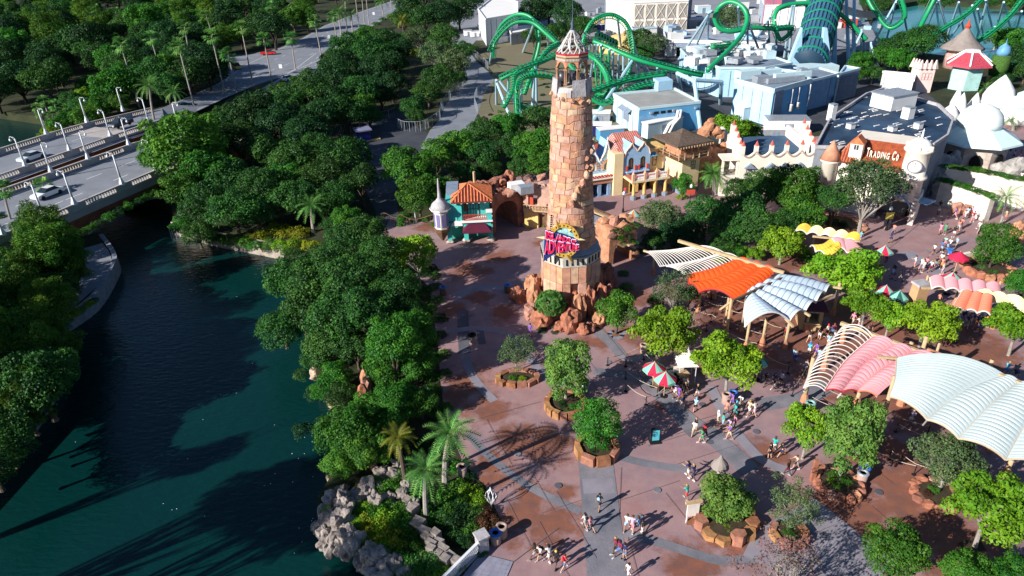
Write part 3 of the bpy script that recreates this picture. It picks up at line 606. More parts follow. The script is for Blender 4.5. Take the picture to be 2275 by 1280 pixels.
PT = [((1147, 825), (1150, 780, 40), 'sparse', 1, 1.0, 'thin pale tree in the long brick planter left of the oval tree'),
      ((1257, 895), (1262, 815, 54), 'oval', 0, 1.12, 'pale green oval crowned tree with white trunk in the round stone planter'),
      ((1325, 1005), (1330, 938, 57), 'ovald', 0, .95, 'dense rounded tree in the hexagonal stone planter at mid plaza'),
      ((1368, 742), (1365, 690, 44), 'green', 1, 1.0, 'small green tree in a round pavement ring by the red boulders'),
      ((1468, 808), (1468, 738, 60), 'lime', 1, 1.25, 'large yellow green tree right of the boulder outcrop'),
      ((1612, 880), (1622, 808, 66), 'lime', 2, 1.1, 'flat topped lime green tree beside the two litter bins'),
      ((1608, 1150), (1608, 1108, 60), 'oval', 1, .82, 'squat bushy tree ringed by angular sandstone blocks'),
      ((1753, 1183), (1758, 1122, 50), 'sparse', 0, 1.0, 'thin airy tree with a small planter near the bottom of the plaza'),
      ((1782, 1020), (1770, 945, 50), 'lime', 0, 1.2, 'lime green tree just left of the pale tree in the rock planter'),
      ((1863, 1065), (1880, 960, 62), 'oval', 0, 1.25, 'pale green tree rising from the rough rock planter with two bins'),
      ((2085, 1090), (2098, 1022, 66), 'greyoak', 0, .95, 'grey green wide tree in front of the white sail canopy'),
      ((2165, 1215), (2188, 1125, 82), 'lime', 1, 1.05, 'vivid lime tree growing from a square cut in the paving'),
      ((1963, 1290), (1965, 1228, 60), 'green', 0, 1.05, 'bright green tree at the bottom edge below the open plaza'),
      ((1725, 1330), (1715, 1258, 78), 'pink', 0, 1.0, 'sparse pale tree with pink blossom at the bottom edge'),
      ((2130, 1330), (2120, 1275, 52), 'green', 2, .9, 'green tree cut by the bottom edge left of the corner'),
      ((2230, 1340), (2225, 1280, 48), 'green', 1, .9, 'green tree in the bottom right corner'),
      ((1490, 712), (1484, 640, 46), 'sparse', 1, 1.0, 'white barked open tree beside the orange canopy'),
      ((1528, 690), (1525, 655, 20), 'oak', 1, 1.2, 'small dark green tree against the orange canopy posts'),
      ((1455, 700), (1455, 672, 18), 'oak', 2, 1.2, None),
      ((1731, 588), (1728, 540, 44), 'lime', 0, 1.1, 'lime tree between the oaks and the pink ribbed canopy'),
      ((1860, 650), (1848, 600, 68), 'lime', 1, .95, 'broad lime tree in front of the pink and yellow canopy'),
      ((1910, 745), (1915, 678, 42), 'lime', 2, 1.1, 'left one of the joined lime trees above the pink sail canopy'),
      ((1965, 755), (1965, 700, 36), 'lime', 0, 1.2, 'small middle lime tree above the pink sail canopy'),
      ((2042, 772), (2046, 715, 56), 'lime', 1, 1.0, 'broad lime tree behind the ridge poles of the pink sail'),
      ((2240, 790), (2235, 728, 54), 'lime', 2, 1.0, 'yellow green open branched tree at the right edge'),
      ((2196, 605), (2202, 547, 46), 'ovald', 1, 1.1, 'clipped round tree in the orange walled planter by the red umbrella'),
      ((2262, 670), (2262, 633, 34), 'green', 2, 1.0, 'green tree at the right edge beside the orange canopies'),
      ((1835, 480), (1895, 400, 2), 'greyoak', 1, .1, None)]
for (bx, by), (cx, cy, r_), k_, sd, sz, lb in PT[:-1]: tree_on(bx, by, cx, cy, r_, k_, sd, sz, lb)
G7 = 'trees of the oak clump before the white shops'
for i, (x, y, r_, k_, z) in enumerate([(1650, 470, 52, 'oak', 1.3), (1700, 420, 50, 'oak', 1.2), (1762, 425, 60, 'green', 1.3), (1780, 480, 48, 'green', 1.2), (1620, 510, 42, 'oak', 1.1), (1690, 510, 50, 'oak', 1.1), (1740, 510, 44, 'oak', 1.1), (1570, 475, 44, 'oak', .8), (1530, 520, 36, 'dark', .7), (1600, 550, 30, 'oak', .7), (1650, 430, 40, 'oak', 1.2), (1640, 560, 20, 'green', .6), (1680, 565, 20, 'lime', .6)]):
	tree_at(x, y, r_, k_, i + 1, low=z, grp=G7)
tree_on(1905, 530, 1905, 405, 66, 'greyoak', 1, .95, 'grey green oak shading the trading shop front')
tree_on(1840, 520, 1870, 440, 40, 'oak', 1, 1.0)
tree_at(1468, 480, 44, 'greyoak', 1, low=.75); tree_at(1500, 530, 36, 'dark', 1, low=.7); tree_at(1450, 540, 26, 'oak', 0, low=.7)
tree_on(1514, 445, 1510, 412, 24, 'green', 1, 1.1, 'round clipped shrub tree at the yellow colonnade')
tree_on(1620, 345, 1615, 290, 44, 'lime', 0, 1.0, 'bamboo like light green tree behind the thatched lookout'); tree_on(1660, 330, 1660, 300, 26, 'green', 0, 1.0)
for i, (x, y, r_, k_) in enumerate([(1985, 105, 34, 'oak'), (2030, 100, 40, 'oak'), (2060, 85, 36, 'oak'), (1960, 130, 28, 'green'), (2000, 135, 30, 'green'), (2245, 95, 34, 'green'), (2260, 130, 34, 'oak'), (2215, 85, 24, 'greyoak'), (1915, 140, 26, 'green'), (1905, 165, 24, 'green'), (2235, 160, 22, 'oak'), (2225, 178, 20, 'oak'), (2280, 160, 26, 'oak'), (1940, 165, 22, 'oak'), (1185, 30, 34, 'dark'), (1220, 20, 36, 'dark'), (1260, 35, 36, 'dark'), (1290, 60, 30, 'oak'), (1235, 75, 30, 'oak'), (1185, 80, 24, 'oak'), (1420, 90, 32, 'oak'), (1450, 100, 30, 'greyoak'), (1430, 120, 24, 'oak'), (1620, 42, 34, 'greyoak'), (1605, 75, 20, 'greyoak'), (1395, 45, 20, 'greyoak')]):
	tree_at(x, y, r_, k_, i + 1, low=.9)
for i, (x, y, r_, k_) in enumerate([(1960, 15, 20, 'oak'), (2060, 3, 18, 'oak'), (2100, 5, 16, 'oak'), (1930, 5, 18, 'oak'), (2200, 5, 16, 'oak'), (2250, 8, 16, 'green'), (2270, 3, 16, 'oak')]):
	tree_at(x, y, r_, k_, i + 1, low=.9)
# --- the wood beyond the road (upper left), tree by tree
def inpoly(x, y, P_):
	c = False; j = len(P_) - 1
	for i in range(len(P_)):
		if (P_[i][1] > y) != (P_[j][1] > y) and x < (P_[j][0] - P_[i][0]) * (y - P_[i][1]) / (P_[j][1] - P_[i][1]) + P_[i][0]: c = not c
		j = i
	return c
def wood(poly, n, rpx, kinds, sp, grp, seed):
	rg = random.Random(seed); xs = [p[0] for p in poly]; ysx = [p[1] for p in poly]; done = []; tries = 0
	while len(done) < n and tries < 6000:
		tries += 1
		x, y = rg.uniform(min(xs), max(xs)), rg.uniform(min(ysx), max(ysx))
		if not inpoly(x, y, poly): continue
		w = W(x, y, 4); rr = rg.uniform(*rpx); ok = all((w - q[0]).length > (rr + q[1]) * sp for q in done)
		if not ok: continue
		done.append((w, rr)); k_ = rg.choice(kinds)
		o = put_tree(k_, (w.x, w.y, 0), rr, rr * rg.uniform(.9, 1.25), seed=rg.randrange(99), sz=rg.uniform(.9, 1.2), grp=grp)
	return len(done)
GW = 'trees of the wood beyond the highway'
wood([(-30, -60), (880, -60), (850, -10), (700, 40), (600, 95), (560, 105), (430, 112), (400, 118), (300, 118), (180, 130), (-30, 130)], 185, (4.5, 7.5), ['oak', 'oak', 'dark', 'green', 'cyp', 'dark'], .56, GW, 3)
wood([(180, 118), (400, 110), (490, 150), (470, 175), (380, 215), (330, 190), (270, 225), (240, 150)], 34, (4.0, 6.0), ['oak', 'oak', 'dark', 'green'], .6, GW, 4)
wood([(85, 230), (240, 170), (300, 220), (250, 245), (120, 290), (80, 290)], 16, (2.2, 3.6), ['green', 'lime', 'green', 'oak'], .7, GW, 5)
wood([(-30, 95), (180, 110), (180, 200), (60, 215), (-30, 225)], 22, (4.0, 6.5), ['dark', 'dark', 'oak'], .75, GW, 8)
wood([(0, 470), (60, 500), (30, 560), (-60, 620), (-60, 500)], 5, (2, 3), ['green', 'oak'], .8, 'trees at the bridge foot', 9)
wood([(-30, 560), (120, 640), (100, 860), (-30, 900), (-200, 860)], 20, (3.0, 4.5), ['cyp', 'oak'], .75, G1, 10)
for i, (s_, t_, rr, zc) in enumerate([(56.2, -31, 2, 15), (56.4, -35, 2, 16), (47.5, -27, 4, 15), (48.5, -33, 3.5, 17), (42, -24, 3.5, 15), (44.5, -22, 3, 12), (35, -18, 4, 13), (30, -20, 4, 14), (72, -24, 3.5, 12), (78, -26, 4, 14), (84, -26, 4, 14), (90, -26, 4, 13), (75, -30, 4, 15)]):
	put_tree('oak' if i % 2 else 'cyp', (t_ * math.cos(SUN_AZ) - s_ * math.sin(SUN_AZ), t_ * math.sin(SUN_AZ) + s_ * math.cos(SUN_AZ), 0), rr, zc, seed=i, grp=G1)
# --- palms
def frond_mesh(name, mat, length=1.0, droop=.55, n=16, wid=.20, seed=0, up=.35):
	rg = random.Random(seed); cen = []; v = []; f = []; val = []
	def pt(t): return Vector((length * (t - .12 * t * t), 0, length * (up * t - droop * t * t)))
	prev = None; o = 0
	for i in range(n):
		t0, t1 = .12 + .88 * i / n, .12 + .88 * (i + .62) / n; p, q = pt(t0), pt(t1); w = wid * length * math.sin(math.pi * min(1, .18 + t0 * .78)) ** .7
		for s in (-1, 1):
			tip = p.lerp(q, .5) + Vector((.10 * length, s * w, -.28 * w + rg.uniform(-.02, .02)))
			v += [p, q, tip]; f.append([o, o + 1, o + 2]); o += 3; val.append(rg.random())
	for i in range(4):                                 # midrib
		p, q = pt(i / 4), pt((i + 1) / 4); k_ = .012 * length
		v += [p + Vector((0, k_, 0)), p - Vector((0, k_, 0)), q - Vector((0, k_, 0)), q + Vector((0, k_, 0))]; f.append([o, o + 1, o + 2, o + 3]); o += 4; val.append(.9)
	me = bpy.data.meshes.new(name); me.from_pydata([tuple(x) for x in v], [], f)
	at = me.attributes.new('v', 'FLOAT', 'FACE'); at.data.foreach_set('value', val); me.materials.append(mat); return me
def fan_crown(name, mat, seed, n=26):
	rg = random.Random(seed); v = []; f = []; val = []; o = 0
	for i in range(n):
		a = i * 2.4; el = R(rg.uniform(-55, 75)); st = Vector((math.cos(a) * math.cos(el), math.sin(a) * math.cos(el), math.sin(el)))
		sd = Vector((-math.sin(a), math.cos(a), 0)); up = st.cross(sd) * -1; c = st * .45; m = 7; vv = rg.random()
		for j in range(m):
			th = R(-75 + 150 * j / (m - 1)); d = st * math.cos(th) + sd * math.sin(th); tip = c + d * rg.uniform(.42, .55) + Vector((0, 0, -.14)); w = sd * math.cos(th) * .05 - st * math.sin(th) * .05
			v += [c, c + d * .28 + w, tip, c + d * .28 - w]; f.append([o, o + 1, o + 2, o + 3]); o += 4; val.append(min(1, max(0, vv + rg.uniform(-.2, .2))))
		v += [c * 0, c + sd * .012, c - sd * .012]; f.append([o, o + 1, o + 2]); o += 3; val.append(.8)
	me = bpy.data.meshes.new(name); me.from_pydata([tuple(x) for x in v], [], f)
	at = me.attributes.new('v', 'FLOAT', 'FACE'); at.data.foreach_set('value', val); me.materials.append(mat); return me
FAN = [fan_crown('palm_crown', LF['palm'], s) for s in range(3)]
FRD = {k_: [frond_mesh('frond', LF[m], 1, d, seed=i, n=15) for i, d in enumerate((.45, .7, .95))] for k_, m in (('palm', 'palm'), ('palmy', 'palmy'))}
def palm_trunk(h, r_, lean=(0, 0), mat=m_barkp):
	mb = MB(); pts = [(lean[0] * t * t, lean[1] * t * t, h * t) for t in (0, .03, .25, .5, .75, 1)]
	mb.tube(pts, [r_ * 1.5, r_ * 1.15, r_, r_ * .92, r_ * .85, r_ * .8], 7); return mb.mesh('trunk', mat)
def fan_palm(bx, by, cx, cy, zg=0.0, r_=2.9, label=None, grp='tall fan palms along the highway'):
	b_ = W(bx, by, zg); h = ZAT(b_, cy) - zg; top = W(cx, cy, zg + h)
	lean = (top.x - b_.x, top.y - b_.y); L_ = math.hypot(*lean)
	if L_ > h * .12: lean = (lean[0] * h * .12 / L_, lean[1] * h * .12 / L_)
	t_ = thing('fan_palm', label or 'tall thin fan palm', 'palm tree', b_, 0, grp); t_['_auto'] = 0 if label else 1
	inst(palm_trunk(h, .2, lean), 'trunk', t_); inst(FAN[int(bx) % 3], 'crown', t_, (lean[0], lean[1], h), (0, 0, bx), r_)
for bx, by, cx, cy in [(240, 92, 212, 20), (274, 85, 257, 27), (311, 240, 268, 100), (367, 195, 335, 85), (434, 247, 397, 104), (437, 192, 410, 60), (412, 198, 400, 130), (501, 213, 470, 80), (527, 207, 507, 122), (562, 187, 536, 62), (480, 110, 458, 35), (617, 102, 602, 15), (648, 57, 642, 25), (606, 190, 586, 88), (657, 155, 647, 85), (716, 139, 699, 48), (750, 95, 738, 38), (772, 75, 767, -10), (799, 70, 788, -20), (811, 61, 803, -20), (820, 54, 812, -20), (130, 117, 117, 75), (142, 125, 142, 80), (176, 127, 170, 75), (200, 120, 195, 72), (215, 125, 213, 80), (150, 110, 150, 70), (350, 100, 352, 60), (380, 60, 372, 15), (690, 30, 682, -5), (870, 24, 868, -15)]:
	fan_palm(bx, by, cx, cy)
for bx, by, cx, cy, z in [(43, 542, 12, 420, 0), (108, 440, 95, 412, 3.0)]: fan_palm(bx, by, cx, cy, z, 1.9, 'fan palm rising in front of the near balustrade at the left edge' if bx < 60 else 'fan palm top showing above the near balustrade beside a white car', 'fan palms by the near balustrade')
for i, (x, y, r_) in enumerate([(105, 235, 17), (130, 245, 18), (100, 265, 16), (150, 225, 16), (180, 215, 15), (125, 270, 15), (90, 250, 14), (160, 250, 15)]):
	b_ = W(x, y + 12); t_ = thing('fan_palm', 'low fan palm', 'palm tree', b_, 0, 'low fan palms beside the bridge'); t_['_auto'] = 1
	inst(palm_trunk(2.6, .2), 'trunk', t_); inst(FAN[i % 3], 'crown', t_, (0, 0, 2.6), (0, 0, i), r_ / PPM(b_) * 1.05)
def date_palm(bx, by, cx, cy, rpx, nf=34, key='palm', label=None, zg=0.0, bend=1.0, tr=.26, grp=None):
	b_ = W(bx, by, zg); h = max(.6, ZAT(b_, cy) - zg); rad = rpx / PPM((b_.x, b_.y, h + zg)); top = W(cx, cy, zg + h)
	lean = ((top.x - b_.x) * bend, (top.y - b_.y) * bend)
	t_ = thing('date_palm', label or 'date palm with arching fronds', 'palm tree', b_, 0, grp); t_['_auto'] = 0 if label else 1
	inst(palm_trunk(h, tr, lean, m_bark if key == 'palmy' else m_barkp), 'trunk', t_)
	rg = random.Random(int(bx))
	for i in range(nf):
		u = i / nf; el = R(72 - 95 * u + rg.uniform(-8, 8)); a = i * 2.3999 + rg.uniform(-.2, .2)
		me = FRD[key][min(2, int(u * 3 + rg.random() * .4))]
		inst(me, 'frond', t_, (lean[0], lean[1], h), (0, -el * .75, a), rad * 1.12 * rg.uniform(.88, 1.08))
	return t_
date_palm(350, 297, 332, 192, 32, 30, label='date palm leaning over the far balustrade lamp posts'); date_palm(397, 252, 386, 205, 24, 24, label='smaller date palm beside the dark blue car')
date_palm(758, 77, 752, 28, 26, 22); date_palm(784, 73, 781, 33, 17, 18); date_palm(851, 33, 847, 3, 18, 18)
date_palm(900, 110, 893, 46, 20, 22, 'palmy', label='yellowed palm in the grove right of the highway')
date_palm(697, 515, 692, 458, 36, 30, label='date palm above the yellow shrubs on the far bank')
date_palm(990, 1078, 1000, 965, 64, 26, label='tallest curved date palm at the plaza edge'); date_palm(903, 1085, 884, 972, 42, 24, 'palmy', 'yellowish palm leftmost of the three on the rocky point', tr=.2)
date_palm(948, 1152, 946, 1045, 54, 26, label='lower front palm of the three on the rocky point', tr=.2)
date_palm(1586, 432, 1585, 388, 36, 40, label='silvery round headed palm right of the yellow colonnade', tr=.35)
date_palm(2222, 500, 2236, 438, 34, 16, label='coconut palm near the right edge by the ivy wall', tr=.16)
date_palm(2215, 235, 2215, 205, 22, 22, label='palm between the white domes'); date_palm(2250, 290, 2245, 268, 20, 20, label='palm beside the pale domed pavilion'); date_palm(2200, 215, 2190, 195, 18, 18)
date_palm(380, 110, 372, 80, 26, 20); date_palm(396, 150, 395, 100, 28, 24); date_palm(660, 30, 655, 5, 22, 18)
# --- stone lighthouse tower
TB = W(1266, 668); TX, TY = TB.x, TB.y
def th(py): return ZAT(TB, py)
def tr_(px, py): z = th(py); return px / PPM((TX, TY, z)), z
tw = thing('lighthouse_tower', 'tall round sandstone lighthouse tower with open lattice spire, rising from red boulders', 'tower', (TX, TY, 0))
ST = [M('stone_rose', (.50, .25, .17), .85, .35, 1.2, .3, 6), M('stone_orange', (.54, .29, .17), .85, .35, 1.2, .3, 6), M('stone_tan', (.53, .34, .23), .85, .3, 1.2, .3, 6), M('stone_pink', (.52, .31, .24), .85, .3, 1.2, .3, 6), M('stone_brown', (.44, .21, .14), .85, .35, 1.2, .3, 6), M('stone_straw', (.55, .40, .27), .85, .3, 1.2, .3, 6)]
m_mortar = M('mortar', (.36, .21, .15), .95, .2, 2)
m_slate = M('blue_grey_stone', (.20, .25, .33), .85, .2, 1.5, .3, 5)
m_limest = M('pale_stone', (.50, .46, .40), .85, .2, 1.5, .3, 5)
m_terra = M('terracotta', (.48, .21, .12), .8, .2, 2, .2, 8)
m_black = M('black_and_shade', (.01, .01, .012), .9, .1)  # black parts, and the shade inside openings filled in as black
m_greyst = M('grey_stone', (.42, .40, .42), .85, .3, 1.2, .4, 5)
prof = [tr_(58, 548), tr_(52, 500), tr_(49.5, 440), tr_(47.5, 380), tr_(46.5, 320), tr_(46.5, 270), tr_(44.5, 235), tr_(42.5, 200)]   # (radius, height)
prof = sorted(prof, key=lambda p: p[1])
def rad(z):
	for (r0, z0), (r1, z1) in zip(prof, prof[1:]):
		if z <= z1: return r0 + (r1 - r0) * max(0, (z - z0)) / (z1 - z0)
	return prof[-1][0]
zb, zt = prof[0][1], prof[-1][1]
mb = MB(); mb.lathe([(rad(z) - .05, z) for z in np.linspace(zb - 1.5, zt, 14)], (TX, TY, 0), 30); mb.build('mortar_core', m_mortar, tw, True)
rg = random.Random(11)
rowsN = 25; hz = (zt - zb) / rowsN; ncol = 13
CAMA = math.atan2(-TY, -TX)
hidden = MB()
def stone(mb, a0, a1, z0, z1, jit, proud, R_=rad, gap=.022, cx=TX, cy=TY):
	j = lambda s: rg.uniform(-s, s); g = gap / rad(z0)
	zl = lambda a, z: z + .34 * noise.noise(Vector((math.cos(a) * 2.6, math.sin(a) * 2.6, z * 1.7))) + .14 * noise.noise(Vector((math.cos(a) * 9, math.sin(a) * 9, z * 3)))
	sl = lambda a, z: a + .075 * noise.noise(Vector((a * 5.1, z * 2.3, 4.7)))
	A = [(sl(a0, z0) + g, zl(a0, z0) + gap), ((a0 + a1) / 2, zl((a0 + a1) / 2, z0) + gap), (sl(a1, z0) - g, zl(a1, z0) + gap), (sl(a1, z1) - g, zl(a1, z1) - gap), ((a0 + a1) / 2, zl((a0 + a1) / 2, z1) - gap), (sl(a0, z1) + g, zl(a0, z1) - gap)]
	b_ = [(cx + (R_(z) - .08) * math.cos(a), cy + (R_(z) - .08) * math.sin(a), z) for a, z in A]
	am, zm = (a0 + a1) / 2, (z0 + z1) / 2; sh = .93
	t_ = [(cx + (R_(z) + proud + j(.02)) * math.cos(am + (a - am) * sh), cy + (R_(z) + proud) * math.sin(am + (a - am) * sh), zm + (z - zm) * sh) for a, z in A]
	o = len(mb.v); mb.hexa(b_, t_)
	c = (cx + (R_(zm) + proud * 1.35) * math.cos(am), cy + (R_(zm) + proud * 1.35) * math.sin(am), zm)
	mb.v.append(c); mb.f[-7 + 0] = mb.f[-7]; top = mb.f.pop(len(mb.f) - 7); mb.m.pop()
	for i in range(6): mb.f.append([top[i], top[(i + 1) % 6], o + 12]); mb.m.append(mb.cm)
nst = 0
for r_ in range(rowsN):
	z0, z1 = zb + r_ * hz, zb + (r_ + 1) * hz; a = rg.uniform(0, 1); n = ncol; wds = [rg.uniform(.65, 1.35) for _ in range(n)]; sm = sum(wds)
	for w_ in wds:
		da = w_ / sm * 2 * math.pi; am = a + da / 2; d = (am - CAMA + math.pi) % (2 * math.pi) - math.pi
		zz0, zz1 = z0, z1
		vis = abs(d) < R(108)
		m_ = MB() if vis else hidden
		mi = rg.choice([0, 0, 1, 1, 2, 3, 3, 3, 5, 4])
		split = rg.random() < .12
		stone(m_, a, a + da, zz0, zz1, (.035, .10), rg.uniform(.0, .05))
		if vis: m_.build('stone', ST[mi], tw); nst += 1
		a += da
hidden.build('rear_masonry', ST[3], tw, stuff=True)
rt = [(1314, 352), (1308, 366), (1300, 378), (1292, 392), (1284, 404), (1276, 418), (1270, 432)]
for i, (px, py) in enumerate(rt):
	z = th(py); u = (px - 1268) / PPM((TX, TY, z)) / rad(z); a = CAMA + math.asin(max(-.98, min(.98, u)))
	mb = MB(); rr = rad(z) + .12
	rock(mb, (TX + rr * math.cos(a), TY + rr * math.sin(a), z), (.42, .34, .55), i, 2, .3, a); mb.build('buttress_stone', ST[i % 3], tw)
	for dz in (.9, 1.8):
		mb = MB(); rock(mb, (TX + (rr - .1) * math.cos(a + .05), TY + (rr - .1) * math.sin(a + .05), z + dz), (.35, .3, .4), i + 9, 1, .3, a); mb.build('buttress_stone', ST[(i + 2) % 5], tw) if i < 3 else None
rT, zT = tr_(43.5, 196); zc1 = th(170)
for i in range(8):
	a = i * math.pi / 4 + CAMA + .39; a0, a1 = a - .36, a + .36
	gap_here = i == 7
	mb = MB(); q = lambda an, r, z: (TX + r * math.cos(an), TY + r * math.sin(an), z)
	z1_ = zc1 - (.9 if gap_here else 0)
	mb.hexa([q(a0, rT - .5, zT - .3), q(a0, rT + .12, zT - .5), q(a1, rT + .12, zT - .5), q(a1, rT - .5, zT - .3)], [q(a0, rT - .5, z1_ - .2), q(a0, rT - .05, z1_), q(a1, rT - .05, z1_), q(a1, rT - .5, z1_ - .2)])
	mb.build('crown_block', m_greyst, tw)
mb = MB(); mb.lathe([(rT - .2, zT - .3), (rT - .2, zT + .35)], (TX, TY, 0), 8); mb.build('lantern_floor', m_limest, tw)
for i in range(7):     # broken ledges just under the crown
	a = CAMA + R(-80 + i * 27); mb = MB(); z = th(205 + (i * 37 % 17)); rock(mb, (TX + (rad(z) + .1) * math.cos(a), TY + (rad(z) + .1) * math.sin(a), z), (.28, .34, .25), i + 30, 1, .4, a); mb.build('broken_stone', ST[(i + 1) % 4], tw)
zL0, zL1, zL2, zL3 = zc1 - .6, th(150), th(138), th(118)
rC = 35.5 / PPM((TX, TY, zL1))
for i in range(8):
	a = i * math.pi / 4 + CAMA + .39
	for da in (-.055, .055):
		mb = MB(); x, y = TX + rC * math.cos(a + da), TY + rC * math.sin(a + da)
		mb.lathe([(.13, zL0), (.13, zL0 + .15), (.085, zL0 + .2), (.085, zL1 - .1), (.14, zL1), (.14, zL1 + .12)], (x, y, 0), 6); mb.build('column', M('column_brown', (.30, .17, .10), .7), tw, True)
rA = 36.5 / PPM((TX, TY, zL2))
for i in range(8):     # arch panels between columns
	a0, a1 = i * math.pi / 4 + CAMA + .39, (i + 1) * math.pi / 4 + CAMA + .39
	p0 = Vector((TX + rA * math.cos(a0), TY + rA * math.sin(a0), 0)); p1 = Vector((TX + rA * math.cos(a1), TY + rA * math.sin(a1), 0)); mb = MB(); k_ = 10
	inn = lambda p: Vector((TX, TY, 0)).lerp(p, .87)
	zz = [zL1 + .12 + (zL2 - zL1 + .1) * math.sqrt(max(0, 1 - ((j / k_ - .5) / .42) ** 2)) if abs(j / k_ - .5) < .42 else zL1 + .12 for j in range(k_ + 1)]
	for j in range(k_):
		A, B_ = p0.lerp(p1, j / k_), p0.lerp(p1, (j + 1) / k_); C_, D_ = inn(A), inn(B_)
		mb.hexa([(A.x, A.y, zz[j]), (B_.x, B_.y, zz[j + 1]), (D_.x, D_.y, zz[j + 1]), (C_.x, C_.y, zz[j])], [(A.x, A.y, zL3 - .35), (B_.x, B_.y, zL3 - .35), (D_.x, D_.y, zL3 - .35), (C_.x, C_.y, zL3 - .35)])
	mb.build('arch_panel', m_terra, tw)
rK = 38 / PPM((TX, TY, zL3))
mb = MB(); mb.lathe([(rK - .25, zL3 - .35), (rK, zL3 - .15), (rK, zL3)], (TX, TY, 0), 8, off=CAMA + .39); mb.build('cornice', M('cornice_cream', (.58, .38, .25), .8), tw)
mb = MB()
for i in range(8):
	a0, a1 = i * math.pi / 4 + CAMA + .39, (i + 1) * math.pi / 4 + CAMA + .39
	for j in range(9):
		p = Vector((TX + rK * math.cos(a0), TY + rK * math.sin(a0), 0)).lerp(Vector((TX + rK * math.cos(a1), TY + rK * math.sin(a1), 0)), (j + .5) / 9); mb.box((p.x, p.y, zL3 - .42), (.1, .1, .22), a0 + .39)
mb.build('dentil_row', m_limest, tw, stuff=True)
mb = MB(); mb.lathe([(rK + .03, zL3), (rK + .05, zL3 + .16), (rK - .1, zL3 + .16), (rK - .1, zL3)], (TX, TY, 0), 8, cap=False, off=CAMA + .39); mb.build('red_rim', M('crimson_rim', (.42, .03, .05), .6), tw)
m_lat = M('lattice_white', (.46, .44, .44), .7, .15, 4); zS0, zS1 = zL3 + .1, th(64)
rS = 31 / PPM((TX, TY, zS0))
for i in range(16):
	for sg in ((1, -1) if i % 2 == 0 else (1,)):
		mb = MB(); pts = []
		a = i * math.pi / 8
		for t_ in np.linspace(0, 1, 9):
			r_ = rS * (1 - t_) + .10; an = a + (sg * .5 * math.sin(t_ * math.pi) if i % 2 == 0 else .16 * math.sin(t_ * 9)); pts.append((TX + r_ * math.cos(an), TY + r_ * math.sin(an), zS0 + (zS1 - zS0) * t_))
		mb.tube(pts, [.095] * 5 + [.08, .07, .06, .05], 5); mb.build('lattice_rib', m_lat, tw, True)
for t_ in (.33, .6):
	mb = MB(); rr = rS * (1 - t_) ** .92 + .1; mb.tube([(TX + rr * math.cos(a), TY + rr * math.sin(a), zS0 + (zS1 - zS0) * t_) for a in np.linspace(0, 2 * math.pi, 17)], .05, 4, False); mb.build('lattice_ring', m_lat, tw)
mb = MB(); mb.lathe([(.14, 0), (.26, .25), (.12, .5), (.2, .75), (.05, 1.1), (.03, 2.0), (.01, 2.9)], (TX, TY, zS1 - .3), 8); mb.build('finial', M('finial_blue', (.08, .10, .16), .4, .1), tw, True)
md = M('machine_grey', (.10, .10, .12), .4, .1, metal=.6)
for s in (-1, 1):
	mb = MB(); mb.lathe([(.0, .0), (.35, .1), (.55, .45), (.6, .9), (.45, .95), (.4, .5), (.1, .2)], (0, 0, 0), 12, cap=False)
	mb.v = [(TX - .3 + s * (z + .1), TY - .4 + y, zc1 + .1 + x) for x, y, z in mb.v]; mb.build('reflector', md, tw, True)
mb = MB(); mb.box((TX, TY, zc1 - .2), (.5, .5, 1.6)); mb.build('machine_post', md, tw)
rSk, zSk = 61 / PPM((TX, TY, th(536))), th(540)
zB1 = zSk - 1.5
mb = MB(); mb.lathe([(rSk - .05, zSk - .35), (rSk + .12, zSk - .2), (rSk + .12, zSk), (rad(zSk) - .1, zSk + .35)], (TX, TY, 0), 28, cap=False); mb.build('gallery_ledge', m_slate, tw)
rO = 62 / PPM((TX, TY, 3)) * 1.06; off8 = CAMA + .16
mb = MB(); mb.lathe([(rO + .02, zB1), (rO + .1, zSk - .35)], (TX, TY, 0), 8, off=off8 + .39); mb.build('gallery_wall', m_limest, tw)
slots = MB()
zbt = zB1
dface = 7  # face with the doorway
for i in range(8):
	a0, a1 = off8 + .39 + i * math.pi / 4, off8 + .39 + (i + 1) * math.pi / 4
	P0 = Vector((TX + rO * math.cos(a0), TY + rO * math.sin(a0), 0)); Q0 = Vector((TX + rO * math.cos(a1), TY + rO * math.sin(a1), 0)); nrm = ((P0 + Q0) / 2 - Vector((TX, TY, 0))).normalized(); al = math.atan2((Q0 - P0).y, (Q0 - P0).x)
	face = abs(((al - math.pi / 2) - (CAMA) + math.pi) % (2 * math.pi) - math.pi) < .6 and True
	md_ = (a0 + a1) / 2; dd = abs((md_ - CAMA + math.pi) % (2 * math.pi) - math.pi)
	for j in range(4):
		p = P0.lerp(Q0, (j + .7) / 4.4) + nrm * .1; slots.box((p.x, p.y, (zB1 + zSk) / 2 - .1), (.16, .06, .75), al)
	for r_ in range(3):
		z0, z1 = zbt * r_ / 3, zbt * (r_ + 1) / 3; n = 3
		for j in range(n):
			if dd < .3 and j == 1 and r_ < 2: continue
			A = P0.lerp(Q0, j / n + (.012 if j else 0)); B_ = P0.lerp(Q0, (j + 1) / n - .012); pr = rg.uniform(.0, .1)
			mb = MB(); I0, I1 = A - nrm * .7, B_ - nrm * .7; A2, B2 = A + nrm * pr, B_ + nrm * pr
			mb.hexa([(I0.x, I0.y, z0), (A2.x, A2.y, z0), (B2.x, B2.y, z0), (I1.x, I1.y, z0)], [(I0.x, I0.y, z1 - .06), (A2.x, A2.y, z1 - .06), (B2.x, B2.y, z1 - .06), (I1.x, I1.y, z1 - .06)]); mb.build('base_block', ST[rg.choice([0, 0, 3, 1, 2, 5])], tw)
slots.build('gallery_slots', m_black, tw)
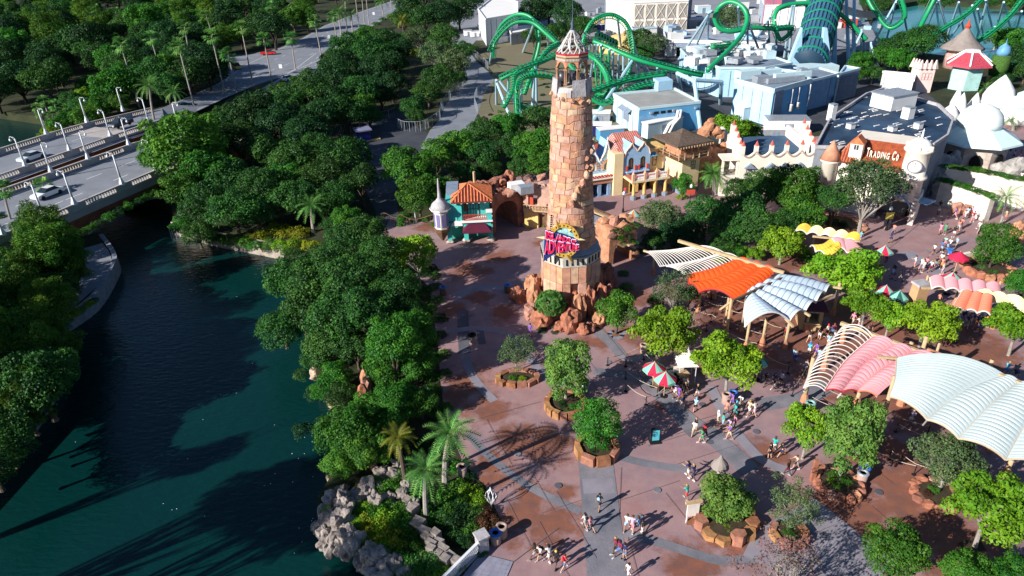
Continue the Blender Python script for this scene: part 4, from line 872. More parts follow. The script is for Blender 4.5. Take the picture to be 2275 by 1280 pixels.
mb = MB(); mb.lathe([(rO - .72, 0), (rO - .72, zB1)], (TX, TY, 0), 8, off=off8 + .39); mb.build('inner_wall', m_mortar, tw)
mb = MB(); za, zb_ = th(465), th(502); a = CAMA - .85
for i in range(9):
	z = za + (zb_ - za) * i / 8; r_ = rad(z) + .25; mb.box((TX + r_ * math.cos(a), TY + r_ * math.sin(a), z), (.18, .12, .14), a)
mb.build('chain', m_black, tw, stuff=True)
# --- compass sign
sx, sz0 = 1252, 530
zs = th(528); ang = math.atan2(-TY, -TX) - .20; cdir = Vector((math.cos(ang), math.sin(ang), 0)); rgt = Vector((-math.sin(ang), math.cos(ang), 0))
SC = Vector((TX, TY, 0)) + cdir * (rSk + .55) + Vector((0, 0, 0));
for _ in range(5):
	zz = ZAT(SC, 530); x0 = PJ((SC.x, SC.y, zz))[0]; SC += rgt * (-(x0 - 1250) / PPM(SC) * (1 if PJ(SC + rgt)[0] > PJ(SC)[0] else -1))
SC.z = ZAT(SC, 530)
sg = 1 if PJ(SC + rgt)[0] > PJ(SC)[0] else -1
rgt *= sg; tiltu = (Vector((0, 0, 1)) - cdir * .12).normalized(); nrmS = rgt.cross(tiltu); nrmS = nrmS if nrmS.dot(cdir) > 0 else -nrmS
U = 1.0 / PPM(SC)                                     # one photo pixel in metres here
sgn = thing('compass_sign', 'gold compass star sign with red lettering ISLANDS OF ADVENTURE on the lighthouse tower', 'sign', SC)
def S(x, y, d=0.0): return SC + rgt * (x * U) + tiltu * (y * U * 1.12) + nrmS * d
m_gold = M('gold_paint', (.60, .36, .07), .35, .15, 3, metal=.35); m_goldl = M('pale_gold', (.72, .58, .30), .4, .1, 3)
m_teal = M('sea_teal', (.05, .42, .48), .5, .5, 2.5, rgb2=(.45, .65, .60)); m_navy = M('navy_board', (.01, .02, .12), .5, .1); m_mag = M('red_letters', (.62, .01, .08), .4, .08); m_lilac = M('lilac_edge', (.80, .62, .78), .4, .05); m_purple = M('purple_side', (.18, .02, .25), .5, .1)
def ringmesh(cx, cy, r0, r1, d0, d1, n=28, a0=0, a1=360, ey=1.0):
	mb = MB()
	for i in range(n):
		t0, t1 = R(a0 + (a1 - a0) * i / n), R(a0 + (a1 - a0) * (i + 1) / n)
		q = lambda t_, r_, d: S(cx + r_ * math.cos(t_), cy + r_ * math.sin(t_) * ey, d)
		mb.hexa([q(t0, r0, d0), q(t0, r1, d0), q(t1, r1, d0), q(t1, r0, d0)], [q(t0, r0, d1), q(t0, r1, d1), q(t1, r1, d1), q(t1, r0, d1)])
	return mb
ringmesh(4, -3, 27, 35, 0, .28).build('compass_ring', m_gold, sgn)
mb = MB(); mb.hexa([S(4 + 27.5 * math.cos(t_), -3 + 27.5 * math.sin(t_), .02) for t_ in np.linspace(0, 2 * math.pi, 25)[:-1]], [S(4 + 27.5 * math.cos(t_), -3 + 27.5 * math.sin(t_), .12) for t_ in np.linspace(0, 2 * math.pi, 25)[:-1]]); mb.build('globe_disc', m_teal, sgn)
mb = MB()
for i in range(22):
	t_ = R(10 + i * 16.3); mb.add([S(4 + r_ * math.cos(t_ + dt), -3 + r_ * math.sin(t_ + dt), .30) for r_, dt in ((29.5, -.045), (33, -.045), (33, .045), (29.5, .045))], [[0, 1, 2, 3], [3, 2, 1, 0]])
mb.build('tick_marks', M('dark_ticks', (.05, .03, .01), .6), sgn, stuff=True)
for tx, ty, bx, by, w_, m_ in [(-16, 40, -8, 22, 6.5, m_gold), (-60, -1, -28, -2, 6, m_goldl), (52, 2, 28, 2, 5.5, m_goldl), (26, -50, 14, -32, 6.5, m_gold), (-30, 22, -16, 14, 5, m_gold), (24, 26, 16, 18, 5, m_goldl), (38, -22, 22, -20, 4.5, m_goldl)]:
	d = Vector((tx - bx, ty - by, 0)).normalized(); n_ = Vector((-d.y, d.x, 0)) * w_; mb = MB()
	mb.add([S(bx - n_.x, by - n_.y, .15), S(bx + n_.x, by + n_.y, .15), S(tx, ty, .2), S(bx, by, .55), S(bx, by, .02)], [[0, 2, 3], [1, 3, 2], [0, 3, 1], [0, 4, 2], [1, 2, 4], [0, 1, 4]]); mb.build('compass_point', m_, sgn)
mb = MB(); mb.hexa([S(-39, 17, .2), S(-41, -50, .2), S(-10, -27, .2), S(40, -18, .2), S(36, 3, .2), S(0, 12, .2)], [S(-39, 17, .42), S(-41, -50, .42), S(-10, -27, .42), S(40, -18, .42), S(36, 3, .42), S(0, 12, .42)]); mb.build('name_board', m_navy, sgn)
_fc = {}
def glyph(ch, bold=0.0):
	if (ch, bold) not in _fc:
		cu = bpy.data.curves.new('g', 'FONT'); cu.body = ch; cu.size = 1.4; cu.offset = bold; cu.resolution_u = 3; cu.extrude = .0001
		o = bpy.data.objects.new('g', cu); col.objects.link(o); bpy.context.view_layer.update()
		me = bpy.data.meshes.new_from_object(o.evaluated_get(bpy.context.evaluated_depsgraph_get()))
		v = [tuple(q.co) for q in me.vertices]; f = [list(p.vertices) for p in me.polygons]
		bpy.data.objects.remove(o); bpy.data.curves.remove(cu); bpy.data.meshes.remove(me)
		xs = [q[0] for q in v]; yy = [q[1] for q in v]; x0, x1, y0, y1 = min(xs), max(xs), min(yy), max(yy)
		_fc[(ch, bold)] = ([((q[0] - x0) / max(1e-4, x1 - x0), (q[1] - y0) / max(1e-4, y1 - y0), q[2]) for q in v], f)
	return _fc[(ch, bold)]
def letter(ch, parent, mapf, mat, name='letter', bold=.03, d0=0.0, d1=.1):
	v, f = glyph(ch, bold); mb = MB(); mb.add([mapf(q[0], q[1], d1 if q[2] > 0 else d0) for q in v], f); return mb.build(name, mat, parent)
def word(txt, xs, top, bot, parent, m_face, m_edge, d):
	for (x0, x1), ch in zip(xs, txt):
		if ch == ' ': continue
		for e, m_, dd0, dd1, nm in ((1.1, m_edge, d, d + .10, 'letter_edge'), (0, m_face, d + .10, d + .2, 'letter')):
			f_ = lambda u, v, q: S(x0 - e + (x1 - x0 + 2 * e) * u, bot(x0 + (x1 - x0) * u) - e + (top(x0 + (x1 - x0) * u) - bot(x0 + (x1 - x0) * u) + 2 * e) * v, q)
			letter(ch, parent, f_, m_, nm, .035 if e else .03, dd0, dd1)
def spans(a, b2, ws, g=.9):
	t_ = sum(ws); out = []; x = a
	for w_ in ws: L_ = (b2 - a) * w_ / t_; out.append((x + g / 2, x + L_ - g / 2)); x += L_
	return out
lin = lambda xa, ya, xb, yb: (lambda x: ya + (yb - ya) * (x - xa) / (xb - xa))
word('ISLANDS', spans(-37, 20, [.7, 1.4, 1.2, 1.2, 1.2, 1.05, 1.0]), lin(-37, 16, 20, 5), lin(-37, 0, 20, -3), sgn, m_mag, m_lilac, .42)
word('OF', spans(22, 32, [1, 1]), lin(20, 4, 32, 2), lin(20, -3.5, 32, -5), sgn, m_mag, m_lilac, .42)
word('ADVENTURE', spans(-38, 39, [1.35, 1.4, 1.15, 1.05, 1.1, .85, .85, .8, .75]), lin(-38, -3, 39, -7), lin(-38, -33, 39, -17.5), sgn, m_mag, m_lilac, .42)
# --- red boulder outcrop round the tower
oc = thing('boulder_outcrop', 'outcrop of rounded red sandstone boulders around the foot of the lighthouse tower', 'rocks', W(1262, 690))
RM = [M('red_rock', (.36, .14, .085), .9, .4, .9, .7, 3), M('orange_rock', (.44, .21, .12), .9, .4, .9, .7, 3), M('dark_red_rock', (.24, .10, .07), .9, .4, .9, .7, 3), M('rose_rock', (.38, .19, .14), .9, .4, .9, .7, 3)]
def boulder(px, py, wpx, hpx, seed, m, parent, dpt=1.0, rough=.3, nm='boulder', sub_=3, rz=0.0):
	p = W(px, py); s = PPM(p); rx = wpx / 2 / s; h = hpx / s / .9
	mb = MB(); rock(mb, (p.x, p.y + rx * .55 * dpt, h * .36), (rx * 1.05, rx * .9 * dpt, h * .62), seed, sub_, rough, rz, -.6, 1.9); return mb.build(nm, m, parent, False)
for i, (px, py, w_, h_, mi) in enumerate([(1186, 652, 40, 38, 1), (1188, 690, 34, 62, 1), (1184, 712, 42, 34, 3), (1150, 672, 34, 30, 0), (1205, 728, 46, 34, 0), (1226, 668, 26, 16, 1), (1212, 700, 40, 34, 3), (1286, 716, 32, 66, 1), (1268, 740, 44, 50, 0), (1304, 690, 38, 60, 3), (1318, 672, 44, 76, 0), (1340, 660, 44, 66, 2), (1352, 682, 36, 48, 2), (1322, 700, 46, 40, 3),
		(1312, 640, 34, 30, 0), (1330, 625, 40, 34, 0), (1300, 655, 30, 44, 1), (1348, 622, 30, 36, 2), (1290, 655, 24, 24, 0), (1330, 726, 34, 30, 1), (1312, 738, 26, 18, 2), (1244, 738, 26, 20, 0), (1268, 676, 20, 12, 3), (1355, 648, 30, 40, 2), (1295, 745, 24, 24, 0), (1225, 715, 30, 26, 3), (1362, 700, 22, 18, 0), (1305, 615, 24, 20, 3), (1276, 700, 30, 60, 0), (1312, 705, 30, 66, 0), (1298, 672, 26, 50, 2), (1335, 690, 30, 60, 0), (1325, 655, 30, 60, 3), (1200, 670, 34, 50, 0), (1218, 690, 30, 40, 1), (1345, 700, 26, 30, 2), (1310, 660, 26, 60, 1), (1240, 690, 30, 24, 2), (1256, 700, 26, 30, 2)]):
	boulder(px, py, w_, h_, i + 1, RM[mi], oc, rz=i * .9)
p_ = W(1224, 720); t_ = thing('spiky_tree', 'spiky leaved round tree growing between the red boulders', 'tree', p_)
zc_ = ZAT(p_, 672); inst(palm_trunk(zc_ - .6, .16), 'trunk', t_)
for i in range(70):
	a = i * 2.4; el = R(random.Random(i).uniform(-20, 85)); rr = 1.35
	inst(FAN[i % 3], 'leaf_rosette', t_, (rr * math.cos(a) * math.cos(el), rr * math.sin(a) * math.cos(el), zc_ + rr * .85 * math.sin(el) - .2), (0, math.pi / 2 - el, a), .62)
for x, y, r_, k_ in [(1205, 735, 14, 'dark'), (1235, 738, 12, 'dark'), (1282, 640, 8, 'dark'), (1390, 640, 18, 'palm'), (1400, 665, 14, 'palm'), (1385, 610, 16, 'palm'), (1215, 500, 18, 'lime'), (1222, 520, 16, 'lime')]: shrub(x, y, r_, k_)
# --- facade frame: u along the wall, z up, d outwards
class Fr:
	def __init__(s, A, B_, flip=1):
		s.A = Vector((A[0], A[1], 0)); s.B = Vector((B_[0], B_[1], 0)); s.L = (s.B - s.A).length; s.u = (s.B - s.A).normalized()
		n = Vector((s.u.y, -s.u.x, 0)); s.n = n if n.dot(-s.A) > 0 else -n
		s.n *= flip
	def p(s, u, z, d=0.0): q = s.A + s.u * u + s.n * d; return Vector((q.x, q.y, z))
	def box(s, mb, u0, u1, z0, z1, d0, d1):
		return mb.hexa([s.p(u0, z0, d0), s.p(u1, z0, d0), s.p(u1, z0, d1), s.p(u0, z0, d1)], [s.p(u0, z1, d0), s.p(u1, z1, d0), s.p(u1, z1, d1), s.p(u0, z1, d1)])
	def plate(s, mb, pts, d0, d1):                    # polygon (u,z) extruded from d0 to d1
		n = len(pts); b_ = [s.p(u, z, d0) for u, z in pts]; t_ = [s.p(u, z, d1) for u, z in pts]
		return mb.hexa(b_, t_)
	def wall(s, mb, prof, z0, d0, d1, holes=(), n=40):
		us = sorted(set([s.L * i / n for i in range(n + 1)] + [e for h in holes for e in (h[0] - h[1], h[0] + h[1])] + [h[0] + h[1] * c for h in holes for c in (-.92, -.7, -.35, 0, .35, .7, .92)]))
		def seg(ua, ub, za, zb_, zc_, zd):            # bottom za..zb, top zd..zc
			if min(zd - za, zc_ - zb_) < .005: return
			mb.hexa([s.p(ua, za, d0), s.p(ub, zb_, d0), s.p(ub, zb_, d1), s.p(ua, za, d1)], [s.p(ua, zd, d0), s.p(ub, zc_, d0), s.p(ub, zc_, d1), s.p(ua, zd, d1)])
		for ua, ub in zip(us, us[1:]):
			if ub - ua < 1e-4: continue
			um = (ua + ub) / 2; hs = sorted([h for h in holes if abs(um - h[0]) < h[1]], key=lambda h: h[2]); za = zb_ = z0
			for h in hs:
				top = lambda u: h[3] + (h[4] * math.sqrt(max(0, 1 - ((u - h[0]) / h[1]) ** 2)) if h[4] else 0)
				seg(ua, ub, za, zb_, h[2], h[2]); za, zb_ = top(ua), top(ub)
			seg(ua, ub, za, zb_, prof(ub), prof(ua))
		return mb
def window(fr, parent, u, hw_, z0, z1, rise, d, m_frame, m_pane, bars=1, nm='window'):
	n = 8 if rise else 1
	pts = [(u - hw_, z0), (u + hw_, z0), (u + hw_, z1)] + ([(u + hw_ * math.cos(t_), z1 + rise * math.sin(t_)) for t_ in np.linspace(0, math.pi, n + 2)[1:-1]] if rise else []) + [(u - hw_, z1)]
	f = MB(); o_ = []; cz = (z0 + z1) / 2
	big = [(u + (a - u) * 1.18, cz + (b_ - cz) * 1.1) for a, b_ in pts]
	k_ = len(pts)
	for i in range(k_):
		a, b_ = pts[i], pts[(i + 1) % k_]; A_, B_ = big[i], big[(i + 1) % k_]
		f.hexa([fr.p(a[0], a[1], d - .12), fr.p(b_[0], b_[1], d - .12), fr.p(B_[0], B_[1], d - .12), fr.p(A_[0], A_[1], d - .12)], [fr.p(a[0], a[1], d + .07), fr.p(b_[0], b_[1], d + .07), fr.p(B_[0], B_[1], d + .07), fr.p(A_[0], A_[1], d + .07)])
	for i in range(bars): uu = u - hw_ + 2 * hw_ * (i + 1) / (bars + 1); fr.box(f, uu - .03, uu + .03, z0, z1 + rise * .8, d - .03, d + .04)
	if z1 - z0 > 1: fr.box(f, u - hw_, u + hw_, (z0 + z1) / 2 - .03, (z0 + z1) / 2 + .03, d - .03, d + .04)
	w_ = f.build(nm, m_frame, parent)
	g_ = MB(); fr.plate(g_, pts, d - .06, d - .02); sub(g_, 'pane', m_pane, w_); return w_
m_pane = M('window_glass', (.05, .07, .10), .15, .3, 2, spec=.6)
m_red = M('red_trim', (.50, .07, .04), .7, .15)
m_redtile = M('red_roof_tile', (.42, .075, .04), .75, .3, 2)
m_ortile = M('orange_roof_tile', (.58, .17, .07), .8, .35, 1.5)
m_tilegap = M('tile_gap', (.16, .035, .025), .9, .3, 2)
m_palegap = M('pale_mortar_line', (.62, .48, .44), .8, .2)
m_creamw = M('cream_plaster', (.78, .70, .60), .85, .08, .4)
m_whitew = M('white_plaster', (.80, .78, .76), .85, .06, .4)
m_yel = M('yellow_plaster', (.72, .47, .17), .85, .18, .5)
m_yell = M('pale_yellow_plaster', (.78, .62, .36), .85, .12, .5)
m_sky = M('sky_blue_plaster', (.30, .48, .68), .85, .15, .6)
m_tealw = M('teal_plaster', (.08, .50, .46), .85, .18, .5)
m_wood = M('brown_wood', (.16, .09, .05), .85, .35, 3, .3, 10)
m_pole = M('pale_timber', (.50, .35, .20), .8, .2, 3, .2, 10)
m_thatch = M('thatch', (.12, .085, .065), .95, .5, 4, .8, 14)
m_bluew = M('pale_blue_metal', (.38, .60, .76), .7, .1, .3)
m_bluec = M('cream_blue_wall', (.50, .66, .72), .75, .08, .3)
m_bluem = M('mid_blue_metal', (.11, .35, .60), .7, .12, .3)
m_roofg = M('grey_roof', (.19, .24, .31), .9, .25, .25)
m_steel = M('grey_metal', (.35, .38, .42), .45, .2, 2, metal=.3)
m_maroon = M('maroon_cloth', (.10, .012, .035), .85, .2)
def hiproof(parent, corners, apexes, z0, z1, m_tile, m_gap, step=.34, over=0.0, nm='roof', rib='roof_tile_row'):
	c = [Vector((p[0], p[1], z0)) for p in corners]; a = [Vector((p[0], p[1], z1)) for p in apexes]; mb = MB()
	if len(a) == 1: faces = [[c[i], c[(i + 1) % 4], a[0]] for i in range(4)]
	else: faces = [[c[0], c[1], a[1], a[0]], [c[1], c[2], a[1]], [c[2], c[3], a[0], a[1]], [c[3], c[0], a[0]]]
	for f in faces: mb.add(f, [list(range(len(f)))])
	mb.add([p - Vector((0, 0, .18)) for p in c], [[0, 1, 2, 3]]);
	for i in range(4): mb.add([c[i], c[(i + 1) % 4], c[(i + 1) % 4] - Vector((0, 0, .18)), c[i] - Vector((0, 0, .18))], [[0, 1, 2, 3]])
	ro = mb.build(nm, m_gap, parent)
	rb = MB()
	for f in faces:
		A_, B_ = f[0], f[1]; L_ = (B_ - A_).length; e = (B_ - A_) / L_; top = f[2:] if len(f) == 4 else [f[2], f[2]]
		T1, T0 = (top[0], top[1]); n_ = int(L_ / step)
		nn = (B_ - A_).cross(T0 - A_).normalized(); nn = nn if nn.z > 0 else -nn
		s0, s1 = (T0 - A_).dot(e), (T1 - A_).dot(e)
		dn = (T0 - A_) - e * s0
		for i in range(n_):
			s_ = (i + .5) * L_ / n_
			k_ = min(1, s_ / s0 if s_ < s0 else (1 if s_ <= s1 else (L_ - s_) / max(1e-6, L_ - s1)))
			if k_ < .06: continue
			P_, Q_ = A_ + e * s_ + nn * .02, A_ + e * s_ + dn * k_ * .99 + nn * .02; w_ = step * .28
			rb.add([P_ - e * w_, P_ + e * w_, Q_ + e * w_, Q_ - e * w_, P_ + nn * .1, Q_ + nn * .1], [[0, 4, 5, 3], [4, 1, 2, 5], [0, 1, 4], [3, 5, 2]])
	r2 = rb.build(rib, m_tile, parent, stuff=True)
	return ro
def hips(parent, lines, m, r_=.12, nm='ridge_tile'):
	for a, b_ in lines:
		mb = MB(); mb.tube([a, b_], r_, 6); mb.build(nm, m, parent, True)
# ---------------- teal ticket house
A, B_ = W(1000, 541), W(1093, 536); fr = Fr(A, B_); L_ = fr.L
th_ = thing('ticket_house', 'teal two storey ticket house with orange tiled hip roof and domed corner turret', 'building', tuple(fr.A))
H2 = ZAT(fr.A, 448); HB = ZAT(fr.A, 492); D_ = 6.0
mb = MB()
fr.box(mb, 0, L_, 2.6, HB - .25, -D_, 0); mb.build('lower_storey', m_tealw, th_)
mb = MB(); fr.box(mb, .0, L_ - .15, 0, 2.6, -D_, -1.7); mb.build('recessed_wall', M('green_plaster', (.05, .36, .26), .8), th_)
mb = MB(); fr.box(mb, -.2, L_ * .33, HB, H2, -D_, 0); mb.build('upper_storey', m_tealw, th_)
mb = MB(); fr.box(mb, L_ * .33 + .01, L_ - .1, HB, H2 - .02, -D_ + .02, -1.3); mb.build('upper_storey', m_tealw, th_)
mb = MB(); fr.box(mb, L_ * .28, L_ + .25, HB - .25, HB, -1.5, .35); mb.build('balcony_floor', m_whitew, th_)
for u in (.05, L_ * .40, L_ - .1):
	mb = MB(); fr.box(mb, u - .32, u + .32, .45, 2.62, -.55, .12); mb.build('pillar', m_tealw, th_)
	mb = MB(); q = fr.p(u, .22, -.2); rock(mb, q, (.62, .55, .35), int(u * 9) + 2, 2, .25); mb.build('pillar_base', M('pale_rock', (.45, .36, .30), .9, .3, 1), th_)
mb = MB(); fr.box(mb, L_ - .55, L_ + .15, HB, HB + 1.15, -.5, .3); mb.build('balcony_pier', m_tealw, th_)
mb = MB(); fr.box(mb, L_ - .65, L_ + .25, HB + 1.15, HB + 1.32, -.6, .4); mb.build('pier_cap', m_whitew, th_)
mb = MB()
fr.box(mb, L_ * .36, L_ - .56, HB + .82, HB + .9, .1, .18); fr.box(mb, L_ * .36, L_ - .56, HB + .06, HB + .14, .1, .18)
for i in range(13): u = L_ * .36 + (L_ * .64 - .6) * i / 12; fr.box(mb, u - .025, u + .025, HB + .14, HB + .82, .12, .16); mb.tube([fr.p(u + .12 + .12 * math.cos(t_), HB + .48 + .2 * math.sin(t_), .14) for t_ in np.linspace(0, 6.28, 8)], .025, 4, False)
mb.build('balcony_railing', m_red, th_)
fw = Fr(fr.p(0, 0, -1.3), fr.p(L_, 0, -1.3)); window(fw, th_, L_ * .60, .75, HB + .1, H2 - .75, 0, 0, M('dark_frame', (.06, .035, .03), .7), m_pane, 3, 'balcony_door')
window(fr, th_, L_ * .16, .28, HB - .9, HB + .9, .28, 0, m_tealw, m_pane, 0)
mb = MB(); fr.box(mb, L_ * .38, L_ * .45, HB + .9, HB + 2.1, -1.28, -1.15); mb.build('wall_lantern', m_wood, th_)
mb = MB(); a_ = [fr.p(L_ * .36, HB - .75, .02), fr.p(L_ * .98, HB - .75, .02)]
mb.add([fr.p(L_ * .46, HB - .55, .06), fr.p(L_ * .86, HB - .55, .06), fr.p(L_ * 1.0, 2.35, 1.9), fr.p(L_ * .33, 2.35, 1.9), fr.p(L_ * .33, 2.2, 1.9), fr.p(L_ * 1.0, 2.2, 1.9), fr.p(L_ * .33, 2.35, .05), fr.p(L_ * 1.0, 2.35, .05)], [[0, 3, 2, 1], [3, 4, 5, 2], [0, 6, 3], [1, 2, 7]])
mb.build('awning', m_maroon, th_)
mb = MB(); fr.wall(mb, lambda u: HB - .26, 2.5, .01, .2, [(L_ * .2, .75, 2.5, 2.6, .75)], 12) if False else fr.plate(mb, [(L_ * .2 + .8 * math.cos(t_), 2.65 + .8 * math.sin(t_)) for t_ in np.linspace(0, math.pi, 10)], .02, .1); mb.build('arch_panel', m_whitew, th_)
co = [fr.p(-.5, 0, .55), fr.p(L_ + .35, 0, .55), fr.p(L_ + .35, 0, -D_ - .3), fr.p(-.5, 0, -D_ - .3)]; co = [co[0].lerp(co[1], .16), co[1], co[2], co[3].lerp(co[2], .16)]
ap = fr.p(L_ * .50, 0, -2.9); zA = ZAT(ap, 407); hiproof(th_, co, [ap], H2, zA, m_ortile, m_tilegap, .42)
hips(th_, [((c.x, c.y, H2), (ap.x, ap.y, zA)) for c in co], m_ortile)
mb = MB()
for i in range(7): u = L_ * .2 + L_ * .82 * i / 6; fr.box(mb, u - .1, u + .1, H2 - .3, H2 - .12, -.2, .5)
mb.build('eave_bracket_row', m_whitew, th_, stuff=True)
mb = MB(); q = fr.p(L_ * .66, 0, -4.2); mb.tube([(q.x, q.y, H2 + .5), (q.x, q.y, zA + 1.2)], .2, 6); mb.build('chimney', M('tan_pipe', (.50, .36, .22)), th_)
tc = fr.p(-.95, 0, .0); zt1, zt2, zt3 = ZAT(tc, 505), ZAT(tc, 468), ZAT(tc, 447)
mb = MB(); mb.lathe([(.15, zt1 - 2.0), (.55, zt1 - 1.4), (1.1, zt1 - .5), (1.2, zt1)], tuple(tc), 8); mb.build('turret_corbel', m_wood, th_)
mb = MB(); mb.lathe([(1.0, zt1), (1.0, zt2)], tuple(tc), 8); mb.build('turret_wall', m_creamw, th_)
for i in range(8):
	a = (i + .5) * math.pi / 4; mb = MB(); mb.box((tc.x + .95 * math.cos(a), tc.y + .95 * math.sin(a), (zt1 + zt2) / 2), (.06, .5, (zt2 - zt1) * .75), a); mb.build('turret_window', M('lilac_glass', (.20, .18, .40), .3, .2), th_)
mb = MB(); mb.lathe([(1.1, zt2), (1.5, zt2 + .25), (1.5, zt2 + .45), (1.25, zt2 + .3)], tuple(tc), 8, cap=False); mb.build('turret_cornice', m_whitew, th_)
mb = MB(); mb.lathe([(1.3, zt2 + .2), (1.32, zt2 + .6), (1.1, zt2 + 1.1), (.6, zt2 + 1.5), (.28, zt2 + 1.9), (.2, zt2 + 2.6), (.13, zt2 + 4.2), (.05, zt2 + 4.7)], tuple(tc), 14); mb.build('turret_dome', m_greyst, th_, True)
mb = MB(); s_ = MB(); fr.box(mb, -.1, 1.6, H2 - .6, H2 + .9, -5.6, -2.2); mb.build('roof_hut', m_slate, th_)
# ---------------- ruined rock arch and wall (gateway)
def ruin(name, label, A, B_, zt_, depth, holes, mats, seed, top_rocks=True, d0=0):
	fr = Fr(A, B_); t_ = thing(name, label, 'building', tuple(fr.A)); mb = MB()
	fr.wall(mb, lambda u: zt_ + .9 * noise.noise(Vector((u * .6, seed, 0))), 0, -depth, d0, holes, 18); mb.build('rough_wall', mats[0], t_)
	rg_ = random.Random(seed)
	for i in range(int(fr.L / .9)):
		u = fr.L * (i + .5) / int(fr.L / .9); s_ = rg_.uniform(.45, .95); mb = MB(); q = fr.p(u, zt_ + rg_.uniform(-.2, .5), -rg_.uniform(.1, depth * .8)); rock(mb, q, (s_, s_ * .8, s_ * rg_.uniform(.6, 1.2)), seed + i, 2, .35, i); mb.build('coping_rock', mats[i % len(mats)], t_)
		for rr in range(2):
			z = rg_.uniform(.4, zt_ - .4); uu = u + rg_.uniform(-.4, .4)
			if any(abs(uu - h[0]) < h[1] + .4 and h[2] - .3 < z < h[3] + h[4] + .4 for h in holes): continue
			mb = MB(); rock(mb, fr.p(uu, z, 0), (.8, .22, .6), seed + i * 3 + rr, 2, .35, math.atan2(fr.u.y, fr.u.x)); mb.build('wall_rock', mats[(i + rr) % len(mats)], t_)
	return fr, t_
A, B_ = W(1096, 522), W(1164, 500); La = (B_ - A).length
fa, ta = ruin('rock_archway', 'ruined red rock archway with a dark tunnel between the ticket house and the tower', A, B_, ZAT(A, 440), 7, [(La * .45, La * .36, 0, ZAT(A, 480), 1.6)], RM, 5)
mb = MB(); fa.box(mb, 0, fa.L, -.01, .03, -7, 0);
A, B_ = W(1164, 503), W(1224, 508); Lb = (B_ - A).length; zt_ = ZAT(A, 418)
fb, tb = ruin('stone_ruin', 'pink stone ruin wall with a square window and yellow lower door beside the lighthouse tower', A, B_, zt_, 3, [(Lb * .35, .7, zt_ - 2.6, zt_ - 1.0, 0), (Lb * .72, .6, .0, 2.2, 0)], [ST[3], ST[0], ST[3]], 9)
mb = MB(); fb.box(mb, Lb * .1, Lb * .95, 1.0, 3.0, .02, .12);
mb = MB(); fb.box(mb, Lb * .72 - .6, Lb * .72 + .6, 0, 2.2, -.4, -.3); mb.build('door', m_wood, tb)
mb = MB(); fb.box(mb, Lb * .35 - .7, Lb * .35, zt_ - 2.6, zt_ - 1.0, -.3, -.2); mb.build('shutter', m_red, tb)
mb = MB(); fb.box(mb, .2, Lb - .1, 2.9, 3.05, 0, 1.0); mb.build('timber_ledge', m_pole, tb)
mb = MB();
for i in range(9): fb.box(mb, .3 + i * (Lb - .5) / 8 - .04, .3 + i * (Lb - .5) / 8 + .04, 3.05, 3.8, .85, .93)
fb.box(mb, .2, Lb - .1, 3.8, 3.88, .85, .95); mb.build('rope_railing', m_pole, tb)
mb = MB(); fb.box(mb, Lb * .05, Lb * .55, .02, 2.6, .02, .3); mb.build('yellow_shopfront', m_yel, tb)
for i, (px, py, w_, h_, mi) in enumerate([(1096, 420, 30, 30, 2), (1112, 412, 30, 36, 2), (1132, 405, 30, 44, 0), (1145, 425, 26, 26, 2), (1085, 432, 22, 22, 2), (1160, 432, 20, 18, 3), (1178, 412, 18, 20, 3), (1205, 400, 22, 20, 3)]):
	z = 5.5; p = W(px, py, z); s_ = PPM(p); mb = MB(); rock(mb, (p.x, p.y + 1, z), (w_ / 2 / s_, w_ / 2 / s_, h_ / 2 / s_), 60 + i, 3, .4); mb.build('ruin_rock', RM[mi], ta)
for px, py, w_, d_, m_ in [(1147, 414, 2.2, 1.6, m_whitew), (1168, 420, 2.0, 1.4, m_steel)]:
	p = W(px, py, 6.3); o = tag(MB().box((p.x, p.y, 6.3), (w_, d_, 1.1), .3).build('roof_unit', m_, None, loc=(p.x, p.y, 5.7)), 'white rooftop unit behind the rock archway' if m_ is m_whitew else 'grey rooftop unit behind the rock archway', 'roof unit'); o.location = (p.x, p.y, 5.7)
# ---------------- blue moorish house
A, B_ = W(1308, 441), W(1376, 431); fr = Fr(A, B_); L_ = fr.L
t_ = thing('moorish_house', 'sky blue house with two white ogee gables and red fringed terrace beside the tower', 'building', tuple(fr.A))
z1, z2, z3 = ZAT(fr.A, 402), 0, 0; q = fr.p(0, 0, -2.2); z2 = ZAT(q, 362); z3 = ZAT(q, 330)
mb = MB(); fr.wall(mb, lambda u: z1, 0, -5, 0, [(L_ * .2, .5, .1, 1.7, .5), (L_ * .5, .55, .1, 1.8, .55), (L_ * .82, .55, .1, 1.8, .55)], 16); mb.build('arcade', M('terracotta_blue', (.22, .33, .50), .85, .3, 1), t_)
mb = MB(); fr.box(mb, 0, L_, 0, z1 - .3, -5.2, -4.9); mb.build('arcade_back', m_navy, t_)
mb = MB(); fr.box(mb, -.1, L_ + .1, z1, z1 + .16, -5, .35); mb.build('terrace', m_creamw, t_)
mb = MB(); fr.box(mb, 0, L_, z1 - .75, z1 - .1, .01, .12); mb.build('terracotta_band', m_terra, t_)
ogee = lambda x: (1 - x * x) * .55 + .55 * max(0, 1 - abs(x) * 2.2) ** 1.6 if abs(x) < 1 else 0
cs = [L_ * .27, L_ * .74]; hw_ = L_ * .235; f2 = Fr(fr.p(0, 0, -2.2), fr.p(L_, 0, -2.2))
gz = z3 - z2
prof_ = lambda u: z2 - .4 + gz * 1.5 * max(ogee((u - cs[0]) / hw_), ogee((u - cs[1]) / hw_)) / 1.1
mb = MB(); f2.wall(mb, prof_, z1 + .16, -3, 0, [(c, .62, z1 + .6, z2 - 1.0, .7) for c in cs], 48); mb.build('gabled_wall', m_sky, t_)
mb = MB(); us = np.linspace(0.05, L_ - .05, 50); mb.tube([f2.p(u, prof_(u) + .06, .04) for u in us], .13, 5); mb.build('gable_coping', m_whitew, t_)
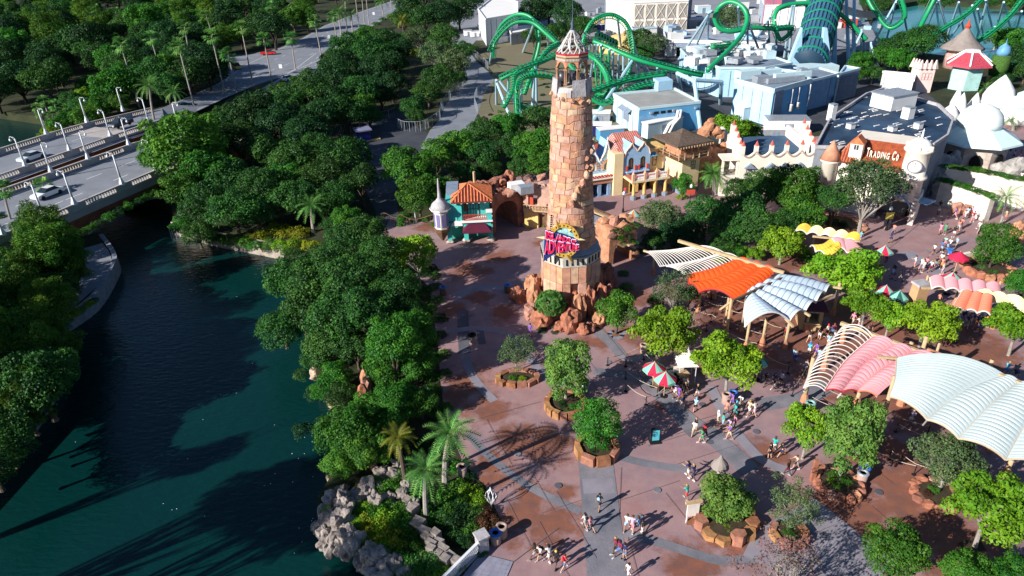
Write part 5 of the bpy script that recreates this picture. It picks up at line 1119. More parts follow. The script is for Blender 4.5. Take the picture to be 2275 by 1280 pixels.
mb = MB(); [mb.tube([f2.p(c, prof_(c) + .1, .04), f2.p(c, prof_(c) + .7, .04)], [.14, .03], 6) for c in cs]; mb.build('gable_finial', m_whitew, t_)
for c in cs:
	window(f2, t_, c, .5, z1 + .7, z2 - 1.0, .55, -.1, m_creamw, m_pane, 1)
	for j in range(11):
		a = math.pi * (j / 10 * 1.3 - .15); mb = MB(); mb.box((0, 0, 0), (.42, .16, .26)); ca, sa = math.cos(a), math.sin(a)
		mb.v = [tuple(f2.p(c + .92 * ca + x * ca - z * sa, z2 - 1.0 + .95 * sa + x * sa + z * ca, .06 + y)) for x, y, z in mb.v]; mb.build('arch_stone', ST[1 if j % 2 else 3], t_)
mb = MB(); [mb.lathe([(0, 0), (.12, 0), (.12, .1), (0, .1)], (0, 0, 0), 6) for _ in ()]
for c in cs[:1]:
	for du, dz in ((-.3, 0), (.3, 0), (0, .35)):
		q = f2.p(c + du, z2 + .1 + dz, .03); mb.box(q, (.16, .1, .16), 0)
mb.build('round_vents', m_navy, t_)
mb = MB()
for i in range(40): u = L_ * i / 39; q = fr.p(u, z1 + .45 + .12 * math.sin(i * 1.7), .05); rock(mb, q, (.16, .16, .16), i, 1, .4)
mb.build('flower_row', M('red_flowers', (.45, .03, .04), .8, .4, 4), t_, stuff=True)
mb = MB(); mb.hexa([f2.p(-.3, z2 - .3, -1.2), f2.p(L_ * .95, z2 - .3, -1.2), f2.p(L_ * .95, z2 + .9, -5.5), f2.p(-.3, z2 + .9, -5.5)], [f2.p(-.3, z2 - .1, -1.2), f2.p(L_ * .95, z2 - .1, -1.2), f2.p(L_ * .95, z2 + 1.1, -5.5), f2.p(-.3, z2 + 1.1, -5.5)]); mb.build('roof', m_redtile, t_)
mb = MB(); fr.box(mb, L_ - .02, L_ + .5, 0, z2 + .6, -6, -1.8); mb.build('party_wall', m_creamw, t_)
# ---------------- yellow colonnade house
A, B_ = W(1404, 446), W(1482, 434); fr = Fr(A, B_); L_ = fr.L
t_ = thing('colonnade_house', 'yellow house with columned porch, white balustrade terrace and red ribbed roof', 'building', tuple(fr.A))
z1 = ZAT(fr.A, 404); q = fr.p(0, 0, -3.2); z2 = ZAT(q, 345)
for u in np.linspace(.35, L_ - .3, 4):
	q = fr.p(u, 0, -.3)
	mb = MB(); mb.lathe([(.5, 0), (.5, .55), (.42, .6)], tuple(q), 8); mb.build('column_base', m_slate, t_)
	mb = MB(); mb.lathe([(.3, .6), (.26, 1.0), (.23, z1 - .8), (.36, z1 - .45), (.36, z1 - .3)], tuple(q), 10); mb.build('column', m_yel, t_, True)
mb = MB(); fr.wall(mb, lambda u: z1 - .3, 0, -5, -3.4, [(L_ * .28, .5, 0, 2.2, 0), (L_ * .52, .5, 0, 2.2, .4), (L_ * .78, .7, 0, 2.2, 0)], 12); mb.build('porch_wall', m_yel, t_)
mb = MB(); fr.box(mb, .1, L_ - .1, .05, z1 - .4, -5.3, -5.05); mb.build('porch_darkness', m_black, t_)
mb = MB(); fr.box(mb, -.2, L_ + .2, z1 - .3, z1, -6, .1); mb.build('terrace_slab', m_yell, t_)
mb = MB(); fr.box(mb, .0, L_ - .1, z1, z1 + .05, -3.3, -.35); mb.build('terrace_floor', M('salmon_tile', (.50, .15, .10), .8), t_)
for i, u in enumerate(np.linspace(.1, L_ - .1, 4)):
	mb = MB(); fr.box(mb, u - .2, u + .2, z1, z1 + 1.15, -.35, .05); mb.build('balustrade_pier', M('salmon_plaster', (.66, .38, .25), .8), t_)
	mb = MB(); q = fr.p(u, z1 + 1.15, -.15); mb.lathe([(.24, 0), (.2, .12), (.1, .35), (.02, .6)], tuple(q), 6); mb.build('pier_finial', M('salmon_plaster', (.66, .38, .25)), t_)
mb = MB(); fr.box(mb, .3, L_ - .3, z1 + .85, z1 + .97, -.3, -.02); fr.box(mb, .3, L_ - .3, z1 + .02, z1 + .12, -.3, -.02); mb.build('balustrade_rail', m_whitew, t_)
mb = MB()
for i in range(26):
	u = .4 + (L_ - .8) * i / 25; q = fr.p(u, z1 + .12, -.16); mb.lathe([(.05, 0), (.09, .2), (.045, .4), (.05, .73)], tuple(q), 5, cap=False)
mb.build('baluster_row', m_whitew, t_, stuff=True)
f2 = Fr(fr.p(-.3, 0, -3.2), fr.p(L_ * .72, 0, -3.2)); M_ = f2.L; cs = [M_ * .30, M_ * .74]; hw_ = M_ * .24
ug = lambda x: max(0, 1 - x * x) ** .5 * .8 + .3 * max(0, 1 - abs(x) * 3) if abs(x) < 1 else 0
prof_ = lambda u: z2 - .3 + 1.9 * max(ug((u - cs[0]) / hw_), ug((u - cs[1]) / hw_))
mb = MB(); f2.wall(mb, prof_, z1, -3.5, 0, [(c, .48, z1 + .85, z1 + 2.3, .5) for c in cs], 44); mb.build('gabled_wall', m_sky, t_)
mb = MB(); mb.tube([f2.p(u, prof_(u) + .05, .03) for u in np.linspace(0.02, M_ - .02, 50)], .13, 5); mb.build('gable_coping', M('peach_trim', (.72, .48, .34), .8), t_)
for c in cs:
	window(f2, t_, c, .42, z1 + .9, z1 + 2.3, .45, -.1, m_wood, m_pane, 2)
	mb = MB(); f2.box(mb, c - .95, c + .95, z1 + .45, z1 + .62, 0, .55); mb.build('window_ledge', m_sky, t_)
	for s_ in (-1, 1): mb = MB(); f2.box(mb, c + s_ * .75 - .14, c + s_ * .75 + .14, z1 + .7, z1 + 1.5, .01, .2); mb.build('red_bracket', m_red, t_)
f3 = Fr(fr.p(-1.6, 0, .3), fr.p(-.3, 0, .3))
mb = MB(); fr.box(mb, -1.9, -.32, 0, z2 + .4, -6.6, -3.0); mb.build('side_wing', m_yell, t_)
mb = MB(); fr.box(mb, -.3, .0, z1, z2 + .2, -6.0, -3.25); mb.build('pilaster', m_yell, t_)
c0, c1, c2, c3 = f2.p(-.6, 0, -.6), f2.p(M_ + .1, 0, -.6), f2.p(M_ + .1, 0, -5.2), f2.p(-2.2, 0, -5.2)
hiproof(t_, [c0, c1, c2, c3], [f2.p(.2, 0, -4.8), f2.p(M_ - .3, 0, -4.8)], z2 + .25, z2 + 2.3, m_redtile, m_palegap, .36)
mb = MB(); fr.box(mb, L_ * .68, L_ + 1.2, z1, z2 + .2, -7, -4.0); mb.build('rear_wing', m_yell, t_)
mb = MB(); fr.box(mb, L_ * .66, L_ + 1.2, z2 + .2, z2 + .4, -7, -3.6); mb.build('rear_cornice', m_yel, t_)
mb = MB(); mb.add([fr.p(L_ * .72, z2 - .3, -3.95), fr.p(L_ * .92, z2 - .3, -3.95), fr.p(L_ * .92, z2 - .8, -3.2), fr.p(L_ * .72, z2 - .8, -3.2)], [[0, 1, 2, 3]]); mb.build('striped_awning', M('blue_cloth', (.12, .35, .60), .8), t_)
f4 = Fr(fr.p(0, 0, -4), fr.p(L_ + 1, 0, -4)); window(f4, t_, L_ * .92, .3, z1 + .8, z2 - .9, 0, 0, m_wood, m_pane, 0)
# ---------------- thatched lookout
A, B_ = W(1510, 432), W(1548, 424); fr = Fr(A, B_); L_ = fr.L
t_ = thing('thatched_lookout', 'yellow lookout tower with dark thatched pyramid roof and railed timber balcony', 'building', tuple(fr.A))
z1 = ZAT(fr.A, 353); z2 = ZAT(fr.A, 318)
mb = MB(); fr.box(mb, 0, L_, 0, z1, -4.5, 0); mb.build('tower_wall', m_yell, t_)
mb = MB(); fr.box(mb, -.15, L_ + .15, 0, .8, -4.6, .15); mb.build('plinth', m_slate, t_)
window(fr, t_, L_ * .62, .35, z1 - 1.9, z1 - .7, 0, 0, m_wood, m_pane, 1)
mb = MB(); fr.box(mb, -1.6, L_ + .8, z1, z1 + .15, -5, 1.1); mb.build('balcony_floor', m_wood, t_)
mb = MB(); fr.box(mb, -.2, L_, z1 + .15, z2 + .2, -4.6, -.4); mb.build('cabin_wall', m_terra, t_)
fc = Fr(fr.p(0, 0, -.4), fr.p(L_, 0, -.4)); window(fc, t_, L_ * .35, .3, z1 + .6, z1 + 1.7, 0, 0, m_wood, m_pane, 1); window(fc, t_, L_ * .75, .3, z1 + .6, z1 + 1.7, 0, 0, m_wood, m_pane, 1)
rl = [(-1.5, 1.0), (L_ + .7, 1.0), (-1.5, -4.8), (L_ + .7, -4.8)]
for u, d in [(-1.5, 1), (-.4, 1), (L_ * .35, 1), (L_ * .7, 1), (L_ + .7, 1), (-1.5, -1.5), (-1.5, -3.2), (L_ + .7, -1.5), (L_ + .7, -3.2)]:
	mb = MB(); fr.box(mb, u - .07, u + .07, z1 + .15, z1 + 1.25, d - .07, d + .07); mb.build('railing_post', m_pole, t_)
mb = MB()
for (u0, d0), (u1, d1) in ((rl[0], rl[1]), (rl[0], rl[2]), (rl[1], rl[3])):
	mb.beam(fr.p(u0, z1 + 1.1, d0), fr.p(u1, z1 + 1.1, d1), .07, .07); mb.beam(fr.p(u0, z1 + .6, d0), fr.p(u1, z1 + .6, d1), .05, .05)
mb.build('railing', m_pole, t_)
zc_ = z2 + .1; ap = fr.p(L_ * .35, 0, -2.2); zp = ZAT(ap, 285)
co = [fr.p(-2.2, 0, 1.4), fr.p(L_ + 1.2, 0, 1.4), fr.p(L_ + 1.2, 0, -5.6), fr.p(-2.2, 0, -5.6)]
mb = MB(); n_ = 4
ring = lambda k_, z: [Vector((c.x, c.y, 0)).lerp(Vector((ap.x, ap.y, 0)), k_) + Vector((0, 0, z)) for c in co]
r0, r1, r2, r3 = ring(0, zc_), ring(.45, zc_ + (zp - zc_) * .33), ring(.8, zc_ + (zp - zc_) * .68), ring(.97, zp)
for a, b_ in ((r0, r1), (r1, r2), (r2, r3)): mb.add(a + b_, [[i, (i + 1) % 4, 4 + (i + 1) % 4, 4 + i] for i in range(4)])
mb.add([p - Vector((0, 0, .3)) for p in r0] + r0, [[0, 1, 2, 3]] + [[i, (i + 1) % 4, 4 + (i + 1) % 4, 4 + i] for i in range(4)]); mb.add(r3, [[0, 1, 2, 3]]); mb.build('thatched_roof', m_thatch, t_)
mb = MB()
for i in range(14): u = -2.1 + (L_ + 3.2) * i / 13; fr.box(mb, u - .07, u + .07, zc_ - .55, zc_ - .25, 1.2, 1.5)
mb.build('rafter_end_row', m_pole, t_, stuff=True)
A, B_ = W(1552, 405), W(1622, 398); fa, ta = ruin('rock_wall', 'orange rock wall with jagged top between the lookout and the white shop', A, B_, ZAT(A, 335), 3, [(1.2, .7, 0, 2.4, .3)], [RM[1], RM[1], RM[3]], 21)
for i, (u, z, s_) in enumerate([(.5, 8.2, 1.1), (1.2, 9.2, .9), (1.6, 10.2, .6), (2.4, 8.2, 1.0), (3.4, 7.6, .9)]): mb = MB(); rock(mb, fa.p(u, z, -1), (s_, s_, s_), i + 70, 2, .35); mb.build('crag_rock', RM[1], ta)
# ---------------- white scalloped shop
A, B_ = W(1634, 436), W(1797, 432); fr = Fr(A, B_); L_ = fr.L
t_ = thing('scalloped_shop', 'long white shop with scalloped parapet and small red capped posts', 'building', tuple(fr.A))
z1 = ZAT(fr.p(L_ / 2, 0), 333)
npn = 5; wv = lambda u: z1 - .9 * (math.sin(math.pi * ((u / L_ * npn) % 1)) if 0 < u < L_ else 0)
mb = MB(); fr.wall(mb, wv, 0, -.45, 0, [(L_ * f_, .55, z1 - 4.4, z1 - 3.0, 0) for f_ in (.14, .42, .60, .80)], 60); mb.build('front_wall', m_creamw, t_)
mb = MB(); fr.box(mb, 0, .4, 0, z1 + .2, -13, -.46); mb.build('side_wall', m_creamw, t_); mb = MB(); fr.box(mb, L_ - .4, L_, 0, z1 + .2, -13, -.46); mb.build('side_wall', m_creamw, t_)
mb = MB(); fr.box(mb, .4, L_ - .4, z1 - 1.9, z1 - 1.7, -13, -.46); mb.build('flat_roof', M('blue_grey_roof', (.05, .10, .17), .8, .2, .4), t_)
for i in range(npn + 1):
	u = max(.25, min(L_ - .25, L_ * i / npn)); mb = MB(); fr.box(mb, u - .28, u + .28, z1 - .6, z1 + .75, -.5, .08); mb.build('parapet_post', m_creamw, t_)
	mb = MB(); q = fr.p(u, z1 + .75, -.2); mb.lathe([(.36, 0), (.3, .15), (.03, .75)], tuple(q), 6); mb.build('post_cap', M('red_cap', (.50, .10, .08), .7), t_)
mb = MB()
for i in range(75):
	u = .5 + (L_ - 1) * i / 74; fr.box(mb, u - .08, u + .08, wv(u) - .28, wv(u) - .08, .005, .12)
mb.build('dentil_row', M('tan_dentil', (.40, .32, .26)), t_, stuff=True)
for f_ in (.14, .42, .60, .80):
	window(fr, t_, L_ * f_, .45, z1 - 4.4, z1 - 3.0, 0, -.1, m_whitew, M('rose_shutter', (.42, .22, .24), .7), 3)
	mb = MB(); fr.plate(mb, [(L_ * f_ - .9, z1 - 2.8), (L_ * f_ + .9, z1 - 2.8), (L_ * f_ + .5, z1 - 2.5), (L_ * f_, z1 - 2.0), (L_ * f_ - .5, z1 - 2.5)], .02, .5); mb.build('window_hood', m_slate, t_)
for j in range(4):      # stepped end gables with posts
	for s_, u in ((0, .2), (1, L_ - .2)):
		d = -1.4 - j * 1.6; zt_ = z1 + .3 + j * .55; mb = MB(); fr.box(mb, u - .3, u + .3, z1 - .5, zt_ + .4, d - .7, d + .7); mb.build('gable_step', m_creamw, t_)
		mb = MB(); q = fr.p(u, zt_ + .4, d); mb.lathe([(.3, 0), (.03, .8)], tuple(q), 6); mb.build('post_cap', M('red_cap', (.5, .1, .08)), t_)
mb = MB(); fr.box(mb, -2.6, -.02, 0, z1 - 4.0, -3, -.2); mb.build('annex', m_creamw, t_)
mb = MB(); fr.wall(mb, lambda u: z1 - 1.4, z1 - 4.0, -3, -2.7, [], 3) if False else fr.box(mb, -2.7, .0, z1 - 1.6, z1 - 1.35, -3.1, 0); mb.build('annex_roof', m_creamw, t_)
for u in (-2.5, -.25): mb = MB(); fr.box(mb, u - .17, u + .17, z1 - 4.0, z1 - 1.6, -.5, -.2); mb.build('annex_post', m_creamw, t_)
mb = MB(); fr.box(mb, -2.3, -.4, z1 - 3.2, z1 - 3.1, -.4, -.3); [fr.box(mb, -2.3 + i * .2 - .02, -2.3 + i * .2 + .02, z1 - 4, z1 - 3.2, -.37, -.33) for i in range(10)]; mb.build('balcony_railing', m_black, t_)
# ---------------- trading company building with clock tower
A, B_ = W(1832, 462), W(2012, 496); fr = Fr(A, B_); L_ = fr.L
t_ = thing('trading_shop', 'cream trading company shop with orange tiled roof, lettering and domed clock tower', 'building', tuple(fr.A))
z1 = ZAT(fr.p(L_ * .8, 0), 378)
mb = MB(); fr.wall(mb, lambda u: z1, 0, -1.2, 0, [(L_ * .82, 2.2, 0, 2.2, 2.1), (L_ * .62, .45, z1 - 3.2, z1 - 1.2, .3), (L_ * .69, .3, z1 - 3.2, z1 - 1.2, .3)], 30); mb.build('front_wall', m_creamw, t_)
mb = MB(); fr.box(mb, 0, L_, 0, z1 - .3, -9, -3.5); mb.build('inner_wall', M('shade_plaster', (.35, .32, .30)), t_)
for f_ in (.62, .69): mb = MB(); fr.box(mb, L_ * f_ - .4, L_ * f_ + .4, z1 - 3.2, z1 - 1.2, -.4, -.2); mb.build('dark_shutter', M('dark_green', (.02, .06, .04)), t_)
rb_ = [fr.p(L_ * .16, z1, .4), fr.p(L_ * .86, z1, .4), fr.p(L_ * .86, z1 + 2.6, -3.6), fr.p(L_ * .16, z1 + 2.6, -3.6)]
mb = MB(); mb.hexa([p - Vector((0, 0, .25)) for p in rb_], rb_); mb.build('roof', m_tilegap, t_)
mb = MB(); e = (rb_[1] - rb_[0]).normalized(); dn = rb_[3] - rb_[0]; nn = e.cross(dn).normalized(); nn = nn if nn.z > 0 else -nn; LL = (rb_[1] - rb_[0]).length; n_ = 52
for i in range(n_):
	P_ = rb_[0] + e * (i + .5) * LL / n_; w_ = LL / n_ * .38; Q_ = P_ + dn
	mb.add([P_ - e * w_, P_ + e * w_, Q_ + e * w_, Q_ - e * w_, P_ + nn * .1, Q_ + nn * .1], [[0, 4, 5, 3], [4, 1, 2, 5], [0, 1, 4], [3, 5, 2]])
mb.build('roof_tile_row', m_ortile, t_, stuff=True)
mb = MB(); fr.box(mb, L_ * .14, L_ * .87, 0, z1 + 2.45, -9, -3.7); mb.build('rear_block', m_creamw, t_)
def R3(u, v, d): return rb_[0] + e * u + Vector((0, 0, 1)) * (v + z1 + .95 - z1) - Vector((0, 0, 0)) + fr.n * d
base_v = 1.0
def word3(txt, u0, u1, v0, v1, ws, big0=1.25):
	sp_ = spans(u0, u1, ws, .12)
	for i, ((a, b_), ch) in enumerate(zip(sp_, txt)):
		if ch == ' ': continue
		hb = v1 + (.35 if i == 0 or (i > 1 and txt[i - 1] == ' ') else 0)
		letter(ch, t_, (lambda u, v, q, a=a, b_=b_, hb=hb: rb_[0] + e * (a + (b_ - a) * u) + Vector((0, 0, v0 + (hb - v0) * v)) - fr.n * (1.35 - q)), M('sign_letter', (.80, .74, .62), .6, .05), 'roof_letter', .03, 0, .15)
word3('TRADING Co', LL * .27, LL * .82, .95, 1.9, [1, 1.1, 1.1, 1.1, .5, 1.1, 1.1, .5, 1.2, .9])
mb = MB(); mb.beam(rb_[0] + e * LL * .26 + Vector((0, 0, .9)) - fr.n * 1.35, rb_[0] + e * LL * .84 + Vector((0, 0, .9)) - fr.n * 1.35, .12, .08); mb.build('letter_rail', m_wood, t_)
g0, g1 = L_ * .02, L_ * .22
mb = MB(); fr.box(mb, g0, g1, 0, z1 + .2, -5, .5); mb.build('gable_block', m_creamw, t_)
hiproof(t_, [fr.p(g0 - .2, 0, .8), fr.p(g1 + .3, 0, .8), fr.p(g1 + .3, 0, -6), fr.p(g0 - .2, 0, -6)], [fr.p(g1, 0, -2.6)], z1 + .2, z1 + 3.6, m_ortile, m_tilegap, .36)
tq = fr.p(-.4, 0, .6); mb = MB(); mb.lathe([(1.2, 0), (1.15, z1 - .2), (1.45, z1), (1.45, z1 + .25)], tuple(tq), 14); mb.build('turret', m_creamw, t_, True)
mb = MB(); mb.lathe([(1.5, z1 + .25), (.9, z1 + 1.5), (.15, z1 + 2.9), (.02, z1 + 3.1)], tuple(tq), 14); mb.build('turret_roof', M('faded_tile', (.50, .24, .15), .8, .3), t_, True)
dq = fr.p(L_ * .235, 0, -.6); mb = MB(); mb.box((dq.x, dq.y, z1 + 1.7), (1.7, 1.6, 2.6), math.atan2(fr.u.y, fr.u.x)); mb.build('dormer', m_creamw, t_)
mb = MB(); fr.plate(mb, [(L_ * .235 - 1.0, z1 + 2.9), (L_ * .235 + 1.0, z1 + 2.9), (L_ * .235, z1 + 3.9)], -1.6, .4); mb.build('dormer_gable', m_ortile, t_)
mb = MB(); fr.box(mb, L_ * .235 - .3, L_ * .235 - .05, z1 + 2.0, z1 + 2.7, .2, .26); fr.box(mb, L_ * .235 + .05, L_ * .235 + .3, z1 + 2.0, z1 + 2.7, .2, .26); mb.build('dormer_window', m_pane, t_)
cq = fr.p(L_ * .93, 0, -.6); rC_ = 27 / PPM((cq.x, cq.y, z1)); zd = ZAT(cq, 330)
mb = MB(); fr.box(mb, L_ * .82 + 2.2, L_ + .9, 0, z1 - 3.4, -3.5, .5); mb.build('tower_pier', m_creamw, t_)
for i in range(8): mb = MB(); fr.box(mb, L_ * .82 + 2.3, L_ + .8, .5 + i * .6, .62 + i * .6, .5, .56); mb.build('brick_course', M('rose_brick', (.52, .30, .24)), t_)
mb = MB(); mb.lathe([(rC_ * .9, z1 - 4.2), (rC_ * .9, z1 - 1.2), (rC_ * 1.12, z1 - .9), (rC_ * 1.12, z1 - .6), (rC_ * .92, z1 - .5), (rC_ * .9, zd - .5), (rC_ * 1.1, zd - .2), (rC_ * 1.1, zd)], tuple(cq), 20); mb.build('clock_drum', m_creamw, t_, True)
mb = MB(); mb.lathe([(rC_ * .95, zd)] + [(rC_ * .95 * math.cos(a), zd + rC_ * .85 * math.sin(a)) for a in np.linspace(.1, 1.45, 7)] + [(.15, zd + rC_ * .85 + .1), (.12, zd + rC_ + .5), (.02, zd + rC_ + 1.1)], tuple(cq), 20); mb.build('dome', m_whitew, t_, True)
for i in range(6): a = i * math.pi / 3; mb = MB(); mb.box((cq.x + rC_ * math.cos(a), cq.y + rC_ * math.sin(a), zd + .3), (.3, .3, .7)); mb.build('dome_pinnacle', m_creamw, t_)
fd = (-cq).normalized(); fd.z = 0; ca_ = math.atan2(fd.y, fd.x); zc_ = (z1 - .5 + zd - .5) / 2
def disc(c, nrm, r_, th__, nm, m_, parent, n=20, r_in=0):
	mb = MB(); a = Vector((-nrm.y, nrm.x, 0)).normalized(); b_ = nrm.cross(a)
	if r_in:
		for i in range(n):
			t0, t1 = 2 * math.pi * i / n, 2 * math.pi * (i + 1) / n; q = lambda t_, rr, d: c + (a * math.cos(t_) + b_ * math.sin(t_)) * rr + nrm * d
			mb.hexa([q(t0, r_in, 0), q(t0, r_, 0), q(t1, r_, 0), q(t1, r_in, 0)], [q(t0, r_in, th__), q(t0, r_, th__), q(t1, r_, th__), q(t1, r_in, th__)])
	else: mb.hexa([c + (a * math.cos(t_) + b_ * math.sin(t_)) * r_ for t_ in np.linspace(0, 2 * math.pi, n + 1)[:-1]], [c + (a * math.cos(t_) + b_ * math.sin(t_)) * r_ + nrm * th__ for t_ in np.linspace(0, 2 * math.pi, n + 1)[:-1]])
	return mb.build(nm, m_, parent)
cc = Vector((cq.x, cq.y, zc_)) + fd * (rC_ * .93); disc(cc, fd, rC_ * .55, .1, 'clock_face', m_whitew, t_); disc(cc + fd * .1, fd, rC_ * .55, .08, 'clock_rim', M('clock_rim', (.25, .24, .26)), t_, 24, rC_ * .46)
mb = MB(); mb.beam(cc + fd * .14, cc + fd * .14 + Vector((.0, 0, .6)), .06, .03); mb.beam(cc + fd * .14, cc + fd * .14 + Vector((.45, -.1, .1)), .06, .03); mb.build('clock_hands', m_black, t_)
mb = MB(); aw = L_ * .82
mb.lathe([(2.1, 0), (2.1, 1.6)], (0, 0, 0), 10, 0, math.pi, False); mb.v = [tuple(fr.p(aw + x, 2.6 + y * .8, .1 + z)) for x, y, z in mb.v]; mb.build('entrance_awning', M('blue_glass_canopy', (.30, .42, .55), .4), t_)
mb = MB(); q = fr.p(L_ + 1.5, 0, -1.2); mb.box((q.x, q.y, 3.3), (2.4, 2.0, .12), .6); mb.build('side_awning', M('blue_glass_canopy', (.3, .42, .55)), t_)
# ---------------- large dark flat roof behind the shops
zr_ = 9.0
t_ = thing('flat_roof_hall', 'large windowless hall with a stained dark blue flat roof behind the shops', 'building', W(1980, 330))
po = [W(x, y, zr_) for x, y in [(1812, 325), (1845, 262), (1925, 208), (1965, 196), (2085, 232), (2118, 262), (2105, 300), (2060, 330)]]
mb = MB(); mb.hexa([(p.x, p.y, 0) for p in po], [(p.x, p.y, zr_ - .4) for p in po]); mb.build('hall_body', M('hall_wall', (.24, .26, .30)), t_)
m_memb = M('roof_membrane', (.010, .035, .085), .7, .7, .12, rgb2=(.04, .09, .17))
mb = sheet([[(p.x, p.y) for p in po]], zr_ - .39); mb.build('roof_membrane', m_memb, t_)
for i in range(len(po)):
	mb = MB(); mb.beam(po[i] - Vector((0, 0, .1)), po[(i + 1) % len(po)] - Vector((0, 0, .1)), .3, .5); mb.build('parapet', m_greyst, t_)
rg = random.Random(4)
mb = MB()
for i in range(70):
	p = W(rg.uniform(1840, 2090), rg.uniform(212, 318), zr_)
	if inpoly(p.x, p.y, [(q.x, q.y) for q in po]): mb.box((p.x, p.y, zr_ - .33), (1.3, .22, .08), rg.choice([.5, .5, .45]))
mb.build('roof_patch_marks', m_whitew, t_, stuff=True)
for px, py, a, b_, c, lab in [(1983, 232, 6, 4.4, 2.4, 'white vaulted plant hut on the dark flat roof'), (1846, 262, 1, 1, 2.6, 'slim white vent at the left edge of the dark flat roof'), (2016, 258, 1.4, 1.4, 1.8, 'pinkish white vent in the middle of the dark roof'), (1890, 280, 1, 1, .7, 'small white hatch low on the dark roof'), (1912, 322, 1.2, 1, .6, 'white vent box near the orange gable'), (1983, 285, 1, 1, .6, 'grey hatch between roof marks on the dark roof'), (2040, 280, 1, 1, .8, 'pale hatch right of the roof centre')]:
	p = W(px, py, zr_); u_ = thing('roof_unit', lab, 'roof unit', (p.x, p.y, zr_ - .38), .4)
	mb = MB(); mb.box((0, 0, c / 2), (a, b_, c)); mb.build('casing', m_whitew, u_, loc=(0, 0, 0)); mb = MB(); mb.box((0, 0, c + .08), (a * 1.06, b_ * 1.06, .16)); mb.build('lid', m_steel, u_, loc=(0, 0, 0))
# ---------------- industrial buildings
def block(name, label, roofpx, zt_, m_wall, m_roof, m_par, cat='building', par=.5):
	po = [W(x, y, zt_) for x, y in roofpx]; c = sum(po, Vector()) / len(po)
	t_ = thing(name, label, cat, (c.x, c.y, 0)); mb = MB(); mb.hexa([(p.x, p.y, 0) for p in po], [(p.x, p.y, zt_ - .3) for p in po]) if True else 0
	mb.build('wall', m_wall, t_); sheet([[(p.x, p.y) for p in po]], zt_ - .28).build('roof', m_roof, t_)
	sm = MB()
	for i in range(len(po)):
		a, b_ = po[i], po[(i + 1) % len(po)]; mb = MB(); mb.beam(a - Vector((0, 0, .1)), b_ - Vector((0, 0, .1)), .35, par); mb.build('parapet', m_par, t_); n = max(1, int((b_ - a).length / 2.4))
		for j in range(1, n): q = a.lerp(b_, j / n); sm.box((q.x, q.y, zt_ / 2 - .3), (.16, .16, zt_ - 1), .4)
	sm.build('panel_seam_row', m_slate, t_, stuff=True)
	return t_, po
zB = ZAT(W(1418, 303), 241)
t_, po = block('garage_building', 'pale blue service building with roll up door and white curved duct', [(1363, 208), (1420, 241), (1556, 226), (1498, 196)], zB, m_bluec, M('tan_grey_roof', (.33, .33, .32), .9, .2, .3), m_bluec)
f = Fr(po[1].xy.to_3d(), po[2].xy.to_3d()); mb = MB(); f.box(mb, 0, f.L, .02, zB - .5, .01, .12); mb.build('front_cladding', m_bluem, t_)
mb = MB(); f.box(mb, .2, f.L * .60, .05, zB * .72, .12, .2); mb.build('roller_door', M('roller_blue', (.19, .38, .58), .6), t_)
for i in range(3): mb = MB(); f.box(mb, f.L * .24 + i * 1.5, f.L * .24 + i * 1.5 + 1.0, zB * .74, zB * .74 + .5, .12, .2); mb.build('vent_window', m_black, t_)
for u in (.18, .55, .92): mb = MB(); f.box(mb, f.L * u - .25, f.L * u + .25, zB - 1.3, zB - .9, .12, .6); mb.build('floodlight', m_steel, t_)
for k_ in (0, .9): mb = MB(); mb.tube([f.p(f.L * .33 + k_, .3, 2.6), f.p(f.L * .42 + k_, 2.2, 2.2), f.p(f.L * .58 + k_ * .7, zB * .55, 1.2), f.p(f.L * .62 + k_ * .7, zB * .8, .5)], .34, 8); mb.build('duct', m_whitew, t_, True)
f2 = Fr(po[0].xy.to_3d(), po[1].xy.to_3d()); mb = MB(); f2.box(mb, f2.L * .45, f2.L * .65, 1.8, zB * .68, .02, .15); mb.build('shutter', m_slate, t_)
mb = MB(); mb.add([f2.p(f2.L * .35, zB * .8, .03), f2.p(f2.L * .75, zB * .8, .03), f2.p(f2.L * .75, zB * .68, 1), f2.p(f2.L * .35, zB * .68, 1)], [[0, 1, 2, 3]]); mb.build('hood', m_slate, t_)
bx_ = [W(x, y, zB + 1.6) for x, y in [(1451, 176), (1463, 185), (1495, 181), (1482, 173)]]; mb = MB(); mb.hexa([(p.x, p.y, zB - .2) for p in bx_], [(p.x, p.y, zB + 1.9) for p in bx_]); mb.build('roof_housing', m_bluew, t_)
zB = ZAT(W(1713, 281), 201)
t_, po = block('plant_building', 'tall pale blue plant building with white pipes and rooftop ducts', [(1633, 178), (1719, 201), (1803, 178), (1722, 152)], zB, m_bluew, m_roofg, m_bluec, par=1.0)
f = Fr(po[1].xy.to_3d(), po[2].xy.to_3d()); mb = MB(); f.box(mb, 0, f.L, .02, zB - .6, .01, .1); mb.build('front_cladding', m_bluem, t_)
f0 = Fr(po[0].xy.to_3d(), po[1].xy.to_3d())
mb = MB(); f.box(mb, .5, 3.4, .05, zB * .95, .11, .22); mb.build('tall_door', m_slate, t_)
for u in (.48, .66, .96): mb = MB(); mb.tube([f.p(f.L * u, zB * .9, .3), f.p(f.L * u, zB * .42, .3), f.p(f.L * u - .5, zB * .28, .5)], .16 if u > .9 else .12, 6); mb.build('white_pipe', m_whitew, t_, True)
for u in (.46, .64): mb = MB(); mb.lathe([(.35, 0), (.35, 1.3), (.45, 1.4)], tuple(f.p(f.L * u, zB * .3, .7)), 8); mb.build('vent_stack', m_whitew, t_, True)
mb = MB(); f0.box(mb, f0.L * .1, f0.L * .45, .05, zB * .5, .02, .14); mb.build('panel_door', m_bluew, t_)
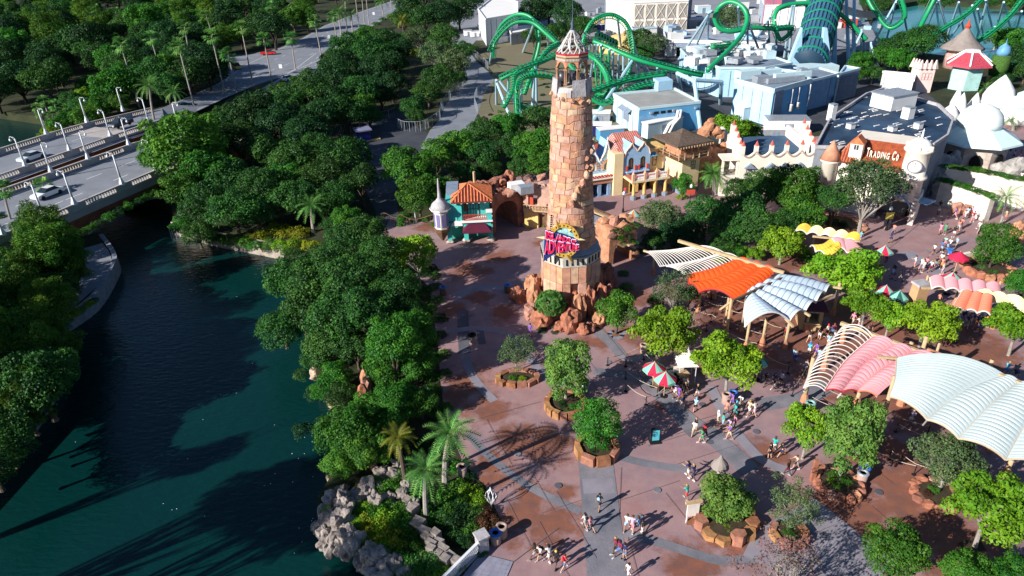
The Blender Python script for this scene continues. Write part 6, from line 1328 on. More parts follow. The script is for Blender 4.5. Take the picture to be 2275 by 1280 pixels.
for i, (px, py, a, b_, c) in enumerate([(1660, 172, 5, 2.6, 1.8), (1690, 182, 3, 2, 1.5), (1760, 172, 9, 1.0, 1.3), (1745, 180, 9, .8, 1.0), (1705, 165, 6, 1.6, 1.2), (1780, 168, 1.6, 1.6, 1.8)]):
	p = W(px, py, zB); mb = MB(); mb.box((p.x, p.y, zB + c / 2 - .2), (a, b_, c), .25); mb.build('roof_duct', m_steel if i % 2 else m_bluec, t_)
t_, po = block('annex_building', 'blue annex with pale flat roof behind the tall plant building', [(1803, 178), (1830, 172), (1865, 163), (1820, 150), (1770, 158), (1722, 152)], zB - .8, M('annex_blue', (.14, .28, .44), .7, .15), m_roofg, m_bluec)
t_, po = block('ribbed_building', 'dark ribbed blue shed with pale roof at the end of the plant buildings', [(1862, 168), (1868, 163), (1911, 152), (1878, 146)], zB - 1, M('ribbed_blue', (.12, .20, .30), .7, .15), m_bluew, m_bluec)
f = Fr(po[1].xy.to_3d(), po[2].xy.to_3d()); mb = MB()
for i in range(24): f.box(mb, f.L * (i + .3) / 24, f.L * (i + .6) / 24, .3, zB - 2, .01, .14)
mb.build('rib_row', m_slate, t_, stuff=True)
for nm, lab, pts, z_, mw_, mr_ in [('machine_hall', 'pale blue machine hall with cluttered roof behind the plant building', [(1512, 108), (1530, 128), (1600, 150), (1700, 150), (1760, 140), (1680, 112), (1600, 100)], 7, m_bluew, m_roofg),
		('long_shed', 'long white shed with dark open front beyond the coaster loop', [(1475, 70), (1480, 88), (1700, 95), (1710, 75), (1600, 62)], 5, m_whitew, M('pale_roof', (.30, .35, .42), .8, .3, .3)),
		('white_hall', 'big white hall roof at the upper left of the coaster', [(1062, 20), (1078, 42), (1150, 30), (1150, 4), (1100, -10)], 9, m_whitew, m_whitew),
		('lattice_panel_warehouse', 'white warehouse with square cross braced panels at the top', [(1345, -15), (1348, 2), (1408, 5), (1530, 0), (1540, -20)], 12, m_creamw, m_whitew),
		('top_right_shed', 'white low shed beside the blue launch tube', [(1690, -12), (1700, 12), (1790, 10), (1790, -15)], 8, m_whitew, m_whitew),
		('far_pink_building', 'pink building at the top edge behind the launch tube', [(1700, -25), (1702, -14), (1740, -16), (1738, -28)], 12, M('pink_plaster', (.60, .20, .28), .8), m_whitew),
		('low_white_wall_building', 'white retaining building below the oak row at right', [(1962, 158), (1975, 168), (2030, 178), (2035, 165)], 4, m_whitew, m_whitew),
		('grey_shed', 'grey shed in front of the white hall', [(1130, 62), (1135, 74), (1190, 66), (1180, 55)], 4, m_steel, m_whitew),
		('backlot_store', 'small pale store right of the yellow dome', [(1400, 52), (1405, 64), (1460, 60), (1450, 48)], 4, m_whitew, m_roofg)]:
	t_, po = block(nm, lab, pts, z_, mw_, mr_, m_whitew if mr_ is not m_roofg else m_bluec)
	if nm == 'lattice_panel_warehouse':
		f = Fr(po[2].xy.to_3d(), po[3].xy.to_3d())
		for r_ in range(2):
			for i in range(5):
				u0, u1, z0, z1_ = f.L * (i + .15) / 5, f.L * (i + .9) / 5, 1 + r_ * 5.4, 5.6 + r_ * 5.4; mb = MB(); f.box(mb, u0, u1, z0, z1_, .02, .1); pn = mb.build('square_panel', M('taupe_panel', (.34, .30, .26), .8), t_)
				mb = MB(); mb.beam(f.p(u0, z0, .16), f.p(u1, z1_, .16), .25, .1); mb.beam(f.p(u0, z1_, .2), f.p(u1, z0, .2), .25, .1); sub(mb, 'cross_brace', m_whitew, pn)
	if nm == 'long_shed':
		f = Fr(po[1].xy.to_3d(), po[2].xy.to_3d()); mb = MB(); f.box(mb, f.L * .12, f.L * .75, .1, 3.2, .02, .15); mb.build('dark_opening', m_black, t_); mb = MB(); f.box(mb, f.L * .1, f.L * .77, 3.2, 4.2, .02, 2); mb.build('canopy_edge', m_slate, t_)
	if nm == 'machine_hall':
		rg = random.Random(9)
		for i in range(40):
			p = W(rg.uniform(1535, 1730), rg.uniform(108, 143), 7); mb = MB(); mb.box((p.x, p.y, 7.6), (rg.uniform(1, 4), rg.uniform(1, 3), rg.uniform(.8, 2)), rg.uniform(0, 1)); mb.build('roof_duct', [m_steel, m_bluec, m_whitew][i % 3], t_)
rg = random.Random(8)
for i in range(34):      # plant and vents on the far roofs and yards
	px, py = rg.choice([(rg.uniform(1480, 1700), rg.uniform(66, 90)), (rg.uniform(1560, 1960), rg.uniform(10, 100)), (rg.uniform(1300, 1900), rg.uniform(2, 50))]); z_ = 5 if 62 < py < 92 and px < 1700 else 0
	p = W(px, py, z_); a_, b2, c_ = rg.uniform(1.2, 6), rg.uniform(1, 3), rg.uniform(1, 2.6); u_ = thing('plant_unit', rg.choice(['white', 'grey', 'pale blue']) + ' plant unit', 'plant unit', (p.x, p.y, max(0, z_ - .3)), rg.uniform(-.4, .6), 'plant units on far roofs and yards'); u_['_auto'] = 1
	mm = {'w': m_whitew, 'g': m_steel, 'p': m_bluew}[u_['label'][0]]
	MB().box((0, 0, c_ / 2), (a_, b2, c_)).build('casing', mm, u_, loc=(0, 0, 0)); MB().box((a_ * .2, 0, c_ + .15), (a_ * .4, b2 * .7, .3)).build('fan_cowl', m_slate, u_, loc=(0, 0, 0))
p = W(1385, 112); d_ = thing('yellow_dome', 'pale yellow dome tent behind the coaster', 'tent', p); mb = MB(); mb.lathe([(8.6 * math.cos(a), 5.2 * math.sin(a)) for a in np.linspace(0, 1.5, 8)], tuple(p), 20); mb.build('dome_skin', M('yellow_skin', (.70, .50, .20), .7, .15), d_, True)
mb = MB(); mb.lathe([(.5, 0), (.55, .5), (.3, .9), (.02, 1.2)], (p.x, p.y, 5.1), 10); mb.build('dome_cap', m_terra, d_)
# ---------------- right hand fantasy buildings
def lathe_thing(name, label, px, py, parts, cat='building', n=16):
	p = W(px, py); t_ = thing(name, label, cat, p)
	for nm, prof, m_, k_ in parts:
		mb = MB(); mb.lathe(prof, tuple(p), k_); mb.build(nm, m_, t_, k_ > 10)
	return t_, p
s_ = 1.0
t_, p = lathe_thing('domed_pavilion', 'octagonal pavilion with wide pale aqua cone roof and white dome at the right', 2150, 362, [('drum_wall', [(5.2, 0), (5.2, 4.6)], M('stone_drum', (.50, .42, .36), .85, .3, 1), 8), ('roof_skirt', [(7.0, 4.4), (6.9, 4.7), (3.4, 6.6), (3.4, 6.4)], M('aqua_white_roof', (.62, .80, .80), .6, .06), 8), ('upper_dome', [(3.4, 6.3), (3.5, 7.4), (3.1, 8.6), (2.2, 9.6), (1.0, 10.2), (.1, 10.4)], M('aqua_white_dome', (.72, .80, .78), .6, .06), 18)])
for i in range(8):
	a = i * math.pi / 4 + .39; mb = MB(); c = Vector((p.x + 4.85 * math.cos(a), p.y + 4.85 * math.sin(a), 0)); f = Fr(c - Vector((-math.sin(a), math.cos(a), 0)) * 1.1, c + Vector((-math.sin(a), math.cos(a), 0)) * 1.1)
	mb.hexa([c + Vector((-math.sin(a) * 1.0 * math.cos(t_2), math.cos(a) * 1.0 * math.cos(t_2), 1.6 + 1.3 * math.sin(t_2))) + Vector((math.cos(a), math.sin(a), 0)) * .02 for t_2 in np.linspace(0, 2 * math.pi, 11)[:-1]], [c + Vector((-math.sin(a) * 1.0 * math.cos(t_2), math.cos(a) * 1.0 * math.cos(t_2), 1.6 + 1.3 * math.sin(t_2))) + Vector((math.cos(a), math.sin(a), 0)) * .25 for t_2 in np.linspace(0, 2 * math.pi, 11)[:-1]]); mb.build('arched_opening', m_black, t_)
for i, (px, py, h_, r_) in enumerate([(2108, 262, 3.6, 1.5), (2128, 258, 5.2, 1.1), (2160, 250, 4.6, 1.1), (2118, 248, 5.6, .9)]):
	p = W(px, py, 4); mb = MB(); mb.lathe([(r_, 0), (r_ * 1.1, h_ * .5), (r_ * .6, h_ * .8), (.05, h_ * 1.05)], (p.x, p.y, 3), 10); mb.build('flame_shaped_wall', m_whitew, t_, True)
t_, p = lathe_thing('onion_hall', 'white pointed onion shaped hall behind the aqua roof', 2205, 262, [('body', [(2.7, 0), (2.9, 3), (3.0, 4.5), (2.4, 6), (1.2, 7.6), (.1, 8.8)], m_whitew, 16), ('rim', [(3.0, 2.6), (3.3, 2.9), (3.0, 3.2)], m_creamw, 16)])
t_, p = lathe_thing('tiered_kiosk', 'white and pale blue tiered round kiosk at the right edge', 2256, 272, [('tier', [(3.1, 0), (3.2, 2.2), (1.9, 3.2)], m_whitew, 16), ('tier', [(2.2, 3.2), (2.3, 3.6), (1.6, 4.2)], M('pale_blue_tier', (.45, .68, .80)), 16), ('tier', [(1.7, 4.2), (1.8, 4.9), (1.0, 5.4)], m_whitew, 16), ('tier', [(1.2, 5.4), (1.2, 5.8), (.2, 6.4)], M('pale_blue_tier', (.45, .68, .8)), 16)])
t_, p = lathe_thing('red_roof_pavilion', 'turquoise pavilion with red spotted roof ribbed in white', 2138, 196, [('wall', [(3.6, 0), (3.6, 5.6)], M('aqua_wall', (.40, .65, .62), .8), 6), ('roof', [(5.4, 5.5), (5.2, 6.0), (1.8, 8.4), (1.7, 8.6)], M('crimson_roof', (.42, .02, .05), .6, .4, 5, rgb2=(.60, .10, .14)), 6)])
for i in range(6): a = i * math.pi / 3; mb = MB(); mb.beam((p.x + 5.3 * math.cos(a), p.y + 5.3 * math.sin(a), 6.05), (p.x + 1.75 * math.cos(a), p.y + 1.75 * math.sin(a), 8.55), .35, .25); mb.build('roof_rib', m_whitew, t_)
mb = MB(); mb.lathe([(1.8, 8.5), (1.8, 8.9)], tuple(p), 6); mb.build('roof_cap', m_whitew, t_)
t_, p = lathe_thing('tent_roof_tower', 'pink drum tower with grey brown flared tent roof and red finial', 2126, 150, [('drum', [(3.6, 0), (3.4, 5.2)], M('pink_brick', (.55, .33, .28), .8, .3, 1.5), 12), ('tent_roof', [(5.4, 5.0), (4.9, 5.5), (2.8, 7.2), (1.0, 9.4), (.5, 10.2)], M('taupe_tent', (.26, .22, .20), .8), 14), ('finial', [(.6, 10.1), (.8, 10.7), (.3, 11.4), (.03, 12.6)], m_red, 8)])
t_, p = lathe_thing('column_folly', 'green ivy column with a small blue dome and yellow foot', 2208, 188, [('foot', [(2.0, 0), (1.8, 2.2)], m_yel, 12), ('ivy_shaft', [(1.8, 2.2), (2.1, 4), (1.9, 7.0)], M('ivy_green', (.05, .12, .02), .9, .5, 3, .8, 6), 12), ('blue_dome', [(1.5, 7.0), (1.5, 7.8), (1.1, 9.0), (.1, 9.8), (.03, 10.8)], M('dome_blue', (.12, .30, .50), .5), 12)])
t_, po = block('pink_castle', 'pale pink crenellated castle tower with rows of oval windows', [(2028, 145), (2046, 150), (2080, 150), (2064, 142)], ZAT(W(2046, 206), 150), M('pale_pink_wall', (.72, .54, .50), .8, .08), m_creamw, M('pale_pink_wall', (.72, .54, .5)))
zc_ = po[0].z
for i in range(7): q = po[0].lerp(po[1], i / 3) if i < 4 else po[1].lerp(po[2], (i - 3) / 3.2); mb = MB(); mb.box((q.x, q.y, zc_ + .7), (1.0, 1.0, 2.0), .4, .2); mb.build('merlon', M('pale_pink_wall', (.72, .54, .5)), t_)
f = Fr(po[1].xy.to_3d(), po[2].xy.to_3d())
for i in range(3): window(f, t_, f.L * (.3 + .22 * i), .3, zc_ * .52, zc_ * .72, .35, .0, M('rose_shutter', (.42, .22, .24)), m_pane, 0)
def ivywall(label, pts, z_, w_, seed):
	p0 = [W(x, y) for x, y in pts]; t_ = thing('ivy_topped_wall', label, 'wall', p0[0]); mb = MB()
	sm = smoothline(p0, 4)
	for i in range(len(sm) - 1):
		d = (sm[i + 1] - sm[i]).normalized(); n = Vector((-d.y, d.x, 0)) * w_ / 2; zz = lambda k_: z_ + .7 * noise.noise(Vector((k_ * .7, seed, 0)))
		mb.hexa([sm[i] - n, sm[i + 1] - n, sm[i + 1] + n, sm[i] + n], [sm[i] - n + Vector((0, 0, zz(i))), sm[i + 1] - n + Vector((0, 0, zz(i + 1))), sm[i + 1] + n + Vector((0, 0, zz(i + 1))), sm[i] + n + Vector((0, 0, zz(i)))])
	mb.build('wall_body', M('white_rock', (.66, .60, .52), .9, .25, .5, .6, 2), t_)
	for i, q in enumerate(sm[::1]):
		inst(SHR['green' if i % 3 else 'oak'][i % 2], 'ivy_clump', t_, tuple(q - p0[0] + Vector((0, 0, z_ + .1))), (0, 0, i), (1.3, 1.0, .55))
	return t_
ivywall('white rock wall topped with ivy in front of the dark underpass', [(2080, 452), (2130, 468), (2190, 492)], 3.6, 1.0, 2)
ivywall('white rock bridge wall with ivy rim crossing to the right edge', [(2085, 432), (2150, 440), (2215, 455), (2290, 470)], 4.4, .9, 5)
for i, (px, py, w_, h_, m_) in enumerate([(2075, 405, 60, 60, 0), (2110, 395, 50, 50, 0), (2060, 430, 40, 40, 0), (2095, 440, 40, 44, 0), (2130, 478, 26, 26, 1), (2155, 480, 26, 26, 1), (2260, 400, 50, 40, 0), (2225, 395, 40, 30, 0), (2265, 530, 34, 34, 2), (2262, 545, 30, 30, 2)]):
	q = W(px, py); o = boulder(px, py, w_, h_, 90 + i, [M('grey_rock', (.33, .31, .29), .9, .35, .8, .7, 3), RM[3], RM[1]][m_], None, nm='rock');
	tag(o, ['grey rock mass beside the clock tower', 'pinkish rock by the underpass mouth', 'orange rock formation at the right edge'][m_], 'rock', ['grey rocks beside the clock tower', 'rocks by the underpass', 'orange rocks at the right edge'][m_]); o['_auto'] = 1
# --- green roller coaster
def DY(px, py, Y):
	r = ROT @ Vector((px - CX, -(py - CY), -FL)); t_ = Y / r.y; return Vector((r.x * t_, Y, HC + r.z * t_))
m_green = M('coaster_green', (.008, .30, .11), .4, .12, .5, spec=.5); m_gdark = M('coaster_rail_green', (.01, .16, .08), .45, .1)
m_sup = M('support_blue', (.38, .58, .70), .5, .1, .5)
cst = thing('roller_coaster', 'bright green looping roller coaster on pale blue steel supports', 'roller coaster', DY(1350, 240, 165).xy.to_3d())
def track(pts, r_=.47, k_=6, roll=0.0, closed=False, rails=True):
	P_ = smoothline([DY(*p) for p in pts], k_, closed); n = len(P_)
	if closed: P_.append(P_[0])
	mb = MB(); mb.tube(P_, r_, 8); mb.build('track_spine', m_green, cst, True)
	if not rails: return P_
	rl, ti = MB(), MB(); A_, B_ = [], []; up = Vector((0, 0, 1));
	side = None
	for i, p in enumerate(P_):
		d = (P_[min(i + 1, len(P_) - 1)] - P_[max(i - 1, 0)]).normalized()
		s_ = d.cross(up) if side is None else side - d * side.dot(d)
		if s_.length < .05: s_ = Vector((1, 0, 0))
		s_.normalize(); side = s_; u_ = s_.cross(d)
		if roll == 1: u_ = -u_
		A_.append(p + s_ * .62 + u_ * .8); B_.append(p - s_ * .62 + u_ * .8)
		ti.beam(A_[-1], B_[-1], .18, .12); ti.beam(p, (A_[-1] + B_[-1]) / 2, .3, .2)
	rl.tube(A_, .11, 4); rl.build('rail', m_gdark, cst); rl = MB(); rl.tube(B_, .11, 4); rl.build('rail', m_gdark, cst)
	ti.build('track_ties', m_green, cst, stuff=True); return P_
track([(1095, 125, 200), (1098, 95, 198), (1115, 55, 195), (1145, 33, 192), (1175, 36, 190), (1195, 60, 188), (1198, 95, 187), (1192, 125, 186), (1184, 150, 186), (1178, 200, 185)], roll=1)
track([(1090, 115, 182), (1105, 85, 182), (1140, 52, 182), (1180, 50, 181), (1210, 72, 179), (1238, 100, 177), (1262, 140, 174), (1290, 172, 172)])
track([(1112, 176, 160), (1150, 158, 160), (1200, 140, 162), (1240, 122, 165), (1290, 105, 168)])
track([(1290, 172, 165), (1310, 195, 164), (1340, 212, 163), (1352, 190, 162), (1330, 140, 164), (1300, 118, 168), (1296, 90, 170), (1310, 55, 171), (1335, 36, 172), (1362, 33, 172), (1388, 48, 171), (1402, 75, 170), (1408, 110, 168), (1404, 140, 167), (1390, 175, 166), (1360, 205, 166)], roll=1)
track([(1318, 92, 170), (1350, 104, 168), (1380, 118, 166), (1420, 134, 164), (1470, 148, 163), (1520, 160, 163), (1560, 168, 164)], .5)
track([(1572, 156, 168), (1600, 130, 172), (1630, 100, 178), (1652, 70, 183), (1660, 38, 186), (1648, 14, 188), (1622, 4, 190), (1598, 16, 191), (1588, 40, 192), (1598, 62, 192), (1625, 70, 192), (1670, 62, 194), (1720, 64, 196)], .6, roll=1)
track([(1720, 66, 196), (1760, 64, 200), (1735, 88, 200), (1722, 60, 202), (1722, 32, 204), (1740, 14, 205), (1790, 7, 206), (1840, 14, 206), (1875, 38, 205), (1900, 62, 204), (1925, 88, 203)], .6)
track([(1925, -10, 225), (1940, 20, 222), (1975, 62, 218), (2010, 40, 215), (2004, 0, 215), (2000, -20, 216)], .6)
track([(2045, 60, 215), (2060, 30, 214), (2080, -10, 214)], .6); track([(2025, 105, 205), (2100, 62, 206), (2150, 30, 208), (2190, -10, 210)], .6); track([(2120, 110, 195), (2180, 88, 196), (2240, 40, 198), (2280, -10, 200)], .6)
track([(1150, 235, 150), (1210, 250, 150), (1270, 225, 152), (1330, 200, 155), (1400, 178, 158), (1480, 165, 160)], .5)
track([(1165, 210, 158), (1180, 170, 160), (1210, 120, 165), (1240, 100, 170)], .5); track([(1150, 260, 148), (1148, 200, 150), (1160, 175, 152), (1200, 168, 154), (1260, 180, 156)], .5)
track([(1580, 105, 185), (1640, 98, 188), (1570, 115, 186), (1560, 128, 184)], .45)
for i, (x0, y0, x1, y1) in enumerate([(1335, 108, 1335, 240), (1352, 112, 1352, 242), (1345, 125, 1372, 240), (1320, 120, 1330, 245)]):
	mb = MB(); mb.tube([DY(x0, y0, 166), DY(x1, y1, 166)], .22, 5); mb.build('truss_leg', m_green, cst)
mb = MB()
for j in range(9): mb.beam(DY(1322 + j % 2 * 5, 118 + j * 14, 166), DY(1358 - j % 2 * 5, 130 + j * 13, 166.5), .16, .16); mb.beam(DY(1358, 118 + j * 13, 166), DY(1325, 132 + j * 13, 166.5), .16, .16)
mb.build('truss_bracing', m_green, cst, stuff=True)
track([(1320, 130, 160), (1345, 160, 158), (1350, 200, 157), (1330, 235, 156), (1300, 255, 155), (1255, 262, 154)], .4); track([(1300, 210, 150), (1340, 232, 150), (1380, 215, 152), (1420, 195, 154), (1470, 185, 156)], .4); track([(1120, 240, 150), (1140, 200, 152), (1145, 170, 154), (1170, 158, 158)], .4); track([(1640, 130, 188), (1600, 118, 190), (1570, 125, 188)], .35)
def sup(x0, y0, Y, x1, y1, r_=.32):
	a = DY(x0, y0, Y); b_ = W(x1, y1); mb = MB(); mb.tube([a, b_], [r_ * .9, r_ * 1.1], 7); mb.build('support_leg', m_sup, cst)
for q in [(1335, 100, 168, 1338, 190), (1355, 108, 167, 1350, 210), (1385, 122, 166, 1385, 215), (1372, 40, 172, 1380, 110), (1402, 75, 170, 1422, 150), (1296, 90, 170, 1290, 150), (1440, 142, 164, 1436, 190), (1490, 152, 163, 1492, 200), (1130, 170, 160, 1128, 225), (1160, 156, 160, 1158, 230), (1215, 74, 179, 1222, 130), (1098, 95, 198, 1088, 140), (1640, 15, 188, 1645, 95), (1722, 45, 202, 1725, 100), (1790, 8, 206, 1795, 60), (2010, 40, 215, 2020, 100), (2050, 90, 206, 2050, 120), (2210, 60, 197, 2215, 95), (1187, 52, 182, 1162, 116), (1188, 147, 161, 1183, 236), (1191, 147, 161, 1192, 236), (1102, 178, 160, 1103, 232), (1104, 185, 160, 1135, 265), (1110, 180, 160, 1160, 250), (1405, 135, 165, 1308, 282, .42), (1398, 130, 165, 1396, 202), (1375, 120, 166, 1371, 205), (1362, 115, 166, 1362, 200), (1415, 135, 165, 1425, 200), (1425, 138, 165, 1448, 196), (1345, 105, 168, 1310, 165), (1322, 98, 170, 1312, 170), (1312, 100, 170, 1300, 160), (1328, 100, 168, 1326, 175),
          (1580, 24, 190, 1508, 132), (1578, 26, 190, 1540, 118), (1574, 28, 190, 1572, 104), (1660, 50, 186, 1662, 124), (1662, 48, 186, 1692, 126), (1712, 36, 203, 1668, 108), (1706, 44, 203, 1710, 110), (1760, 12, 205, 1742, 128), (1765, 12, 205, 1752, 128), (1800, 12, 206, 1770, 95), (1860, 24, 205, 1848, 160, .4), (1858, 24, 205, 1856, 160), (1880, -10, 215, 1886, 150, .5), (1898, -10, 215, 1896, 140, .5), (1915, 70, 203, 1880, 145), (1915, 68, 203, 1912, 130), (1914, 66, 203, 1925, 128), (1935, 98, 200, 1952, 158), (1935, 95, 200, 1935, 128),
          (1998, -10, 222, 1938, 100), (1990, 5, 220, 1970, 86), (2084, 0, 214, 2060, 60), (2086, 0, 214, 2112, 98), (2080, 5, 214, 2085, 60), (2130, 5, 208, 2098, 100), (2130, 5, 208, 2145, 95), (2160, 12, 208, 2175, 75), (2195, -5, 205, 2165, 105), (2190, 0, 205, 2210, 88), (2230, 5, 202, 2205, 92), (2230, 5, 202, 2250, 80), (2150, 30, 208, 2105, 92), (2270, 25, 198, 2255, 75), (2172, 20, 206, 2188, 96), (1460, 150, 163, 1478, 200), (1298, 165, 165, 1310, 230)]: sup(*q)
g_ = thing('blue_gantry', 'pale blue tubular gantry frame in front of the garage building', 'gantry', W(1556, 298))
for a, b_ in [(DY(1505, 163, 150), W(1516, 216)), (DY(1505, 163, 150), DY(1543, 180, 145)), (DY(1543, 180, 145), W(1557, 297)), (DY(1543, 178, 145), DY(1603, 182, 148)), (DY(1603, 182, 148), W(1600, 232))]:
	mb = MB(); mb.tube([a, b_], .42, 8); mb.build('gantry_tube', m_sup, g_)
P_ = smoothline([DY(*p) for p in [(1325, 84, 170), (1345, 92, 168), (1368, 106, 167)]], 5)
tr = thing('coaster_train', 'coaster train with rows of dark green shoulder restraints on the brake run', 'coaster train', P_[0])
for i in range(8):
	p = P_[0].lerp(P_[-1], i / 7) + Vector((0, 0, .6)); mb = MB(); mb.box(p, (.8, 3.2, .5), -.1)
	for s_ in (-1.2, -.4, .4, 1.2): mb.tube([p + Vector((.3, s_, .2)), p + Vector((.2, s_, 1.0)), p + Vector((-.2, s_, 1.0))], .18, 5)
	mb.build('seat_row', M('seat_dark_green', (.005, .06, .035), .5), tr)
a, b_ = DY(1795, 142, 186), DY(1842, -22, 212); d = (b_ - a).normalized()
lt = thing('launch_tube', 'dark blue ribbed launch tube with green hoops rising past blue wedge walls', 'ride tube', (a.x, a.y, 0))
mb = MB(); n_ = 26; rr = 4.3
s_ = d.cross(Vector((0, 0, 1))).normalized(); u_ = s_.cross(d)
for i in range(n_):      # corrugated staves
	t0, t1 = 2 * math.pi * i / n_, 2 * math.pi * (i + .55) / n_
	q = lambda t_, r_, e: e + (s_ * math.cos(t_) + u_ * math.sin(t_)) * r_
	mb = MB(); mb.hexa([q(t0, rr - .2, a), q(t0, rr + .12, a), q(t1, rr + .12, a), q(t1, rr - .2, a)], [q(t0, rr - .2, b_), q(t0, rr + .12, b_), q(t1, rr + .12, b_), q(t1, rr - .2, b_)]); mb.build('stave', M('tube_blue', (.05, .16, .26), .5, .2, .5, metal=.2), lt)
mb = MB(); mb.tube([a, b_], rr - .1, 20); mb.build('tube_core', M('tube_dark', (.015, .045, .08), .6), lt, True)
for i in range(9):
	c = a.lerp(b_, .04 + i * .12); mb = MB(); mb.tube([c + (s_ * math.cos(t_) + u_ * math.sin(t_)) * (rr + .25) for t_ in np.linspace(0, 2 * math.pi, 21)], .3, 5, False); mb.build('green_hoop', M('hoop_green', (.01, .20, .13), .4), lt)
for sgn_, pts in ((-1, [(1745, 160), (1783, 62), (1780, 160)]), (1, [(1838, 62), (1832, 62), (1822, 165), (1850, 165)])):
	p0 = DY(pts[0][0], pts[0][1], 186 if sgn_ < 0 else 186)
	mb = MB(); base = [DY(x, y, 187) for x, y in pts]; mb.hexa(base, [p + Vector((0, 1.5, 0)) for p in base]); mb.build('wedge_wall', m_bluew, lt)
mb = MB(); mb.lathe([(rr + .3, -2), (rr + .3, 1.2)], tuple(a), 24, 0, math.pi, False) if False else mb.box((a.x, a.y - 3, 1.8), (12, 5, 3.6), .1); mb.build('tube_mouth_block', m_bluec, lt)
sh_ = thing('shade_sail_far', 'grey shade sail hung between coaster masts', 'shade sail', DY(1905, 25, 225)); mb = MB()
mb.grid(lambda u, v: DY(1868 + 110 * u + 5 * v, 8 + 14 * u + 22 * v * (1 - u * .6) + 10 * math.sin(u * 3.1) * 1.0, 225 + 6 * v), 10, 4); mb.build('sail', M('grey_mesh', (.42, .46, .48), .8), sh_)
rg = random.Random(5)
for i, (px, py, a_, b2, c_, m_) in enumerate([(1040, 80, 3, 2, 2, m_whitew), (1055, 82, 3, 2, 2, m_whitew), (1075, 72, 4, 3, 3, m_steel), (1098, 66, 5, 3, 2.5, m_navy), (1110, 82, 6, 4, 2.2, m_bluec), (1130, 92, 7, 3, 2, m_whitew), (1090, 90, 4, 2, 2.4, m_steel), (1330, 52, 5, 2.5, 2, m_yel), (1345, 66, 6, 2.5, 2, m_navy), (1372, 30, 5, 2, 1.6, m_steel), (1310, 35, 4, 2, 1.6, m_whitew), (1420, 66, 6, 3, 2.5, m_whitew), (1550, 62, 8, 3, 3, m_steel), (1500, 34, 10, 4, 3, m_whitew), (1560, 30, 6, 3, 3, m_bluec), (1640, 20, 8, 4, 3, m_whitew), (1745, 30, 4, 3, 4, m_whitew), (1758, 45, 6, 3, 2, m_steel), (1880, 60, 6, 4, 3, m_red), (1900, 50, 5, 4, 3, m_teal), (1850, 40, 5, 4, 4, m_teal), (1240, 200, 3, 2, 1.5, m_steel), (1390, 262, 3, 2, 1.5, m_navy), (1330, 300, 5, 3, 2.2, m_navy), (1355, 312, 5, 2.4, 2.4, m_bluem), (1335, 270, 4, 3, 2, m_steel), (1700, 250, 3, 2, 2, m_steel), (1660, 262, 5, 3, 2.6, m_bluec), (1745, 292, 8, 4, 2.6, m_whitew), (1720, 300, 6, 2, 1.2, m_steel), (1470, 300, 9, 2, 3, m_bluec)]):
	p = W(px, py); nm = ['service_cabin', 'storage_container', 'equipment_box'][i % 3]; t_ = thing(nm, ['pale', 'white', 'plain'][0] + ' ' + nm.replace('_', ' ') + ' in the backlot yard', 'container', p, rg.uniform(-.3, .5)); t_['_auto'] = 1
	t_['label'] = {'navy_board': 'dark blue', 'white_plaster': 'white', 'grey_metal': 'grey', 'yellow_plaster': 'yellow', 'pale_blue_metal': 'pale blue', 'cream_blue_wall': 'cream', 'mid_blue_metal': 'blue', 'red_trim': 'red', 'sea_teal': 'teal'}.get(m_.name, 'pale') + ' ' + nm.replace('_', ' ') + ' in the backlot yard'
	mb = MB(); mb.box((0, 0, c_ / 2 + .15), (a_, b2, c_)); mb.build('body', m_, t_, loc=(0, 0, 0)); mb = MB(); mb.box((0, 0, c_ + .2), (a_ * 1.04, b2 * 1.06, .14)); mb.build('roof', m_steel if m_ is m_whitew else m_whitew, t_, loc=(0, 0, 0)); mb = MB(); mb.box((0, -b2 / 2 - .03, c_ * .45), (a_ * .22, .06, c_ * .7)); mb.build('door', m_slate, t_, loc=(0, 0, 0))
for i in range(34):     # scrub on the sandy bed under the coaster
	shrub(rg.uniform(1085, 1330), rg.uniform(130, 290), rg.uniform(5, 9), rg.choice(['green', 'yellow', 'palm', 'lime', 'dark']))
